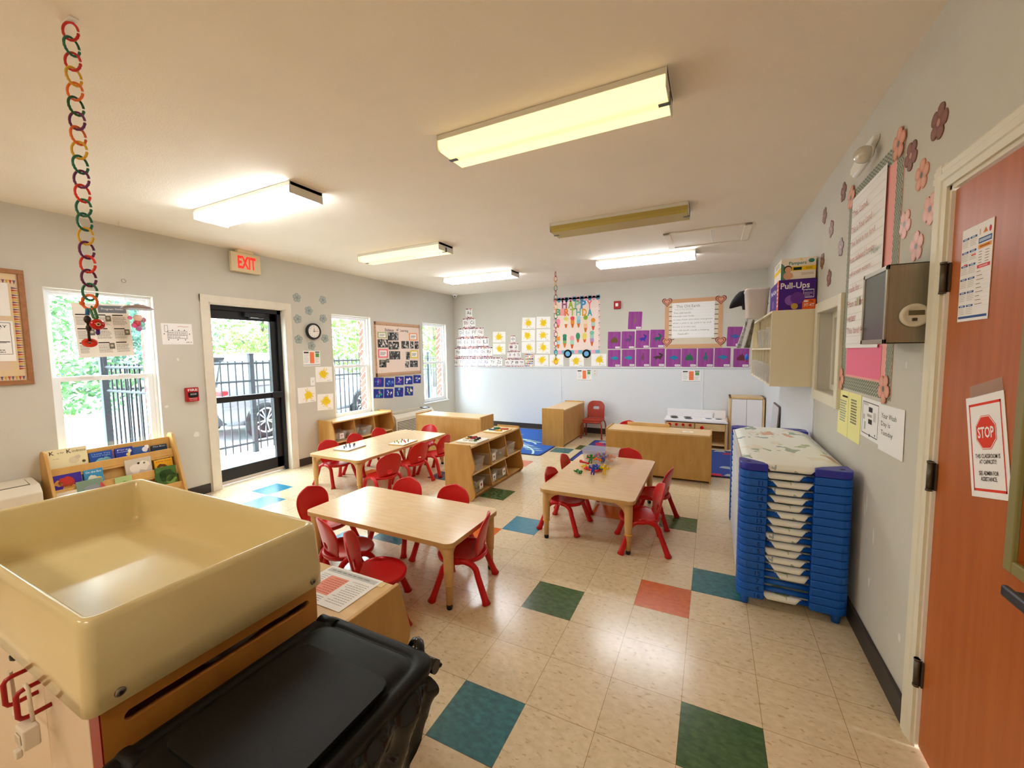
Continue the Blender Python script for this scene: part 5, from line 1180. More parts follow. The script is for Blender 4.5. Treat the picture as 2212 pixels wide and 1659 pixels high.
# ---------------------------------------------------------------- air conditioners
M_AC = mat('beige_air_conditioner', 'D6CCB8', .5); M_ACD = flat('4A443C')
def aircon(y0, y1, zt, label, lid=False):
    t = thing('air_conditioner', label, 'air conditioner', (XL + .13, (y0 + y1) / 2, 0)); x0, x1 = XL + .001, XL + .25
    mb = MB(); mb.prism([(x0, .06), (x1, .06), (x1, zt - .09), (x1 - .05, zt - .03), (x0 + .06, zt), (x0, zt)], (0, y0, 0), (1, 0, 0), (0, 0, 1), (0, 1, 0), y1 - y0, M_AC, .008); mb.box(x0, x1 - .04, y0 + .04, y1 - .04, 0, .06, M_ACD); mb.build('casing', t)
    mb = MB()
    for k in range(9): z = .12 + k * .027; mb.box(x1 - .004, x1 + .006, y0 + .03, y1 - .03, z, z + .014, M_AC, .002); 
    mb.box(x1 - .002, x1 + .0015, y0 + .03, y1 - .03, .12, .12 + .243, M_ACD); mb.build('front_grille', t)
    d = Vector((x1 - .05 - x0 - .06, 0, -.03)); 
    mb = MB(); f = (Vector((x0 + .07, (y0 + y1) / 2, zt + .0005)), Vector((0, 1, 0)), d.normalized(), Vector((.2, 0, 1)).normalized()); L = (y1 - y0) / 2
    if lid:
        mb.prism([(-L + .06, .0), (L - .05, .0), (L - .05, .12), (-L + .06, .12)], f[0] - f[3] * .004, f[1], f[2], f[3], .0048, M_ACD); mb.prism([(-L + .064, .004), (L - .054, .004), (L - .054, .116), (-L + .064, .116)], f[0] - f[3] * .004, f[1], f[2], f[3], .0065, M_AC); mb.build('control_lid', t); return t
    mb.prism([(-L + .06, .01), (L - .26, .01), (L - .26, .105), (-L + .06, .105)], f[0] - f[3] * .004, f[1], f[2], f[3], .004, M_ACD)
    for k in range(8): mb.prism([(-L + .06, .014 + k * .012), (L - .26, .014 + k * .012), (L - .26, .019 + k * .012), (-L + .06, .019 + k * .012)], f[0], f[1], f[2], f[3], .004, M_AC)
    mb.build('top_grille', t)
    if lid:
        return t
    mb = MB(); mb.prism([(L - .23, .005), (L - .03, .005), (L - .03, .11), (L - .23, .11)], f[0], f[1], f[2], f[3], .006, flat('3A362F'), .002); mb.prism([(L - .20, .03), (L - .08, .03), (L - .08, .09), (L - .20, .09)], f[0] + f[3] * .006, f[1], f[2], f[3], .003, flat('C9D2DA')); mb.build('control_panel', t)
    return t
aircon(2.55, 3.62, .51, 'beige wall air conditioner under the evidence board, behind the birch cabinet')
t = aircon(-2.75, -1.53, .555, 'beige wall air conditioner left of the book rack, cut off by the picture edge', True)
# ---------------------------------------------------------------- book rack
RY0, RY1 = -1.475, -.565; RX = XL + .012
t = thing('book_rack', 'slanted birch book display rack under the first window', 'book rack', (RX + .16, (RY0 + RY1) / 2, 0), 0)
M_RACK = mat('honey_birch', 'D2A662', .42, c2='C69852', scale=4, stretch=(3, 3, .6), detail=8)
side = [(0, 0), (.34, 0), (.34, .05), (.115, .71), (.10, .745), (.07, .76), (.035, .755), (.012, .735), (.0, .70)]
for yy in (RY0, RY1 - .022): mb = MB(); mb.prism(side, (RX, yy, 0), (1, 0, 0), (0, 0, 1), (0, 1, 0), .022, M_RACK, .006); mb.build('side_panel', t)
mb = MB(); mb.prism([(.012, .02), (.024, .02), (.048, .715), (.036, .715)], (RX, RY0 + .022, 0), (1, 0, 0), (0, 0, 1), (0, 1, 0), RY1 - RY0 - .044, M_RACK); mb.build('back_panel', t)
TIER = [(.05, .545, .115), (.11, .375, .18), (.175, .22, .25), (.235, .06, .31)]
for xb, z, xf in TIER:
    mb = MB(); mb.box(RX + xb - .02, RX + xf, RY0 + .022, RY1 - .022, z - .012, z, M_RACK, .002); mb.prism([(xf - .012, z - .03), (xf, z - .03), (xf - .012, z + .055), (xf - .024, z + .055)], (RX, RY0 + .022, 0), (1, 0, 0), (0, 0, 1), (0, 1, 0), RY1 - RY0 - .044, M_RACK, .002); mb.build('shelf', t)
    if z > .1: mb = MB(); mb.prism([(xf - .02, z - .17), (xf - .008, z - .17), (xf - .045, z - .012), (xf - .057, z - .012)], (RX, RY0 + .022, 0), (1, 0, 0), (0, 0, 1), (0, 1, 0), RY1 - RY0 - .044, M_RACK); mb.build('backing_board', t)
def book(tier, y0, w, h, c, label, draw=None, th=.014, layer=0, lean=.16, raise_=0., grp='picture books on the slanted rack'):
    xb, z, xf = TIER[tier]; x = RX + xf - .028 - .016 * layer - .006
    u, v = Vector((0, 1, 0)), Vector((-math.sin(lean), 0, math.cos(lean))); n = u.cross(v); n = -n if n.x < 0 else n
    o = Vector((x, y0 + w / 2, z + .002 + raise_ + h / 2 * math.cos(lean))) - Vector((math.sin(lean) * h / 2, 0, 0)) - n * th
    mb = MB(); mb.prism([(-w / 2, -h / 2), (w / 2, -h / 2), (w / 2, h / 2), (-w / 2, h / 2)], o, u, v, n, th, flat(c), .002)
    mb.fix = False; bmesh.ops.recalc_face_normals(mb.bm, faces=mb.bm.faces[:])
    fr = (o + n * (th + .0004), u, v, n)
    mb.rect(-w / 2 + .001, h / 2 - .0, w / 2 - .001, h / 2, flat(c), fr)
    if draw: draw(mb, fr, w, h)
    return tag(mb.build('picture_book', org=o), label, 'book', grp)
def kk(mb, fr, w, h):
    f = flat('3A3028'); mb.text('K', -w * .38, h * .36, h * .16, f, fr, .0004, None, .012); mb.text('is for', -w * .16, h * .34, h * .07, f, fr, .0004); mb.text('K', w * .04, h * .36, h * .16, f, fr, .0004, None, .012); mb.text('indness', w * .29, h * .345, h * .11, f, fr, .0004, w * .34)
    mb.text('Reading', -w * .3, h * .1, h * .05, flat('A89060'), fr, .0004); blob(mb, fr, w * .14, -h * .05, h * .16, flat('D8CCAE'), .0003, 14, .15, 3); blob(mb, fr, w * .24, h * .06, h * .09, flat('CFC2A4'), .0004, 12, .15, 5); mb.disc(w * .38, -h * .16, h * .06, flat('6A5A3A'), fr, .0004)
def cover(title, fg, shapes, seed=1, ty=.36):
    def f(mb, fr, w, h):
        for a_, b_, r_, c_, s_ in shapes: blob(mb, fr, w * a_, h * b_, h * r_, flat(c_), .0003, 14, .18, seed + int(a_ * 50) + 60, s_)
        if title: 
            for k, s in enumerate(title.split('/')): mb.text(s, 0, h * (ty - .15 * k), h * .10, flat(fg), fr, .0009, min(w * .8, .02 * len(s)))
    return f
y = RY0 + .03
book(0, y, .245, .20, 'E8DDB4', 'cream board book titled K is for Kindness, upper left of the rack', kk, raise_=.01)
book(0, y + .255, .155, .135, '2A52A8', 'blue book with a pale elephant beside the kindness book', cover('I Love You/Good Night', 'A8C8F0', [(-.05, -.2, .3, '8FC4CC', .8), (.2, -.15, .22, '7FB4C0', 1)], 2))
book(0, y + .40, .03, .12, 'A06A8A', 'thin mauve book edge between the two blue books', None, layer=1)
book(0, y + .43, .13, .135, '2C3FA0', 'royal blue counting book with yellow shapes, middle of the top tier', cover('First/Counting', 'E8E8F0', [(.2, .0, .12, 'E8D070', 1), (.3, .2, .1, 'F0E8C0', 1.2), (.1, -.2, .08, 'E8D070', 1)], 3))
book(0, y + .555, .135, .165, '3F5F9C', 'slate blue book standing taller with a white barcode block, top tier right', cover('', 'FFFFFF', [(.25, .0, .13, 'E8E4EC', 1.3), (.38, .15, .1, 'F4F4F4', 1.5)], 4), layer=1)
book(0, y + .70, .13, .105, '2A3A50', 'dark flat book with white lettering at the top tier\'s right end', cover('The Bear', 'E8E8E8', [], 5))
book(1, y, .175, .17, '46329A', 'purple book with red and gold figures, left of the second tier', cover('', 'FFFFFF', [(-.05, .1, .3, 'C03A30', .9), (.05, -.25, .25, 'D9A050', 1), (-.3, .1, .15, 'C8904A', 1)], 6))
book(1, y + .155, .03, .18, '8FA8C8', 'pale blue book edge behind the purple book', None, layer=1)
book(1, y + .19, .125, .17, '3F90C0', 'sky blue book with white animals, second tier', cover('On the Bus', 'F0F0F0', [(-.1, .0, .18, 'E8E4D0', 1), (.25, -.1, .15, 'E8D068', 1.2), (-.3, -.1, .12, '70B0A0', 1)], 7))
book(1, y + .47, .20, .19, 'C9BEB0', 'large beige book with two white puppies, second tier right of centre', cover('', 'FFFFFF', [(-.15, .0, .2, 'E4DCD0', 1.2), (.2, .1, .22, 'E4DCD0', 1.1), (.0, .25, .05, '2A2420', 1), (.22, .22, .05, '2A2420', 1)], 8))
book(1, y + .69, .15, .135, 'E8A828', 'orange-yellow lion book, second tier right end', cover('Little Lion', 'A03A20', [(-.15, -.2, .35, '6A4A24', 1), (-.15, -.22, .2, 'C8903A', 1), (.3, -.3, .2, '8A6A34', .6)], 9))
book(1, y + .71, .12, .20, '1F6B40', 'dark green rainforest book peeking above the lion book', cover('The/Rainforest', 'D8E8D8', [(.0, -.3, .2, '8AB08A', 1)], 10), layer=1)
book(2, y, .15, .19, 'D8CCB8', 'cream book with a dark round picture, third tier left', cover('', 'FFFFFF', [(-.2, -.2, .3, '5A4038', .8)], 11))
book(2, y + .12, .17, .245, '7A9080', 'green, red and grey striped book standing out in the third tier', cover('', 'FFFFFF', [(.1, .0, .3, '8A929A', 1), (.45, 0, .1, 'C84848', 3)], 12), layer=0, raise_=.005, th=.01)
book(2, y + .37, .12, .215, 'A8C080', 'pale green book leaning in the middle of the third tier', cover('', 'FFFFFF', [(.1, .1, .2, '6E9A50', 1)], 13))
book(2, y + .67, .17, .225, '4A6A30', 'leafy dark green book, third tier right end', cover('', 'FFFFFF', [(.0, .1, .3, '2A4420', .9), (.2, -.1, .2, '7A9A4A', 1), (-.3, .1, .2, '3A5A2A', 1)], 14))
# ---------------------------------------------------------------- back wall
cB = C(940, 600, .18083); cP = C(1280, 600, .18083)
AG = 'alphabet cards stacked in a pyramid'
def letter_card(fr_, a, b, w, h, s, col, grp, lab, kind, seed):
    fr = frame_at(FB(.0005), a, b, 0); mb = MB(); slab(mb, fr, w, h, M_PAPER, .0012); bmesh.ops.recalc_face_normals(mb.bm, faces=mb.bm.faces[:]); mb.fix = False
    f = (fr[0] + fr[3] * .0015, fr[1], fr[2], fr[3]); q = random.Random(seed)
    for zz in (h / 2 - h * .055, -h / 2 + h * .055):
        for k in range(8): x0 = -w / 2 + w * k / 8; mb.rect(x0, zz - h * .05, x0 + w / 8, zz + h * .05, flat(q.choice(['8A2A4A', 'D8A0A8', '5A3A6A', 'C87868', 'E8C8C0', '3A3040'])), f, .0002)
    mb.text(s, 0, h * .05, h * .36, flat(col), f, .0004, w * .62); 
    if kind == 'a': mb.disc(-w * .28, -h * .3, h * .05, flat(q.choice(['9A5A5A', '6A5A8A', 'A07A5A'])), f, .0003, 8); mb.disc(w * .25, h * .3, h * .045, flat(q.choice(['B07A9A', '7A4A6A', '9A3A3A'])), f, .0003, 8)
    else: mb.rect(-w * .3, -h * .3, w * .3, -h * .26, flat('C08A8A'), f, .0003)
    for s_ in (-1, 1): mb.rect(s_ * w / 2 - w * .012, -h / 2, s_ * w / 2 + w * .012, h / 2, flat('D8CCD0'), f, .0003)
    return tag(mb.build('alphabet_card' if kind == 'a' else 'number_card', org=fr[0]), lab, 'card', grp)
rows = [(365, 445, 366, 482, ['Aa']), (332, 483, 483, 600, ['Bb', 'Cc']), (280, 580, 600, 714, ['Dd', 'Ee', 'Ff', 'Gg']), (258, 640, 715, 830, ['Hh', 'Ii', 'Jj', 'Kk', 'Ll']), (238, 685, 833, 948, ['Mm', 'Nn', 'Oo', 'Pp', 'Qq', 'Rr']), (208, 803, 953, 1066, ['Ss', 'Tt', 'Uu', 'Vv', 'Ww', 'Xx', 'Yy', 'Zz'])]
lc = {'A': '303034', 'B': 'A05A5A', 'C': '3A2A30', 'D': '9A9AB0', 'E': 'B0A0B0', 'F': 'A08A98', 'G': '9A3A4A', 'H': 'B0B0C0', 'I': 'C0A8B0', 'J': 'A890A8', 'K': 'C88AA0', 'L': '505058', 'M': '4A4A58', 'N': 'C0B8D0', 'O': '6A7A98', 'P': 'A890B8', 'Q': '9A80A8', 'R': '703A48', 'S': '383840', 'T': 'B0A8D0', 'U': '9890C8', 'V': '9AA0C8', 'W': 'A898D0', 'X': '9088B8', 'Y': '686080', 'Z': '706078'}
def card_rows(rows, kind):
    for x0, x1, y0, y1, L in rows:
        A = BW(*cB(x0, (y0 + y1) / 2)[0]); B = BW(*cB(x1, (y0 + y1) / 2)[0]); xm = (x0 + x1) / 2
        zt, zb = BW(*cB(xm, y0)[0])[1], BW(*cB(xm, y1)[0])[1]; cw = (B[0] - A[0]) / len(L)
        for k, s in enumerate(L):
            a = A[0] + cw * (k + .5)
            if kind == 'a': letter_card(None, a, (zt + zb) / 2, cw * .995, zt - zb - .002, s, lc[s[0]], AG, 'alphabet card showing %s in the card pyramid on the back wall' % s, 'a', ord(s[0]))
            else: letter_card(None, a, (zt + zb) / 2, cw * .995, zt - zb - .002, s, '4A3A40' if s in '0278' else '9A7080', 'number cards stacked in a small pyramid', 'number card showing %s in the small number pyramid on the back wall' % s, 'n', 100 + int(s))
card_rows(rows, 'a')
card_rows([(903, 958, 690, 783, ['0']), (880, 993, 785, 876, ['1', '2']), (862, 1026, 879, 967, ['3', '4', '5']), (838, 1060, 970, 1060, ['6', '7', '8', '9'])], 'n')
suns = [(690, 645, 840, 775, 'upper of the pair beside the alphabet pyramid'), (690, 785, 840, 915, 'lower of the pair beside the alphabet pyramid'), (1040, 475, 1197, 610, 'top left of the block of six'), (1210, 465, 1375, 605, 'top right of the block of six'), (1035, 622, 1193, 760, 'middle left of the block of six'), (1210, 615, 1375, 755, 'middle right of the block of six'), (1035, 765, 1193, 898, 'bottom left of the block of six'), (1210, 762, 1373, 905, 'bottom right of the block of six'), (1190, 920, 1355, 1058, 'on the rail right of the small colour charts'), (1367, 920, 1533, 1058, 'on the rail left of the first poster wheel'), (1605, 915, 1778, 1058, 'on the rail between the two poster wheels'), (1865, 908, 2045, 1055, 'on the rail between the poster and the purple paintings')]
for k, (x0, y0, x1, y1, l) in enumerate(suns): sheet(BW, (lambda z=0: FB(.003 + z)) if k in (8, 9, 10) else FB, box_px(cB, x0, y0, x1, y1), 'sun_painting', 'sun painting on the back wall, ' + l, 'painting', 'F6F4F2', sun_draw(60 + k * 3), SG)
for k, (x0, y0, x1, y1, l) in enumerate([(1080, 902, 1175, 978, 'upper of two colour-square charts on the rail by the number cards'), (1078, 986, 1173, 1063, 'lower of two colour-square charts on the rail by the number cards')]):
    def dr(mb, fr, w, h, k=k):
        for i in range(5):
            for j in range(3): mb.rect(-w / 2 + w * (i + .1) / 5, -h / 2 + h * (j + .15) / 3, -w / 2 + w * (i + .85) / 5, -h / 2 + h * (j + .8) / 3, flat(['E0C84A', '8A5AA8', 'D87A9A', '6AA0C8', '70A868', 'E08A4A', 'C84A4A', 'F0F0F0', '505058'][(i * 2 + j * 3 + k) % 9]), fr, .0002)
        mb.rect(-w / 2, -h * .5, w / 2, -h * .46, K_, fr, .0003); mb.rect(-w / 2, h * .2, w / 2, h * .23, K_, fr, .0003)
    sheet(BW, (lambda z=0: FB(.002 + z)), box_px(cB, x0, y0, x1, y1), 'colour_chart', l, 'chart', 'F0ECE8', dr)
# birthday poster
q = cB(1440, 240, 1985, 205, 1955, 900, 1412, 910); 
a, b, w, h, tl = corners(BW, *[cB(1418, 240)[0], cB(1982, 205)[0], cB(1953, 898)[0], cB(1413, 908)[0]])
t = thing('birthday_poster', 'HAPPY BIRTHDAY poster dressed as an ice cream cart on the back wall', 'poster', (a, YB, b))
fr = frame_at(FB(.0005), a, b); mb = MB(); slab(mb, fr, w, h, flat('F0DCD2'), .0015); mb.build('backing', t)
f2 = (fr[0] + fr[3] * .0019, fr[1], fr[2], fr[3])
mb = MB(); nn = 12
for k in range(nn):
    x0 = -w / 2 + w * k / nn; c = flat(['E2A2B8', '4E93A8'][k % 2]); mb.rect(x0, h / 2 - .05, x0 + w / nn, h / 2, c, f2, .001); mb.disc(x0 + w / nn / 2, h / 2 - .05, w / nn / 2, c, f2, .001, 14, 1.1)
mb.fix = False; mb.build('scalloped_awning', t)
mb = MB()
for k in range(11): x0 = -w / 2 + w * k / 11; mb.rect(x0, -h / 2, x0 + w / 11, -h / 2 + .06, flat(['6FBAD0', 'F0A8C0'][k % 2]), f2, .0004)
for s in (-1, 1):
    for k in range(26):
        zz = -h / 2 + .06 + (h - .11) * k / 26; e = s * (w / 2 - .012); mb.poly([(e - .012, zz), (e + .012, zz + .012), (e + .012, zz + .03), (e - .012, zz + .018)], flat(['E0A0B4', '6E8898', 'E8C8C8'][k % 3]), f2, .0004)
mb.fix = False; mb.build('border', t)
mb = MB()
def pl(s, px, py, hp, c):
    p = BW(*cB(px, py)[0]); hh = hp * .18083 * (YB - EYE.y) / FPX * 1.05
    mb.text(s, p[0] - a, p[1] - b, hh * 1.12, flat('F8F4F0'), f2, .0006, hh * .86, .07); mb.text(s, p[0] - a, p[1] - b, hh, flat(c), f2, .0010, hh * .70, .045)
for s, px, c in zip('HAPPY', (1545, 1620, 1698, 1772, 1845), ('A8608A', '9AB43A', '8FBBA0', '4A90C4', 'E87A80')): pl(s, px, 318, 95, c)
for s, px, c in zip('BiRTHDAY', (1470, 1522, 1575, 1640, 1712, 1785, 1848, 1915), ('6FA884', 'F0A0A0', 'E8803A', 'A8B84A', '80B8A8', 'E8A038', '4AA0B0', 'F2DADA')): pl(s, px, 412, 85, c)  # last Y is near white: glare put into its colour
mb.fix = False; mb.build('lettering', t)
ices = [(1470, 545, 110, ['F090A8'], 'D8702A'), (1563, 535, 130, ['D8D070', 'F0E8C8'], 'D8702A'), (1641, 530, 135, ['E85058', 'E8983A'], 'D8702A'), (1714, 525, 135, ['A8D0D8', '88C0D0'], 'D8702A'), (1797, 550, 195, ['8AB43A', 'F0D8B8', 'F0C098'], 'D8702A'), (1888, 555, 140, ['E8983A', 'B8D0C8'], 'D8602A'), (1470, 750, 190, ['F0E0C0', 'E8983A', 'B8D8D8'], 'E0702A'), (1548, 755, 160, ['3F8A6A', '3A7A68', '8AB070'], 'D8702A'), (1636, 770, 150, ['F0A0A8', 'A8D8C0'], 'D8602A'), (1706, 715, 115, ['3F8F68'], 'D8602A'), (1786, 715, 115, ['E8D868'], 'D8602A'), (1873, 725, 175, ['80C0A0', 'A8D0B8', 'B890C0'], 'E0702A')]
for px, py, hp, sc_, cone in ices:
    mb = MB(); p = BW(*cB(px, py)[0]); k = .18083 * (YB - EYE.y) / FPX * 1.06; hh = hp * k; A_, B_ = p[0] - a, p[1] - b; cw = 26 * k
    ch_ = min(hh * .36, 50 * k); mb.poly([(A_ - cw * .72, B_ - hh / 2 + ch_), (A_ - cw * .3, B_ - hh / 2 + .005), (A_ + cw * .3, B_ - hh / 2 + .005), (A_ + cw * .72, B_ - hh / 2 + ch_)], flat(cone), f2, .0006)
    n_ = len(sc_); sh = (hh - ch_) / n_
    for i, c in enumerate(reversed(sc_)):
        zc = B_ - hh / 2 + ch_ + sh * (i + .5)
        if i == n_ - 1: mb.disc(A_, zc - sh * .05, cw, flat(c), f2, .0007 + .0001 * i, 18, sh * .55 / cw)
        else: mb.rect(A_ - cw * .85, zc - sh * .55, A_ + cw * .85, zc + sh * .55, flat(c), f2, .0006 + .0001 * i)
    mb.fix = False; mb.build('ice_cream_cutout', t)
for px in (1585, 1808):
    mb = MB(); p = BW(*cB(px, 908)[0]); w_ = .0165 * 0 + 50 * .18083 * (YB - EYE.y) / FPX * 1.05; X = dict(o=(p[0], YB - .0025, p[1]), u=(1, 0, 0), v=(0, 0, 1), w=(0, -1, 0)); mb.lathe([(0, 0), (w_, 0), (w_, .004), (0, .004)], flat('15151A'), 30, **X); mb.lathe([(0, .0045), (w_ * .58, .0045)], flat('6FAFDC'), 24, **X); mb.build('cart_wheel', t)
# strobe, outlet, info sheets
x, z = BW(1334, 659); t = thing('fire_strobe', 'small red fire strobe on the back wall right of the birthday poster', 'fire strobe', (x, YB, z)); mb = MB(); mb.box(x - .06, x + .06, YB - .04, YB, z - .07, z + .07, M_FIRE, .01); mb.build('housing', t); mb = MB(); mb.box(x - .028, x + .022, YB - .06, YB - .04, z - .03, z + .03, flat('F0E8E8'), .01); mb.build('lens', t)
FP = lambda z=0.: FB(.0085 + z)
x, z = BW(*cB(1911, 1130)[0]); t = thing('outlet_plate', 'white outlet plate under the back wall rail beside an information sheet', 'outlet', (x, YB, z)); mb = MB(); mb.box(x - .037, x + .037, YB - .016, YB - .008, z - .058, z + .058, flat('E6E2DC'), .003); mb.build('plate', t); mb = MB()
for s in (-1, 1): mb.box(x - .016, x + .016, YB - .0185, YB - .016, z + s * .025 - .014, z + s * .025 + .014, flat('C8C4BC'), .002)
mb.build('socket', t)
sheet(BW, FP, box_px(cB, 1698, 1097, 1868, 1232), 'information_sheet', 'white information sheet with an orange block, beside the outlet on the white panelling', 'paper', 'F6F4F2', info, 'orange-block information sheets')
sheet(BW, FP, box_px(cP, 1070, 1105, 1288, 1248), 'information_sheet', 'white information sheet with an orange block, on the panelling above the play kitchen', 'paper', 'F6F4F2', info, 'orange-block information sheets')
# purple paintings
FISH = [(-.36, .12), (-.28, .02), (-.36, -.10), (-.22, -.04), (-.05, -.16), (.12, -.17), (.28, -.08), (.34, .0), (.26, .08), (.1, .14), (.05, .2), (-.02, .14), (-.2, .05)]
DINO = [(-.38, .0), (-.2, .02), (-.05, .12), (.12, .1), (.2, .2), (.18, .36), (.05, .38), (.08, .3), (.28, .32), (.34, .2), (.28, .02), (.22, -.08), (.22, -.22), (.14, -.22), (.12, -.12), (-.04, -.12), (-.06, -.22), (-.14, -.22), (-.14, -.08)]
STAND = [(-.06, .36), (.04, .38), (.07, .28), (.03, .2), (.1, .1), (.12, -.05), (.08, -.26), (.02, -.26), (.0, -.1), (-.06, -.26), (-.12, -.26), (-.1, -.05), (-.2, -.08), (-.08, .1), (-.03, .22)]
SPIKE = [(-.3, -.2), (-.28, .0), (-.16, .08), (-.12, .22), (.0, .18), (.04, .36), (.12, .18), (.2, .14), (.26, .0), (.32, -.2), (.14, -.24), (-.1, -.24)]
GIR = [(-.02, .4), (.08, .4), (.06, .26), (.04, .12), (.1, .02), (.1, -.3), (.05, -.3), (.03, -.1), (-.05, -.1), (-.07, -.3), (-.12, -.3), (-.1, .02), (-.02, .12)]
pp = [(427, 405, 590, 615, GIR, '8A6A5A', 'brown giraffe-like print, alone above the others'), (183, 645, 335, 850, SPIKE, '6E5A30', 'olive spiky dinosaur print, first of the upper row'), (347, 640, 503, 848, DINO, '6A4A80', 'dim lilac dinosaur print, second of the upper row'), (517, 628, 677, 840, DINO, '3A3AA8', 'indigo dinosaur print, third of the upper row'), (688, 620, 858, 835, DINO, '1F6A60', 'dark teal dinosaur print, beside the poem chart\'s lower corner'),
      (183, 862, 333, 1065, FISH, '1F88A8', 'teal fish print, first of the bottom row'), (350, 858, 507, 1060, FISH, '2490B0', 'spotted teal fish print, second of the bottom row'), (520, 850, 682, 1062, STAND, '7A4A60', 'thin brown standing dinosaur print in the bottom row'), (696, 845, 862, 1060, [(x * 1.2, y * .9) for x, y in DINO], '4A3A30', 'dark brown long-necked dinosaur print in the bottom row'), (878, 850, 1055, 1065, FISH, '1F7AA8', 'blue-teal fish print right of the brown dinosaur'), (1063, 845, 1243, 1065, SPIKE, '2E6A50', 'green dinosaur print in the middle of the bottom row'), (1257, 843, 1443, 1065, STAND, '2A6A70', 'teal standing dinosaur print, right of the green one'), (1456, 838, 1648, 1065, FISH, '2A7AA8', 'blue fish print above the play kitchen\'s left burners'), (1682, 845, 1870, 1068, SPIKE, '6A3040', 'reddish-brown print partly behind the wall shelf bins'), (1607, 585, 1790, 820, FISH, '3F5AA8', 'blue fish print partly behind the hanging coat')]
for k, (x0, y0, x1, y1, S, c, l) in enumerate(pp):
    def dr(mb, fr, w, h, S=S, c=c, k=k):
        g = random.Random(k); s = w * .92
        for i in range(5): mb.rect(-w * .46 + w * .2 * i, -h * .47, -w * .46 + w * .2 * i + w * .1, h * .47, flat(['9A4A98', '8E4290', 'A04E9C'][i % 3]), fr, .0001)
        mb.poly([(x * s, y * s + h * .02) for x, y in S], flat(c), fr, .0004)
        if S is FISH:
            for i in range(5): mb.disc(s * (-.1 + .09 * i), s * (g.random() - .5) * .12 + h * .02, s * .02, flat('5AB0C8'), fr, .0006, 7)
        mb.rect(w * .1, -h * .47, w * .46, -h * .36, flat('F2EAF0'), fr, .0005); mb.lines(w * .14, -h * .45, w * .42, -h * .38, 1, G_, fr, .0007, .4)
    sheet(BW, FB, box_px(cP, x0, y0, x1, y1), 'purple_painting', 'purple painting with a ' + l, 'painting', '97488F', dr, 'purple animal-print paintings on the back wall', round_=.012)
# poem chart
a, b, w, h, _ = corners(BW, *cP(865, 258, 1555, 228, 1555, 836, 862, 842))
t = thing('poem_chart', 'handwritten poem chart in a tan border with hearts at its corners, on the back wall', 'chart', (a, YB, b)); fr = frame_at(FB(.002), a, b)
MBR = flat('D2A27C'); mb = MB(); bw = .065; o, u, v, n = fr
for q in ((-w / 2, w / 2, h / 2 - bw, h / 2), (-w / 2, w / 2, -h / 2, -h / 2 + bw), (-w / 2, -w / 2 + bw, -h / 2 + bw, h / 2 - bw), (w / 2 - bw, w / 2, -h / 2 + bw, h / 2 - bw)): mb.prism([(q[0], q[2]), (q[1], q[2]), (q[1], q[3]), (q[0], q[3])], o, u, v, n, .003, MBR)
mb.build('border', t)
mb = MB(); slab(mb, (o, u, v, n), w - 2 * bw + .01, h - 2 * bw + .01, flat('D8CCB8'), .002); f2 = (o + n * .0023, u, v, n)
for k in range(8): zz = h / 2 - bw - .06 - k * .078; [mb.rect(s * (w / 2 - bw - .045) - .045, zz - .006, s * (w / 2 - bw - .045) + .045, zz + .006, flat('5A4A40'), f2, .0003) for s in (-1, 1)]
mb.fix = False; mb.build('pocket_strips', t)
pc = corners(BW, *cP(947, 300, 1455, 283, 1460, 702, 950, 728)); f3 = (FB()[0] + u * pc[0] + v * pc[1] + n * .0065, u, v, n); mb = MB(); slab(mb, (f3[0] - n * .001, u, v, n), pc[2], pc[3], M_PAPER, .001); W_, H_ = pc[2], pc[3]; f3 = (f3[0] + n * .0004, u, v, n); bmesh.ops.recalc_face_normals(mb.bm, faces=mb.bm.faces[:]); mb.fix = False
for k in range(12): zz = H_ / 2 - H_ * (k + .7) / 12; mb.rect(-W_ / 2, zz, W_ / 2, zz + .0015, flat('C8D0D4'), f3, .0001)
INKG = flat('8A8A7A')
for s, xx, zz, ww, hh in (('This Old Earth', -.12, .40, .56, .085), ('Sung to: This Old Man', -.22, .31, .44, .035), ('This old earth', -.26, .215, .42, .05), ('Needs our help', -.22, .115, .5, .055), ('to stay fresh and clean and green', -.01, .015, .92, .05), ('With a pick it up, pick it up and', -.03, -.085, .9, .055), ('throw it in the can,', -.2, -.185, .56, .05), ('This old earth needs a helping', -.05, -.285, .86, .055), ('hand!!', -.22, -.385, .24, .05)):
    mb.text(s, xx * W_, zz * H_, hh * H_ * .9, INKG, f3, .0004, ww * W_)
mb.build('poem_sheet', t)
for k, (px, py) in enumerate(((892, 290), (1535, 257), (888, 768), (1530, 752))):
    p = BW(*cP(px, py)[0]); mb = MB(); 
    def heart(s): return [(s * .0625 * 16 * math.sin(i * PI / 15) ** 3, s * .0625 * (13 * math.cos(i * PI / 15) - 5 * math.cos(2 * i * PI / 15) - 2 * math.cos(3 * i * PI / 15) - math.cos(4 * i * PI / 15))) for i in range(30)]
    oo = Vector((p[0], YB - .006, p[1])); S = .082
    for i, (s, c) in enumerate(((1, '7A4438'), (.82, 'DB9A80'), (.62, '7A4438'), (.48, 'DB9A80'))): mb.prism(heart(S * s), oo + n * (.001 * i), u, v, n, .0012, flat(c))
    mb.build('heart_cutout', t)
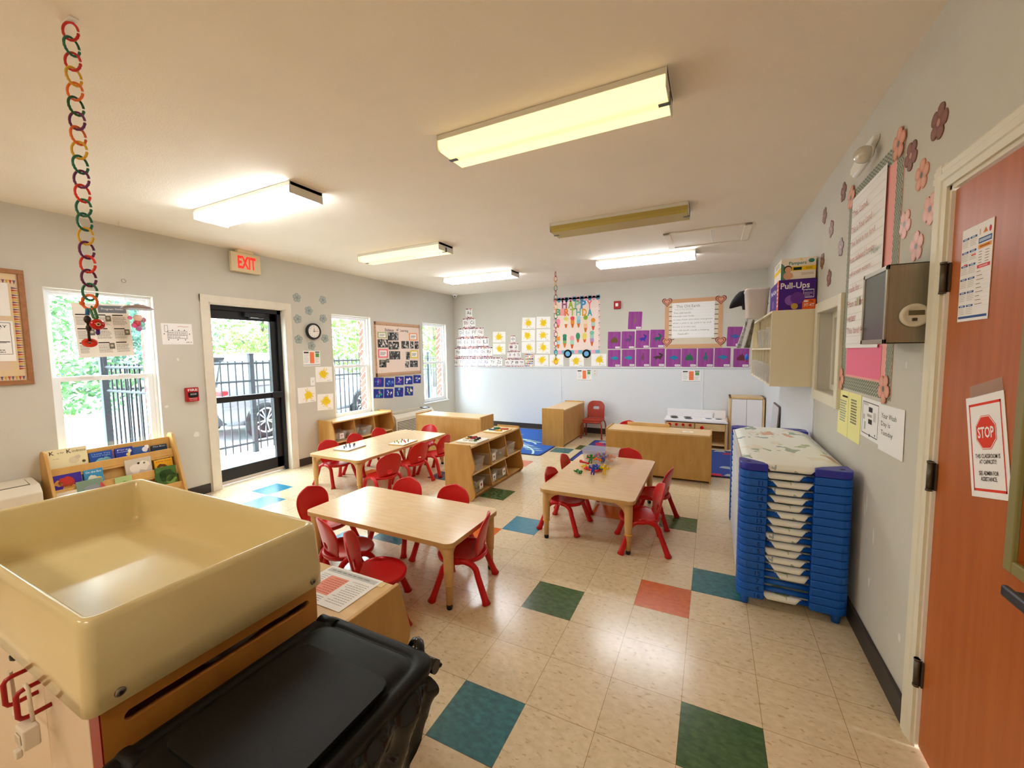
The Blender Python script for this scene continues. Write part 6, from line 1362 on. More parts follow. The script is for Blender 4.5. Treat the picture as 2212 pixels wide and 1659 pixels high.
# ---------------------------------------------------------------- right wall
cR = C(1700, 180, .23146); cR2 = C(1700, 540, .23146)
GB, GO = 'brown paper flowers on the right wall', 'peach paper flowers on the right wall'
BR = [(1823, 415, 'brown paper flower just left of the ruled chart\'s upper corner'), (1782, 466, 'brown paper flower farthest toward the back of the right wall'), (1796.5, 494, 'brown paper flower, lower neighbour of the farthest one'), (1817, 534, 'brown paper flower beside the ruled chart\'s left edge, mid height'), (1777, 564, 'brown paper flower directly right of the upper diaper box'), (1791.5, 600.6, 'brown paper flower just above the interior window trim'), (2030, 264, 'largest-looking brown paper flower high above the wooden door corner'), (1969.5, 336, 'brown paper flower right of the ruled chart\'s top corner')]
for k, (px, py, l) in enumerate(BR): a, b = RW(px, py); flower(FR, a, b, .062 if k != 6 else .066, '7A4A40', '8A5A4E', 'C08A78', k * .8 + 1.5, 'paper_flower', l, GB)
OR = [(1992.8, 378, 'peach paper flower above the door trim corner, highest of the loose ones'), (1956, 484, 'peach paper flower beside the chart\'s striped edge, with glare on its petals'), (1981, 532, 'peach paper flower just above the steel key box'), (2011, 451, 'peach paper flower tucked half behind the door trim')]
for k, (px, py, l) in enumerate(OR): a, b = RW(px, py); flower(FR, a, b, .062, 'D08A6A', 'DC9C7E', '5A5A58', k * .7 + 1.5, 'paper_flower', l, GO)
# chart
CA0, CA1, CB0, CB1 = -.475, .315, 1.285, 2.455
t = thing('ruled_chart', 'tall ruled handwriting chart with a wavy grey border and pink backing on the right wall', 'chart', (XR, -(CA0 + CA1) / 2, CB0)); o, u, v, n = FR()
mb = MB(); f0 = frame_at(FR(.0005), (CA0 + CA1) / 2, (CB0 + CB1) / 2); W_, H_ = CA1 - CA0, CB1 - CB0; slab(mb, f0, W_, H_, flat('EFA9A2'), .002); mb.build('pink_backing', t)
mb = MB(); bw = .075; f1 = (f0[0] + f0[3] * .003, f0[1], f0[2], f0[3]); MG, MGD = flat('B9BCAA'), flat('6E7468')
for q in ((-W_ / 2, W_ / 2, H_ / 2 - bw, H_ / 2, 0), (-W_ / 2, W_ / 2, -H_ / 2, -H_ / 2 + bw, 0), (-W_ / 2, -W_ / 2 + bw, -H_ / 2 + bw, H_ / 2 - bw, 1), (W_ / 2 - bw, W_ / 2, -H_ / 2 + bw, H_ / 2 - bw, 1)):
    mb.prism([(q[0], q[2]), (q[1], q[2]), (q[1], q[3]), (q[0], q[3])], f0[0] + n * .002, u, v, n, .0008, MG)
    for k in range(4):
        P = []; L = (q[3] - q[2]) if q[4] else (q[1] - q[0]); N = int(L / .016)
        for i in range(N + 1):
            s = L * i / N; off = bw * (k + .5) / 4 + (.008 if i % 2 else -.008); P.append((q[0] + off, q[2] + s) if q[4] else (q[0] + s, q[2] + off))
        scrib(mb, f1, P, .0055, MGD, .0004)
mb.fix = False; bmesh.ops.recalc_face_normals(mb.bm, faces=mb.bm.faces[:]); mb.build('wavy_border', t)
mb = MB(); pa0, pa1, pb0, pb1 = -.385, .15, 1.53, 2.40; g = {}
for i in range(9):
    for j in range(15): g[i, j] = mb.V(o + u * (pa0 + (pa1 - pa0) * i / 8) + v * (pb0 + (pb1 - pb0) * j / 14) + n * (.0115 + .005 * math.sin(i * .8) * (1 - j / 16)))
for i in range(8):
    for j in range(14): mb.F([g[i, j], g[i + 1, j], g[i + 1, j + 1], g[i, j + 1]], M_PAPER, True)
f4 = (o + n * .0175, u, v, n)
for k in range(20): zz = pb1 - .03 - k * .043; mb.rect(pa0, zz, pa1, zz + .0016, flat('C6C4C0'), f4)
RI = flat('C98A84')
for s, z_, w_, c in (('This Land', 2.30, .26, RI), ('This is Your Land', 2.21, .34, RI), ('This land is my land', 2.125, .40, RI), ('from redwood forests', 2.04, .40, RI), ('gulf stream waters', 1.955, .36, RI), ('made for', 1.87, .2, RI), ('From tall trees', 1.785, .32, flat('B4705E')), ('water', 1.70, .16, RI), ('This land for me', 1.63, .42, RI)):
    mb.text(s, pa0 + .03 + w_ / 2, z_, .036, c, f4, .0006, w_)
mb.text('New', .06, 2.02, .034, flat('8FA89A'), f4, .0006); mb.text('tall trees', .02, 1.86, .034, flat('C87A60'), f4, .0006, .2); mb.rect(-.2, 1.765, -.14, 1.81, flat('C4D0B0'), f4, .0003)
mb.fix = False; mb.build('ruled_sheet', t)
mb = MB(); mb.rect(pa0, 1.372, pa1 + .03, 1.54, flat('F07C9C'), (o + n * .0035, u, v, n)); mb.fix = False; mb.build('pink_sheet', t)
for k, (px, py) in enumerate(((1946.5, 309.6), (1842, 427), (1819, 818), (1913, 840))):
    a, b = RW(px, py); fo = flower(lambda z=0: FR(.006 + z), a, b, .07, 'D9937A', 'E3A48C', '6A6A68', k * 1.1 + 1.5, 'flower_cutout', None, None); 
    for key in ('label', 'category', 'group'):
        if key in fo: del fo[key]
    fo.parent = t; fo.location = fo.location - t.location
# emergency light
y, z = .20, 2.565
t = thing('emergency_light', 'white emergency light with a round clear lamp head high on the right wall', 'emergency light', (XR, y, z))
mb = MB(); mb.prism([(-.19, -.03), (-.10, -.05), (.08, -.035), (.19, .02), (.19, .04), (.05, .04), (-.12, .03), (-.19, .01)], (XR, y, z), (0, -1, 0), (0, 0, 1), (-1, 0, 0), .03, M_TRIM, .008); mb.build('housing', t)
mb = MB(); lh = at(1866, 334, 0, XR - .06); mb.ball(lh, .042, mat('frosted_lamp_head', 'CFC9BC', .15, .3), n=20); mb.cyl((XR - .03, lh.y, lh.z), (XR - .04, lh.y, lh.z), .034, M_TRIM, 14); mb.build('lamp_head', t)
mb = MB(); mb.cyl((XR - .03, lh.y + .04, lh.z - .02), (XR - .06, lh.y + .14, lh.z - .055), .010, M_VINYL, 12, .015); mb.build('lamp_arm', t)
# key box
M_STEEL = mat('brushed_stainless', 'A39A86', .38, .85, c2='9A917E', scale=5, stretch=(30, 30, 1))
kx, ky0, ky1, kz0, kz1 = .70, -.622, -.338, 1.545, 1.852
t = thing('key_cabinet', 'stainless wall key cabinet with a glass door, beside the wooden door', 'cabinet', (XR, (ky0 + ky1) / 2, kz0))
mb = MB(); e = .018
mb.box(kx + .004, XR, ky0, ky0 + .003, kz0, kz1, M_STEEL); mb.box(kx + .004, XR, ky1 - .003, ky1, kz0, kz1, M_STEEL); mb.box(kx + .004, XR, ky0, ky1, kz1 - .003, kz1, M_STEEL); mb.box(kx + .004, XR, ky0, ky1, kz0, kz0 + .003, M_STEEL); mb.box(XR - .004, XR - .001, ky0, ky1, kz0, kz1, flat('C8CCBC')); mb.build('cabinet_body', t)
mb = MB()
for q in ((ky0, ky0 + e, kz0, kz1), (ky1 - e, ky1, kz0, kz1), (ky0, ky1, kz0, kz0 + e), (ky0, ky1, kz1 - e, kz1)): mb.box(kx - .004, kx + .004, q[0], q[1], q[2], q[3], M_STEEL, .001)
dd = mb.build('door', t); mb = MB(); mb.box(kx - .001, kx + .001, ky0 + e, ky1 - e, kz0 + e, kz1 - e, pane_mat('smoky_cabinet_glass', 'E4E8DC', .22, .25)); mb.build('pane', dd)
mb = MB(); mb.cyl((kx - .004, ky1 - .009, kz0 + .07), (kx - .010, ky1 - .009, kz0 + .07), .007, mat('chrome', 'D0D0D2', .15, 1.), 12); mb.build('lock', dd)
mb = MB()
for a, b, w_, h_ in ((.0, .2, .03, .06), (-.03, .13, .06, .05), (.03, .1, .05, .04), (.01, .05, .03, .05)): mb.box(XR - .03, XR - .012, (ky0 + ky1) / 2 + a - w_ / 2, (ky0 + ky1) / 2 + a + w_ / 2, kz0 + b, kz0 + b + h_, flat('50545A'), .003)
o_ = mb.build('hanging_keys', t)
t = thing('door_timer', 'round white sensor stuck on the side of the steel key cabinet', 'sensor', (.775, ky0, 1.66))
pt = at(1976, 681, 1, ky0 - .01); X = dict(o=(pt.x, ky0, pt.z), u=(1, 0, 0), v=(0, 0, 1), w=(0, -1, 0)); t.location = (pt.x, ky0, pt.z)
mb = MB(); mb.lathe([(0, 0), (.044, 0), (.045, .012), (.040, .020), (.032, .021), (.030, .017), (0, .016)], flat('DAD2C2'), 30, **X); mb.build('casing', t)
mb = MB(); mb.box(pt.x - .02, pt.x + .026, ky0 - .0185, ky0 - .016, pt.z + .0, pt.z + .018, flat('6A604C')); mb.box(pt.x - .01, pt.x + .006, ky0 - .02, ky0 - .016, pt.z - .022, pt.z - .01, flat('4A4034'), .002); mb.build('display', t)
# papers
def yel(mb, fr, w, h):
    mb.rect(-w * .02, -h * .5, w * .0, h * .5, flat('D9CF7A'), fr, .0002); mb.lines(-w * .4, -h * .2, -w * .1, h * .3, 9, flat('9AA8A0'), fr, .0002, .5, .2); mb.lines(w * .1, -h * .15, w * .35, h * .38, 9, flat('8A8A70'), fr, .0002, .6, .1, 5); mb.rect(-w * .3, h * .36, -w * .05, h * .4, K_, fr, .0003)
sheet(RW, FR, [(1812.5, 841), (1862.6, 854), (1856, 961.7), (1809.5, 932)], 'folded_notice', 'pale yellow folded notice under the ruled chart', 'paper', 'F2EDA6', yel)
def plan2(mb, fr, w, h):
    for q in ((-.42, -.4, .42, -.4), (-.42, .4, .42, .4), (-.42, -.4, -.42, .4), (.42, -.4, .42, .4)): scrib(mb, fr, [(w * q[0], h * q[1]), (w * q[2], h * q[3])], w * .015, flat('505050'), .0002)
    for a, b, c, d, m in ((-.08, .18, .12, .3, '3A3A3C'), (-.08, -.12, .12, 0, '3A3A3C'), (-.15, .05, .1, .12, 'B0B0B0'), (.18, -.02, .3, .2, 'D0D0D0'), (-.38, -.05, -.28, .08, 'C8C8C8'), (-.3, -.3, -.22, -.1, 'B8B8B8')): mb.rect(w * a, h * b, w * c, h * d, flat(m), fr, .0003)
    mb.lines(-w * .38, h * .32, -w * .1, h * .38, 2, flat('606060'), fr, .0003); mb.disc(w * .02, -h * .4, w * .03, K_, fr, .0004, 8); mb.disc(w * .3, -h * .34, w * .02, K_, fr, .0004, 8)
sheet(RW, FR, [(1863, 855), (1903, 871), (1899, 960), (1859.7, 939.5)], 'room_plan', 'printed room plan sheet between the yellow notice and the wash-day sign', 'paper', 'F2F2F4', plan2)
def wash(mb, fr, w, h):
    f = flat('707274')
    for s, z_, ww in (('Your Wash', .27, .62), ('Day is', .08, .38), ('Tuesday', -.11, .5)): mb.text(s, -w * .40 + w * ww / 2, h * z_, h * (.13 if 'y' in s else .11), f, fr, .0003, w * ww)
sheet(RW, lambda z=0: FR(.002 + z), [(1902, 872), (1957, 886.7), (1951.8, 998), (1899, 970)], 'wash_day_sign', 'white paper reading Your Wash Day is Tuesday beside the door trim', 'paper', 'F1F1F3', wash)
# posters on the wooden door
DW = lambda a, b: (lambda p: (-p.y, p.z))(at(a, b, 0, XR + .004)); FD = lambda z=0: FR(-.0035 + z)
def health(mb, fr, w, h):
    NV, OG, RD = flat('3A5A94'), flat('E89A40'), flat('E0505A')
    for k in range(6):
        for j in range(2):
            x0 = -w * .47 + j * w * .26; y1 = h * (.40 - .145 * k) + j * h * .0; mb.rect(x0, y1 - h * .022, x0 + w * .22, y1, NV, fr, .0002); mb.lines(x0, y1 - h * .105, x0 + w * .23, y1 - h * .03, 4, flat('B8AC9C'), fr, .0002, .25, .2, k * 3 + j)
            mb.rect(x0 + w * .05, y1 - h * .016, x0 + w * .17, y1 - h * .006, flat('C8D4E8'), fr, .0004)
    mb.rect(w * .07, h * .29, w * .47, h * .345, NV, fr, .0002); mb.rect(w * .09, h * .302, w * .45, h * .333, flat('AFC0D8'), fr, .0004); mb.rect(w * .07, h * .235, w * .47, h * .275, OG, fr, .0002); mb.lines(w * .13, h * .243, w * .42, h * .267, 1, flat('8A5010'), fr, .0004, .5, .1)
    mb.rect(w * .07, h * .035, w * .47, h * .07, RD, fr, .0002); mb.lines(w * .14, h * .04, w * .4, h * .064, 1, flat('F0D0D0'), fr, .0004, .5, .1)
    for k in range(5):
        mb.rect(w * .1, h * (.2 - .028 * k), w * .2, h * (.206 - .028 * k), flat('907858'), fr, .0002); mb.rect(w * .3, h * (.2 - .028 * k), w * .42, h * (.206 - .028 * k), flat('907858'), fr, .0002)
    for k in range(9): mb.rect(w * .07, h * (.0 - .042 * k), w * (.2 + .05 * (k % 3)), h * (.006 - .042 * k), flat('8A6A50'), fr, .0002); mb.rect(w * .07, h * (-.016 - .042 * k), w * .47, h * (-.0145 - .042 * k), flat('D0C4B4'), fr, .0002)
    mb.poly([(w * .2, h * .385), (w * .34, h * .385), (w * .27, h * .44)], flat('E08A50'), fr, .0003); mb.disc(w * .41, h * .405, w * .035, flat('D83A4A'), fr, .0003, 12, 1.6); mb.rect(w * .09, h * .38, w * .11, h * .44, flat('C8A878'), fr, .0003)
    mb.rect(-w * .47, -h * .47, w * .47, -h * .445, NV, fr, .0002); mb.rect(-w * .38, h * .105, -w * .26, h * .12, RD, fr, .0004); mb.rect(-w * .14, h * .19, -w * .0, h * .205, RD, fr, .0004)
sheet(DW, FD, [(2083.5, 501.4), (2153, 464), (2133, 690), (2068.6, 694.5)], 'health_chart', 'white chart with blue, orange and red headings taped high on the wooden door', 'paper', 'F1EEF0', health)
def stop(mb, fr, w, h):
    RD = flat('E2402C')
    for q in ((-.42, .42, .40, .425), (-.42, .42, -.44, -.415), (-.42, -.395, -.44, .425), (.395, .42, -.44, .425)): mb.rect(w * q[0], h * q[2], w * q[1], h * q[3], RD, fr, .0002)
    R = w * .27; oc = lambda s: [(R * s * math.cos(PI / 8 + k * PI / 4), h * .13 + R * s * math.sin(PI / 8 + k * PI / 4)) for k in range(8)]
    mb.poly(oc(1.07), RD, fr, .0002); mb.poly(oc(1.03), flat('F6F2F2'), fr, .0004); mb.poly(oc(.98), RD, fr, .0006); mb.text('STOP', 0, h * .13, R * .66, flat('F6F2F2'), fr, .0009, R * 1.55, .02)
    for s, z_, ww in (('THIS CLASSROOM IS', -.10, .64), ('AT CAPACITY!', -.155, .44), ('SEE ADMIN FOR', -.265, .5), ('ASSISTANCE.', -.32, .42)): mb.text(s, 0, h * z_, h * .042, flat('3A2E2C'), fr, .0003, w * ww, .012)
sheet(DW, FD, [(2096, 861.7), (2176.4, 840), (2182, 1083.5), (2094, 1068.5)], 'stop_sign', 'white sheet with a red STOP octagon on the wooden door, about capacity', 'sign', 'F4F1F2', stop)
sheet(DW, FD, [(2099, 835), (2168, 814), (2168, 842), (2097, 861)], 'tape_strip', 'clear tape strip above the STOP sheet on the wooden door', 'tape', cloudy_mat('clear_tape', 'C8A890', .35))
# ---------------------------------------------------------------- wall shelf unit and what it holds
M_UNIT = mat('cream_shelf_unit', 'E4D8BC', .5)
ux, uy0, uy1, uz0, uz1 = .517, 1.225, 3.02, 1.222, 1.842
t = thing('wall_cubby', 'cream wall cubby unit hung beside the interior window', 'shelf', (XR, (uy0 + uy1) / 2, uz0)); e = .016
for y in (uy0, uy1 - e): mb = MB(); mb.box(ux, XR - .009, y, y + e, uz0, uz1, M_UNIT, .002); mb.build('side_panel', t)
for z in (uz0, (uz0 + uz1) / 2 - e / 2, uz1 - e): mb = MB(); mb.box(ux, XR - .009, uy0 + e, uy1 - e, z, z + e, M_UNIT, .002); mb.build('shelf', t)
mb = MB(); mb.box(XR - .014, XR - .009, uy0 + e, uy1 - e, uz0 + e, uz1 - e, M_UNIT); mb.build('back_panel', t)
NB = 7; dy = (uy1 - uy0 - e) / NB; zm = (uz0 + uz1) / 2
for k in range(1, NB):
    for q in ((uz0 + e, zm - e / 2), (zm + e / 2, uz1 - e)): mb = MB(); mb.box(ux + .02, XR - .014, uy0 + k * dy + .003, uy0 + k * dy + .013, q[0], q[1], M_UNIT); mb.build('divider', t)
def diaper(name, label, x0, x1, y0, y1, z0, z1, base, front, side):
    mb = MB(); mb.box(x0, x1, y0, y1, z0, z1, flat(base), .002); mb.fix = False; bmesh.ops.recalc_face_normals(mb.bm, faces=mb.bm.faces[:])
    front(mb, (Vector(((x0 + x1) / 2, y0 - .0006, (z0 + z1) / 2)), Vector((1, 0, 0)), Vector((0, 0, 1)), Vector((0, -1, 0))), x1 - x0, z1 - z0); side(mb, (Vector((x0 - .0006, (y0 + y1) / 2, (z0 + z1) / 2)), Vector((0, -1, 0)), Vector((0, 0, 1)), Vector((-1, 0, 0))), y1 - y0, z1 - z0)
    return tag(mb.build(name, org=((x0 + x1) / 2, (y0 + y1) / 2, z0)), label, 'box')
def f_pull(mb, fr, w, h):
    W_ = flat('F4EEF4'); mb.text('Pull-Ups', -w * .06, h * .27, h * .26, W_, fr, .0004, w * .78, .02)
    for q in ((.17, .45, .13, .15), (.17, .45, -.12, -.10), (.17, .18, -.12, .15), (.44, .45, -.12, .15)): mb.rect(w * q[0], h * q[2], w * q[1], h * q[3], W_, fr, .0003)
    mb.text('plus', w * .32, h * .14, h * .08, flat('9AD0E0'), fr, .0006); mb.lines(w * .2, -h * .09, w * .42, h * .07, 4, flat('D0C0E0'), fr, .0004, .4)
    mb.poly([(w * .15, -h * .5), (w * .5, -h * .5), (w * .5, -h * .17), (w * .18, -h * .17), (w * .15, -h * .22)], flat('F06A28'), fr, .0003); mb.text('3T-4T', w * .33, -h * .36, h * .1, W_, fr, .0006, w * .27, .015); mb.text('76', w * .38, -h * .235, h * .08, flat('2A1A10'), fr, .0006); mb.rect(w * .19, -h * .26, w * .3, -h * .21, W_, fr, .0005)
    mb.disc(-w * .16, -h * .18, h * .17, flat('8A5AB8'), fr, .0003, 18); mb.disc(w * .02, -h * .12, h * .2, flat('6A3A98'), fr, .0004, 18); mb.disc(-w * .06, -h * .38, h * .1, flat('C8A048'), fr, .0005, 14)
def s_pull(mb, fr, w, h): mb.text('Pull-Ups', -w * .05, h * .2, h * .2, flat('E8E0F0'), fr, .0004, w * .6, .02); mb.rect(w * .33, -h * .5, w * .5, h * .5, flat('F06A28'), fr, .0003); mb.lines(w * .36, -h * .4, w * .47, h * .4, 6, flat('F8E0D0'), fr, .0005, .5); mb.disc(-w * .1, -h * .2, h * .16, flat('8A6AA8'), fr, .0003, 16)
diaper('diaper_box', 'purple Pull-Ups box on the wall cubby\'s near end', .562, .812, 1.262, 1.80, uz1 + .001, 2.086, '4A2488', f_pull, s_pull)
def f_pam(mb, fr, w, h):
    mb.text('Pampers', w * -.02, h * .24, h * .2, flat('2A7A78'), fr, .0004, w * .5, .012); mb.rect(-w * .2, -h * .1, w * .5, h * .1, flat('F0C828'), fr, .0003); mb.rect(-w * .14, -h * .07, w * .1, h * .06, flat('14302A'), fr, .0005); mb.lines(w * .22, -h * .05, w * .4, h * .05, 2, flat('4A5A30'), fr, .0005)
    mb.poly([(-w * .5, -h * .5), (-w * .5, h * .3), (-w * .42, h * .2), (-w * .36, h * .05), (-w * .36, -h * .5)], flat('5A8A7A'), fr, .0002); mb.disc(w * .37, h * .33, h * .12, flat('3A8A78'), fr, .0003, 18, .8); mb.disc(w * .08, h * .42, h * .05, flat('F0D060'), fr, .0003, 10)
    blob(mb, fr, -w * .28, -h * .32, h * .2, flat('DCA888'), .0005, 14, .12, 3, .9); mb.disc(-w * .3, h * .0, h * .17, flat('3A2A22'), fr, .0005, 18); mb.disc(-w * .29, -h * .03, h * .14, flat('DCA888'), fr, .0007, 18); mb.lines(w * .1, -h * .32, w * .46, -h * .2, 2, flat('A89888'), fr, .0004)
def s_pam(mb, fr, w, h): mb.rect(-w * .5, -h * .1, w * .5, h * .12, flat('F0C828'), fr, .0003); mb.lines(-w * .3, h * .2, w * .3, h * .42, 2, flat('4A8A80'), fr, .0004)
diaper('diaper_box', 'white and yellow Pampers box stacked on the purple box', .574, .806, 1.27, 1.66, 2.088, 2.255, 'F2E6DA', f_pam, s_pam)
t = thing('wastebasket', 'white plastic basket on the wall cubby next to the diaper boxes', 'basket', (.50, 2.12, uz1)); mb = MB(); R = []
def rb(k, z, i=0.): return [mb.V((.475 + a, 2.12 + b, uz1 + .001 + z)) for a, b in rrect(-.10 * k + i, .10 * k - i, -.155 * k + i, .155 * k - i, .03, 4)]
R = [rb(.84, 0), rb(1, .27), rb(1.04, .27), rb(1.04, .285), rb(.98, .285), rb(.82, .006)]; MW = mat('white_basket_plastic', 'EFE6E4', .4)
for A, B in zip(R, R[1:]):
    for k in range(len(A)): mb.F([A[k], A[(k + 1) % len(A)], B[(k + 1) % len(A)], B[k]], MW, True)
mb.F(R[0][::-1], MW); mb.F(R[-1], MW); mb.build('tub', t); mb = MB(); mb.tube([(.475, 2.26, 2.10), (.52, 2.18, 2.14), (.55, 2.0, 2.13), (.50, 1.97, 2.10)], .006, MW, 8); mb.build('handle', t)
t = thing('black_bag', 'black fabric bag drooping over the wall cubby\'s far end behind the basket', 'bag', (.36, 2.5, uz1)); mb = MB()
tip = at(1575, 667, 1, 2.5); top = at(1630, 626, 1, 2.5); P = [Vector((top.x + .1, 2.5, uz1 + .10)), Vector((top.x, 2.5, top.z - .10)), Vector((top.x - .10, 2.5, top.z - .12)), Vector((tip.x + .12, 2.5, tip.z + .12)), Vector((tip.x + .05, 2.5, tip.z + .05)), Vector((tip.x, 2.5, tip.z))]
mb.tube(P, [.10, .11, .115, .09, .05, .006], mat('black_fabric', '1A171C', .85), 16); mb.build('bag_body', t, mods=[subsurf(1)])
# coats hanging in front of the far end
def coat(label, px, w, c1, c2, seed):
    p = at(px[0], px[1], 0, .47); t = thing('hanging_coat', label, 'coat', (.47, p.y, p.z)); b = at(px[2], px[3], 0, .45); L = p.z - b.z; mb = MB(); g = {}; q = random.Random(seed)
    for i in range(13):
        for j in range(9): s = -1 + i / 6; k = j / 8; g[i, j] = mb.V((.478 - .05 * k + .022 * math.sin(i * 1.3 + seed) * (.4 + k) , p.y + (b.y - p.y) * k + s * w * (.45 + .55 * k), p.z - L * k))
    m = mat('printed_coat_' + c1, c1, .9, c2=c2, scale=16)
    for i in range(12):
        for j in range(8): mb.F([g[i, j], g[i + 1, j], g[i + 1, j + 1], g[i, j + 1]], m, True)
    mb.build('cloth', t, mods=[solid(.012), subsurf(1)]); mb = MB(); mb.tube([(.51, p.y, p.z + .02), (.49, p.y, p.z + .03), (.478, p.y, p.z + .005), (.485, p.y, p.z - .01)], .004, flat('C8C8C8'), 8); mb.build('hook', t)
coat('white coat with dark printed marks hanging off the wall cubby\'s far end', (1613, 688, 1598, 752), .12, 'E4E0DA', '6A665E', 1)
coat('grey coat hanging beside the white one on the wall cubby', (1626, 690, 1618, 752), .09, 'A8A294', '6A645A', 4)
# clear tubs in the cubbies
for k, (row, b, lab, fc) in enumerate([(0, 0, 'nearest, with white and dark cloth', ['E8E4E0', '3A3A40']), (0, 1, 'second, with a pinkish cloth', ['D8A098', 'C8C4C0']), (0, 2, 'third, with grey things', ['8A8A8C', 'C0BCB8']), (0, 3, 'fourth, cloudy', ['B8B8B8', '707078']), (0, 4, 'fifth, beside the blue bag', ['A0A0A8', '606068']), (0, 5, 'sixth, almost hidden', ['A8A8A8', '909090'])]):
    bin_(ux + .10, uy0 + e + dy * (b + .5), uz0 + e + .001, -PI / 2, 'clear tub on the wall cubby\'s lower row, ' + lab, 9, fc, None, dy * .78, .24, .17, 'clear tubs in the wall cubby')
for b, lab, fc in ((0, 'nearest, nearly empty', ['C8B8D0']), (2, 'third along, with cups', ['7A8AA0', 'A0B890']), (3, 'fourth along, with blue things', ['50608A', 'B8B8C0'])): bin_(ux + .10, uy0 + e + dy * (b + .5), zm + e / 2 + .001, -PI / 2, 'clear tub on the wall cubby\'s upper row, ' + lab, 6, fc, None, dy * .78, .24, .17, 'clear tubs in the wall cubby')
mb = MB(); mb.box(ux + .05, ux + .2, uy0 + dy * 1.25, uy0 + dy * 1.75, zm + e / 2 + .001, zm + .13, flat('C8B060'), .002); mb.box(ux + .049, ux + .05, uy0 + dy * 1.3, uy0 + dy * 1.7, zm + .03, zm + .11, flat('5A4A30')); tag(mb.build('snack_box', org=(ux + .12, uy0 + dy * 1.5, zm)), 'small yellow and brown carton on the wall cubby\'s upper row', 'box')
mb = MB(); mb.box(XR - .05, XR - .02, uy0 + dy * 1.1, uy0 + dy * 1.7, zm + .10, zm + .26, flat('4A2A58'), .003); mb.box(XR - .05, XR - .02, uy0 + dy * 1.1, uy0 + dy * 1.7, zm + e / 2 + .001, zm + .10, flat('4A2A58')); tag(mb.build('purple_folder', org=(XR - .03, uy0 + dy * 1.4, zm)), 'dark purple folder standing at the back of the upper cubby row', 'folder')
t = thing('blue_pouch', 'bright blue and red pouch hanging over the lower cubby edge', 'pouch', (ux - .03, 2.6, 1.32)); mb = MB(); p = at(1613, 772, 0, ux - .03); mb.ball((ux - .03, p.y, p.z), .04, mat('blue_pouch_cloth', '2A6AD0', .6), .6, 1.2, 1.1, 12); mb.build('pouch_body', t); mb = MB(); mb.ball((ux - .03, p.y - .01, p.z - .045), .018, flat('B03048'), .6, 1.2, 1, 10); mb.build('red_tip', t); t.location = t.location
# ---------------------------------------------------------------- hatch, camera, chains, mobile
t = thing('attic_hatch', 'flush ceiling hatch with moulded trim and a pull cord', 'ceiling hatch', (0.0, 2.32, H)); hx0, hx1, hy0, hy1 = -.415, .415, 1.98, 2.66; mb = MB()
for q in ((hx0, hx0 + .07, hy0, hy1), (hx1 - .07, hx1, hy0, hy1), (hx0, hx1, hy0, hy0 + .03), (hx0, hx1, hy1 - .03, hy1)): mb.box(q[0], q[1], q[2], q[3], H - .016, H - .0005, M_CEIL, .005)
mb.build('trim_frame', t); mb = MB(); mb.box(hx0 + .07, hx1 - .07, hy0 + .03, hy1 - .03, H - .008, H - .0005, M_CEIL, .002); mb.build('panel', t)
mb = MB(); mb.tube([(.05, 2.05, H - .008), (.052, 2.05, H - .06), (.06, 2.055, H - .10), (.075, 2.06, H - .13)], .004, M_VINYL, 6); mb.build('pull_cord', t)
t = thing('security_camera', 'small white dome security camera in the back left ceiling corner', 'security camera', (XL + .16, YB - .16, H)); mb = MB(); X = dict(o=(XL + .16, YB - .16, H - .0005), u=(1, 0, 0), v=(0, 1, 0), w=(0, 0, -1)); mb.lathe([(0, 0), (.06, 0), (.06, .02), (.052, .035), (0, .035)], M_VINYL, 24, **X); mb.build('base', t); mb = MB(); mb.ball((XL + .16, YB - .16, H - .04), .038, M_VINYL, n=18); mb.cyl((XL + .178, YB - .185, H - .052), (XL + .186, YB - .196, H - .058), .014, M_BLACK, 14); mb.build('dome', t)
CC = {'r': 'C8281C', 'G': '1E6A50', 'y': 'E0B030', 'o': 'E8702A', 'g': '1F5A2C', 'p': '6A2058', 'm': 'E8381C'}
CN = {'r': 'red', 'G': 'teal green', 'y': 'yellow', 'o': 'orange', 'g': 'dark green', 'p': 'purple', 'm': 'scarlet'}
def link(parent, c, p, top, bot, r, ang, th):
    mb = MB(); m = mat('toy_link_' + c, CC.get(c, c), .4); zc, hh = (top + bot) / 2, (top - bot) / 2; P = []; R_ = []; N = 34
    for i in range(N + 1):
        a = .12 + (2 * PI - .24) * i / N; P.append((p[0] + r * math.cos(a) * math.cos(ang), p[1] + r * math.cos(a) * math.sin(ang), zc + hh * math.sin(a))); R_.append(th * (1.18 if i % 2 else .92) if i > N * .5 else th)
    mb.tube(P, R_, m, 8); return mb.build('chain_link', parent)
cx, cy = -2.067, -2.005
seq = 'rGryogpoyGpmGGypmpG'
ZT_ = 2.765; pitch = .0527
t = thing('toy_chain', 'long chain of coloured plastic toy links hanging from the ceiling near the first window', 'toy chain', (cx, cy, H))
for k, c in enumerate(seq):
    zt_ = ZT_ - k * pitch; link(t, c, (cx - .0009 * k, cy - .0004 * k), zt_, zt_ - pitch - .010, .0235, (1.85 if k % 2 else .70), .0042)
mb = MB(); mb.box(cx - .03, cx + .04, cy - .012, cy + .012, H - .004, H - .0005, flat('E8E8E8'), .001); mb.build('ceiling_tape', t)
zb = ZT_ - len(seq) * pitch; ex = cx - .020
cy -= .009
R3 = Vector((.897, .441, 0)); Z3 = Vector((0, 0, 1)); B0 = Vector((ex, cy, zb))
def hp(a, b, c=0.): return B0 + R3 * a + Z3 * b + Vector((.441, -.897, 0)) * c      # a along the view's right, b up, c towards the door side
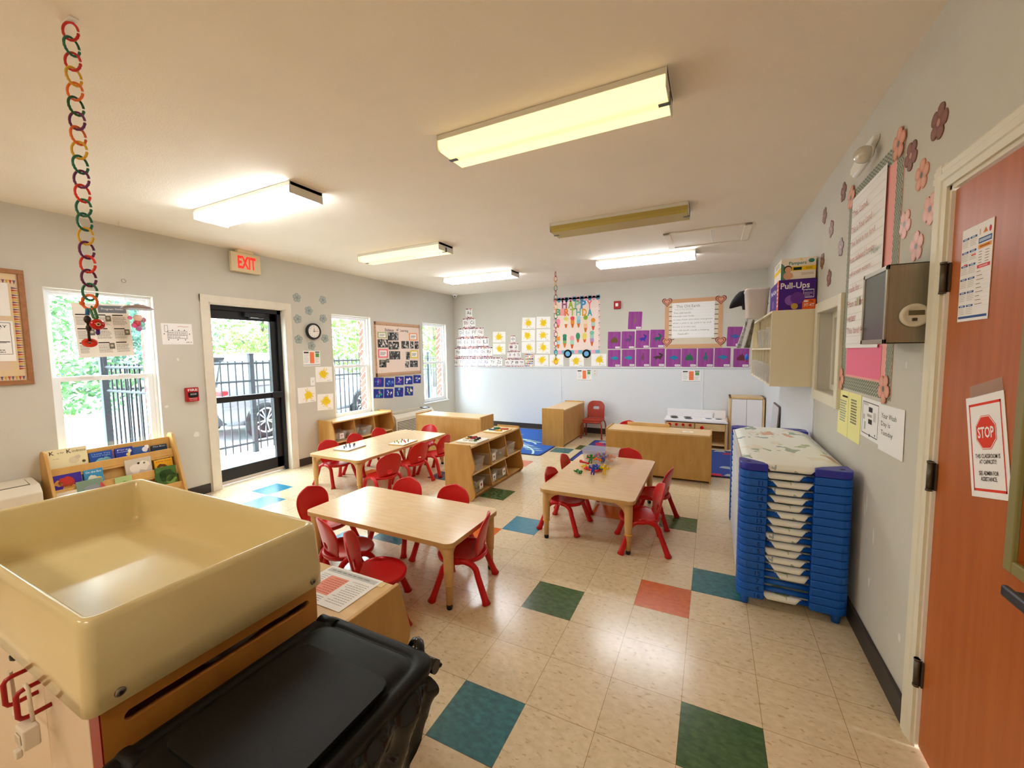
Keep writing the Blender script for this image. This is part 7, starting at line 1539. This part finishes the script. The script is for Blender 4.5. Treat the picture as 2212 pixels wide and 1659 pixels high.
t2 = thing('ring_rattle', 'orange ring toy with green loop at the toy chain\'s lower end', 'toy', B0); mb = MB(); mb.tube([hp(.029 * math.cos(a * PI / 14), -.018 + .027 * math.sin(a * PI / 14)) for a in range(28)], .0052, mat('toy_link_o', CC['o']), 8, True); mb.ball(hp(-.026, -.022, .004), .009, mat('toy_link_o', CC['o']), n=10); mb.build('ring', t2)
mb = MB(); mb.tube([hp(.006, -.036), hp(.002, -.044, .003), hp(.012, -.078, .003), hp(.022, -.085, .003), hp(.027, -.078, .003), hp(.018, -.044, .003)], .0048, mat('toy_link_G2', '3A7A4A', .4), 8, True); mb.build('green_loop', t2)
fc = hp(.026, -.105, .004); t3 = thing('fish_toy', 'shiny red fish ball toy hanging from the green loop', 'toy', fc); mb = MB(); mb.ball(fc, .0225, mat('glossy_red_toy', 'C81414', .12), 1.08, 1.0, .95, 20); mb.build('body', t3)
mb = MB(); ed = (R3 * .75 + Vector((.441, -.897, 0)) * .6).normalized(); mb.cyl(fc + ed * .021, fc + ed * .0245, .007, flat('E8D0A0'), 12); mb.cyl(fc + ed * .0245, fc + ed * .0255, .0035, K_, 10); mb.build('eye', t3)
mb = MB(); mb.tube([fc + Vector((.0, 0, -.019)), fc + Vector((.002, -.002, -.033)), fc + Vector((.003, -.002, -.040))], [.006, .0075, .004], mat('toy_link_p2', '50207A', .4), 8); mb.build('fin', t3)
kc = hp(-.011, -.085, .004); t4 = thing('rattle_key', 'dark beaded key rattle ending in an orange disc beside the red fish toy', 'toy', kc); MK = mat('brown_black_toy', '33241E', .3); mb = MB(); mb.ball(kc, .0125, MK, .9, .9, 1.3, 14); mb.ball(kc + R3 * .002 - Z3 * .033, .010, MK, .9, .9, 1.4, 14); mb.cyl(kc - Z3 * .015, kc - Z3 * .083, .0042, MK, 10); mb.build('beads', t4)
mb = MB(); mb.tube([hp(-.008, -.042, .003), hp(-.010, -.068, .004)], [.0065, .0065], flat('3A7AB0'), 8); mb.build('blue_tab', t4)
mb = MB(); dc = kc - Z3 * .09; w3 = (Vector((.9, -.3, .9))).normalized(); u3 = w3.cross(Vector((0, 0, 1))).normalized(); mb.lathe([(.006, -.002), (.0225, -.002), (.0225, .002), (.006, .002), (.006, -.002)], mat('toy_link_m', CC['m'], .4), 24, o=dc, u=u3, v=w3.cross(u3), w=w3); mb.build('disc', t4)
t = thing('toy_chain', 'far chain of toy links hanging from the ceiling before the birthday poster', 'toy chain', (-2.113, 3.31, H))
sq = 'royGrgoyogGprpgrgGgo'; pt = .071
for k, c in enumerate(sq): zt_ = H - .003 - k * pt; link(t, c, (-2.113, 3.31), zt_, zt_ - pt - .012, .026, (1.57 if k % 2 == 0 else 0), .0042)
# hanging paper mobile at the first window
t = thing('hanging_mobile', 'string mobile with a brown paper parasol and bright balls before the first window', 'mobile', (-4.80, -.885, H)); mx_, my = -4.80, -.882
mb = MB(); mb.cyl((mx_, my, H), (mx_, my, 2.06), .0016, flat('D8D2C4'), 6); mb.build('string', t); mb = MB(); mb.tube([(mx_, my + .016 * math.cos(a * PI / 8), 2.235 + .016 * math.sin(a * PI / 8)) for a in range(16)], .003, flat('9A9488'), 6, True); mb.build('ring', t)
mb = MB(); mb.lathe([(0, 2.035), (.05, 2.025), (.10, 2.005), (.125, 1.985), (.12, 1.983), (.05, 2.015), (0, 2.025)], cloudy_mat('brown_paper_canopy', '8A6A5A', .75), 16, o=(mx_, -.80, 0)); mb.build('parasol', t)
BB = [(-.80, 1.90, .035, 'F0C8B0'), (-.765, 1.885, .025, 'B05060'), (-.81, 1.85, .03, 'D02840'), (-.775, 1.845, .026, '78C8B8'), (-.80, 1.80, .024, 'B86AA0'), (-.83, 1.83, .024, 'E84080'), (-.77, 1.81, .022, 'A0C8D0'), (-.86, 1.90, .018, 'F060A0')]
for y_, z_, r_, c in BB: mb = MB(); mb.ball((mx_, y_, z_), r_, cloudy_mat('mobile_ball_' + c, c, .8), n=12); mb.build('ball', t)
# ================================================================== outside
GZ = -.12
M_CONC = mat('pale_concrete', 'D5D3CE', .9, var=.04, scale=6)
M_ROAD = mat('grey_asphalt', 'B4B6BA', .9, var=.06, scale=20)
M_GRASS = mat('dry_grass', '9AA457', .95, c2='B8B070', scale=12, bump=.4, bscale=40)
mb = MB(); mb.box(-60, XL - .26, -40, 50, GZ - .3, GZ - .02, M_ROAD); struct(mb.build('road'))
mb = MB(); mb.box(-7.6, XL - .255, -20, 20, GZ - .25, GZ, M_CONC); struct(mb.build('path'))
mb = MB(); mb.box(-14.6, -14.2, -30, 40, GZ - .1, GZ + .08, M_CONC, .03); struct(mb.build('kerb'))
def verge(x0, x1, y0, y1, z, lab):
    mb = MB(); mb.box(x0, x1, y0, y1, GZ - .1, z, M_GRASS); o = mb.build('grass_verge'); tag(o, lab, 'grass', kind='stuff')
verge(-16.4, -14.6, -30, 2.2, GZ + .06, 'strip of dry grass beyond the parking kerb'); verge(-60, -27.5, -40, 50, GZ + .1, 'far grass bank beyond the road')
M_FEN = mat('black_iron_fence', '22262C', .5)
def fence(name, label, p0, p1, h, posts, gate=False):
    p0, p1 = Vector((*p0, GZ)), Vector((*p1, GZ)); d = p1 - p0; L = d.length; d.normalize(); t = thing(name, label, 'fence', p0, 0)
    mb = MB()
    for z in (.17, h - .34, h - .04): mb.tube([p0 + Vector((0, 0, z)), p1 + Vector((0, 0, z))], .02, M_FEN, 4)
    mb.build('rail', t)
    k = int(L / .115); mb = MB()
    for i in range(1, k): q = p0 + d * (L * i / k); mb.box(q.x - .008, q.x + .008, q.y - .008, q.y + .008, GZ + .04, GZ + h, M_FEN)
    mb.build('picket_panel', t)
    for s in posts: q = p0 + d * s; mb = MB(); mb.box(q.x - .035, q.x + .035, q.y - .035, q.y + .035, GZ, GZ + h + .1, M_FEN, .004); mb.box(q.x - .042, q.x + .042, q.y - .042, q.y + .042, GZ + h + .1, GZ + h + .125, M_FEN, .006); mb.build('post', t)
fy = -.35
fence('iron_fence', 'black iron picket fence running past the exit door and windows', (-6.95, fy), (-6.95, 12.0), 1.57, (0, 1.87, 4.3, 6.7, 9.1, 11.6))
fence('iron_fence', 'black iron picket fence return joining the house wall outside the first window', (-6.86, fy), (-5.30, fy), 1.57, (1.5,))
# trees
M_LEAF = [mat('leaf_bright', '6F9440', .8, c2='557A30', scale=3), mat('leaf_mid', '527A46', .8, c2='3E6436', scale=3), mat('leaf_blue', '5F7C6E', .8, c2='4B6A5A', scale=3)]
for m in M_LEAF:
    b = m.node_tree.nodes['Principled BSDF']; b.inputs['Subsurface Weight'].default_value = 0
M_BARK = mat('grey_bark', '6A5E52', .9)
def tree(x, y, h, r, mi, label, n=2600, low=.25, seed=1):
    t = thing('leafy_tree', label, 'tree', (x, y, GZ), 0, 'trees beyond the fence'); q = random.Random(seed)
    mb = MB(); mb.tube([(x, y, GZ), (x + .05, y, GZ + h * .3), (x - .05, y + .1, GZ + h * .55), (x, y, GZ + h * .85)], [.16 * h / 6, .13 * h / 6, .09 * h / 6, .03], M_BARK, 8)
    for k in range(7): a = q.random() * 6.28; z = h * (.3 + .4 * q.random()); mb.tube([(x, y, GZ + z), (x + r * .4 * math.cos(a), y + r * .4 * math.sin(a), GZ + z + r * .35), (x + r * .8 * math.cos(a), y + r * .8 * math.sin(a), GZ + z + r * .55)], [.05, .03, .012], M_BARK, 6)
    mb.build('trunk', t)
    mb = MB(); cl = [(q.gauss(0, .45) * r, q.gauss(0, .45) * r, h * (low + (1 - low) * q.random() ** .9), r * (.25 + .25 * q.random())) for k in range(26)]
    for k in range(n):
        cx_, cy_, cz, cr_ = cl[k % 26]; th, ph = q.random() * 6.28, math.acos(2 * q.random() - 1); rr = cr_ * (.6 + .5 * q.random()); p = Vector((x + cx_ + rr * math.sin(ph) * math.cos(th), y + cy_ + rr * math.sin(ph) * math.sin(th), GZ + cz + rr * math.cos(ph) * .8))
        s = .07 + .07 * q.random(); u = Vector((q.gauss(0, 1), q.gauss(0, 1), q.gauss(0, 1))).normalized(); w = u.cross(Vector((q.gauss(0, 1), q.gauss(0, 1), q.gauss(0, 1)))).normalized(); s *= h / 6
        mb.F([mb.V(p - u * s), mb.V(p + w * s * .55), mb.V(p + u * s), mb.V(p - w * s * .55)], M_LEAF[mi])
    mb.fix = False; mb.build('crown', t)
tree(-17.5, 1.2, 5.6, 2.3, 1, 'dense mid-green tree filling the first window\'s upper pane', 5200, .05, 2); tree(-20, -3.0, 6.4, 2.8, 1, 'broad mid-green tree at the left of the first window', 5200, .05, 3); tree(-16.5, 4.6, 5.6, 2.0, 2, 'bluish-green tree at the right of the first window', 3600, .1, 9)
tree(-13.0, 5.6, 3.9, 1.9, 0, 'bright yellow-green tree seen left in the exit door glass', 4200, .1, 4); tree(-13.5, 8.3, 5.6, 2.4, 0, 'tall bright green tree seen right in the exit door glass', 4600, .1, 5)
tree(-22, 19.5, 5.0, 2.4, 2, 'bluish tree in the second window\'s left half', 3000, .1, 6); tree(-12.5, 14.0, 4.9, 2.2, 0, 'bright green tree leaning into the second window\'s right half', 3600, .1, 7); tree(-11.5, 18.5, 6.4, 2.8, 0, 'bright green tree filling the third window', 4600, .0, 8)
tree(-30, 8, 7.5, 4.0, 1, 'distant green tree behind the parked car', 3200, .0, 10); tree(-30, 26, 6.5, 4.0, 2, 'distant bluish tree far beyond the second window', 2600, .0, 12); tree(-26, -12, 7.5, 4.0, 1, 'distant green tree at the first window\'s far left', 3000, .0, 13)
# cars
M_TYRE = flat('1E1E20'); M_RIM = mat('alloy_rim', 'C8CACE', .3, .8); M_CGL = mat('car_glass', '3A4450', .08, .0, coat=.5); M_TAIL = mat('red_tail_lamp', 'D01C24', .2)
def car(x, y, rz, label, paint, s=1.0):
    """local: +y forward, x across"""
    t = thing('parked_car', label, 'car', (x, y, GZ - .02), rz); m = mat('car_paint_' + paint, paint, .25, .3, coat=.6)
    secs = [(-2.3, .42, .78, .80, .85), (-2.22, .36, 1.0, 1.02, .90), (-2.05, .32, 1.06, 1.55, .92), (-1.75, .30, 1.06, 1.70, .93), (-.6, .28, 1.04, 1.74, .94), (.4, .28, 1.02, 1.70, .94), (.95, .28, 1.0, 1.36, .93), (1.35, .28, .99, 1.06, .93), (2.1, .32, .88, .93, .88), (2.35, .42, .72, .74, .80)]
    mb = MB(); rings = []
    for (yy, z0, zb, zt, w) in secs:
        wt = w * (.74 if zt > zb + .2 else .95); P = [(-w * .9, z0), (-w, z0 + .12), (-w, (z0 + zb) / 2), (-w * .98, zb), (-wt, zt - .03), (-wt * .8, zt), (wt * .8, zt), (wt, zt - .03), (w * .98, zb), (w, (z0 + zb) / 2), (w, z0 + .12), (w * .9, z0)]
        rings.append([mb.V((a, yy, b)) for a, b in P])
    for A, B in zip(rings, rings[1:]):
        for k in range(len(A)): mb.F([A[k], A[(k + 1) % len(A)], B[(k + 1) % len(A)], B[k]], m, True)
    mb.F(rings[0][::-1], m); mb.F(rings[-1], m); mb.build('body', t, world=False)
    for sx in (-1, 1):
        for (y0, y1) in ((-1.65, -.75), (-.68, .2), (.28, .98)):
            mb = MB(); f = lambda yy, zz: (sx * (.945 - .235 * (zz - 1.05) / .65), yy, zz); mb.quad([f(y0, 1.08), f(y1, 1.08), f(y1 - (.06 if y1 < .9 else .5), 1.60 if y1 < .9 else 1.36), f(y0 + .1, 1.60)], M_CGL); mb.fix = False; mb.build('side_window', t, world=False)
    mb = MB(); mb.quad([(-.72, -2.235, 1.10), (.72, -2.235, 1.10), (.62, -2.075, 1.52), (-.62, -2.075, 1.52)], M_CGL); mb.fix = False; mb.build('rear_window', t, world=False)
    mb = MB(); mb.box(-.62, .62, -2.16, -1.95, 1.60, 1.66, M_BLACK, .02); mb.build('spoiler', t, world=False)
    for sx in (-1, 1):
        mb = MB(); mb.box(sx * .45, sx * .90, -2.26, -2.10, .92, 1.04, M_TAIL, .03); mb.build('tail_lamp', t, world=False); mb = MB(); mb.box(sx * .55, sx * .72, -2.315, -2.28, .55, .60, M_TAIL, .01); mb.build('reflector', t, world=False)
    mb = MB(); mb.box(-.86, .86, -2.33, -2.1, .36, .62, flat('3A3C42'), .05); mb.build('bumper', t, world=False); mb = MB(); mb.box(-.18, .18, -2.30, -2.27, .72, .84, flat('E8E8EC')); mb.build('number_plate', t, world=False)
    for sx in (-1, 1):
        for yy in (-1.42, 1.42):
            X = dict(o=(sx * .90, yy, .36), u=(0, 1, 0), v=(0, 0, 1), w=(sx, 0, 0))
            mb = MB(); mb.lathe([(0, -.02), (.41, -.02), (.41, .03), (.0, .03)], M_BLACK, 28, **X); mb.build('wheel_arch', t, world=False)
            mb = MB(); mb.lathe([(0, -.12), (.34, -.12), (.36, -.08), (.36, .04), (.34, .065), (.27, .07), (.25, .05), (0, .05)], M_TYRE, 32, **X); wh = mb.build('wheel', t, world=False)
            mb = MB(); mb.lathe([(.235, .052), (.26, .072), (.245, .075), (.225, .055)], M_RIM, 28, **X); mb.lathe([(0, .066), (.045, .064), (.05, .05)], M_RIM, 14, **X)
            for k in range(10): a = 2 * PI * k / 10 + (.12 if k % 2 else -.12); mb.tube([Vector((sx * .96, yy + .04 * math.cos(a), .36 + .04 * math.sin(a))), Vector((sx * .965, yy + .24 * math.cos(a), .36 + .24 * math.sin(a)))], .014, M_RIM, 6)
            mb.build('rim', wh, world=False)
car(-9.16, 3.78, .09, 'grey SUV with red tail lamps parked beyond the fence outside the exit door', '77757C')
# ================================================================== light and render settings
w = bpy.data.worlds.new('world'); SC.world = w; w.use_nodes = True; nt = w.node_tree; bg = nt.nodes['Background']
sky = nt.nodes.new('ShaderNodeTexSky'); sky.sky_type = 'HOSEK_WILKIE'; sky.turbidity = 6; sky.ground_albedo = .4
sky.sun_direction = Vector((.35, .5, .8)).normalized()
mx = nt.nodes.new('ShaderNodeMix'); mx.data_type = 'RGBA'; mx.inputs[0].default_value = .9
mx.inputs[7].default_value = (.80, .90, 1.0, 1)
nt.links.new(sky.outputs[0], mx.inputs[6]); nt.links.new(mx.outputs[2], bg.inputs['Color']); bg.inputs['Strength'].default_value = SKY
for (y0, y1, z0, z1) in list(WIN.values()) + [DOORL]:
    L = bpy.data.lights.new('sky_portal', 'AREA'); L.shape = 'RECTANGLE'; L.size = z1 - z0; L.size_y = y1 - y0; L.cycles.is_portal = True
    ob = bpy.data.objects.new('sky_portal', L); COL.objects.link(ob); ob.location = (XL - .16, (y0 + y1) / 2, (z0 + z1) / 2); ob.rotation_euler = (0, -PI / 2, 0)
vs = SC.view_settings; vs.view_transform = 'Standard'; vs.look = 'None'; vs.gamma = 1; vs.use_curve_mapping = False; vs.exposure = EXPO
SC.display_settings.display_device = 'sRGB'
cy = SC.cycles; cy.use_denoising = True; cy.max_bounces = 10; cy.diffuse_bounces = 6; cy.glossy_bounces = 4; cy.transparent_max_bounces = 16; cy.sample_clamp_indirect = 8; cy.caustics_reflective = False; cy.caustics_refractive = False
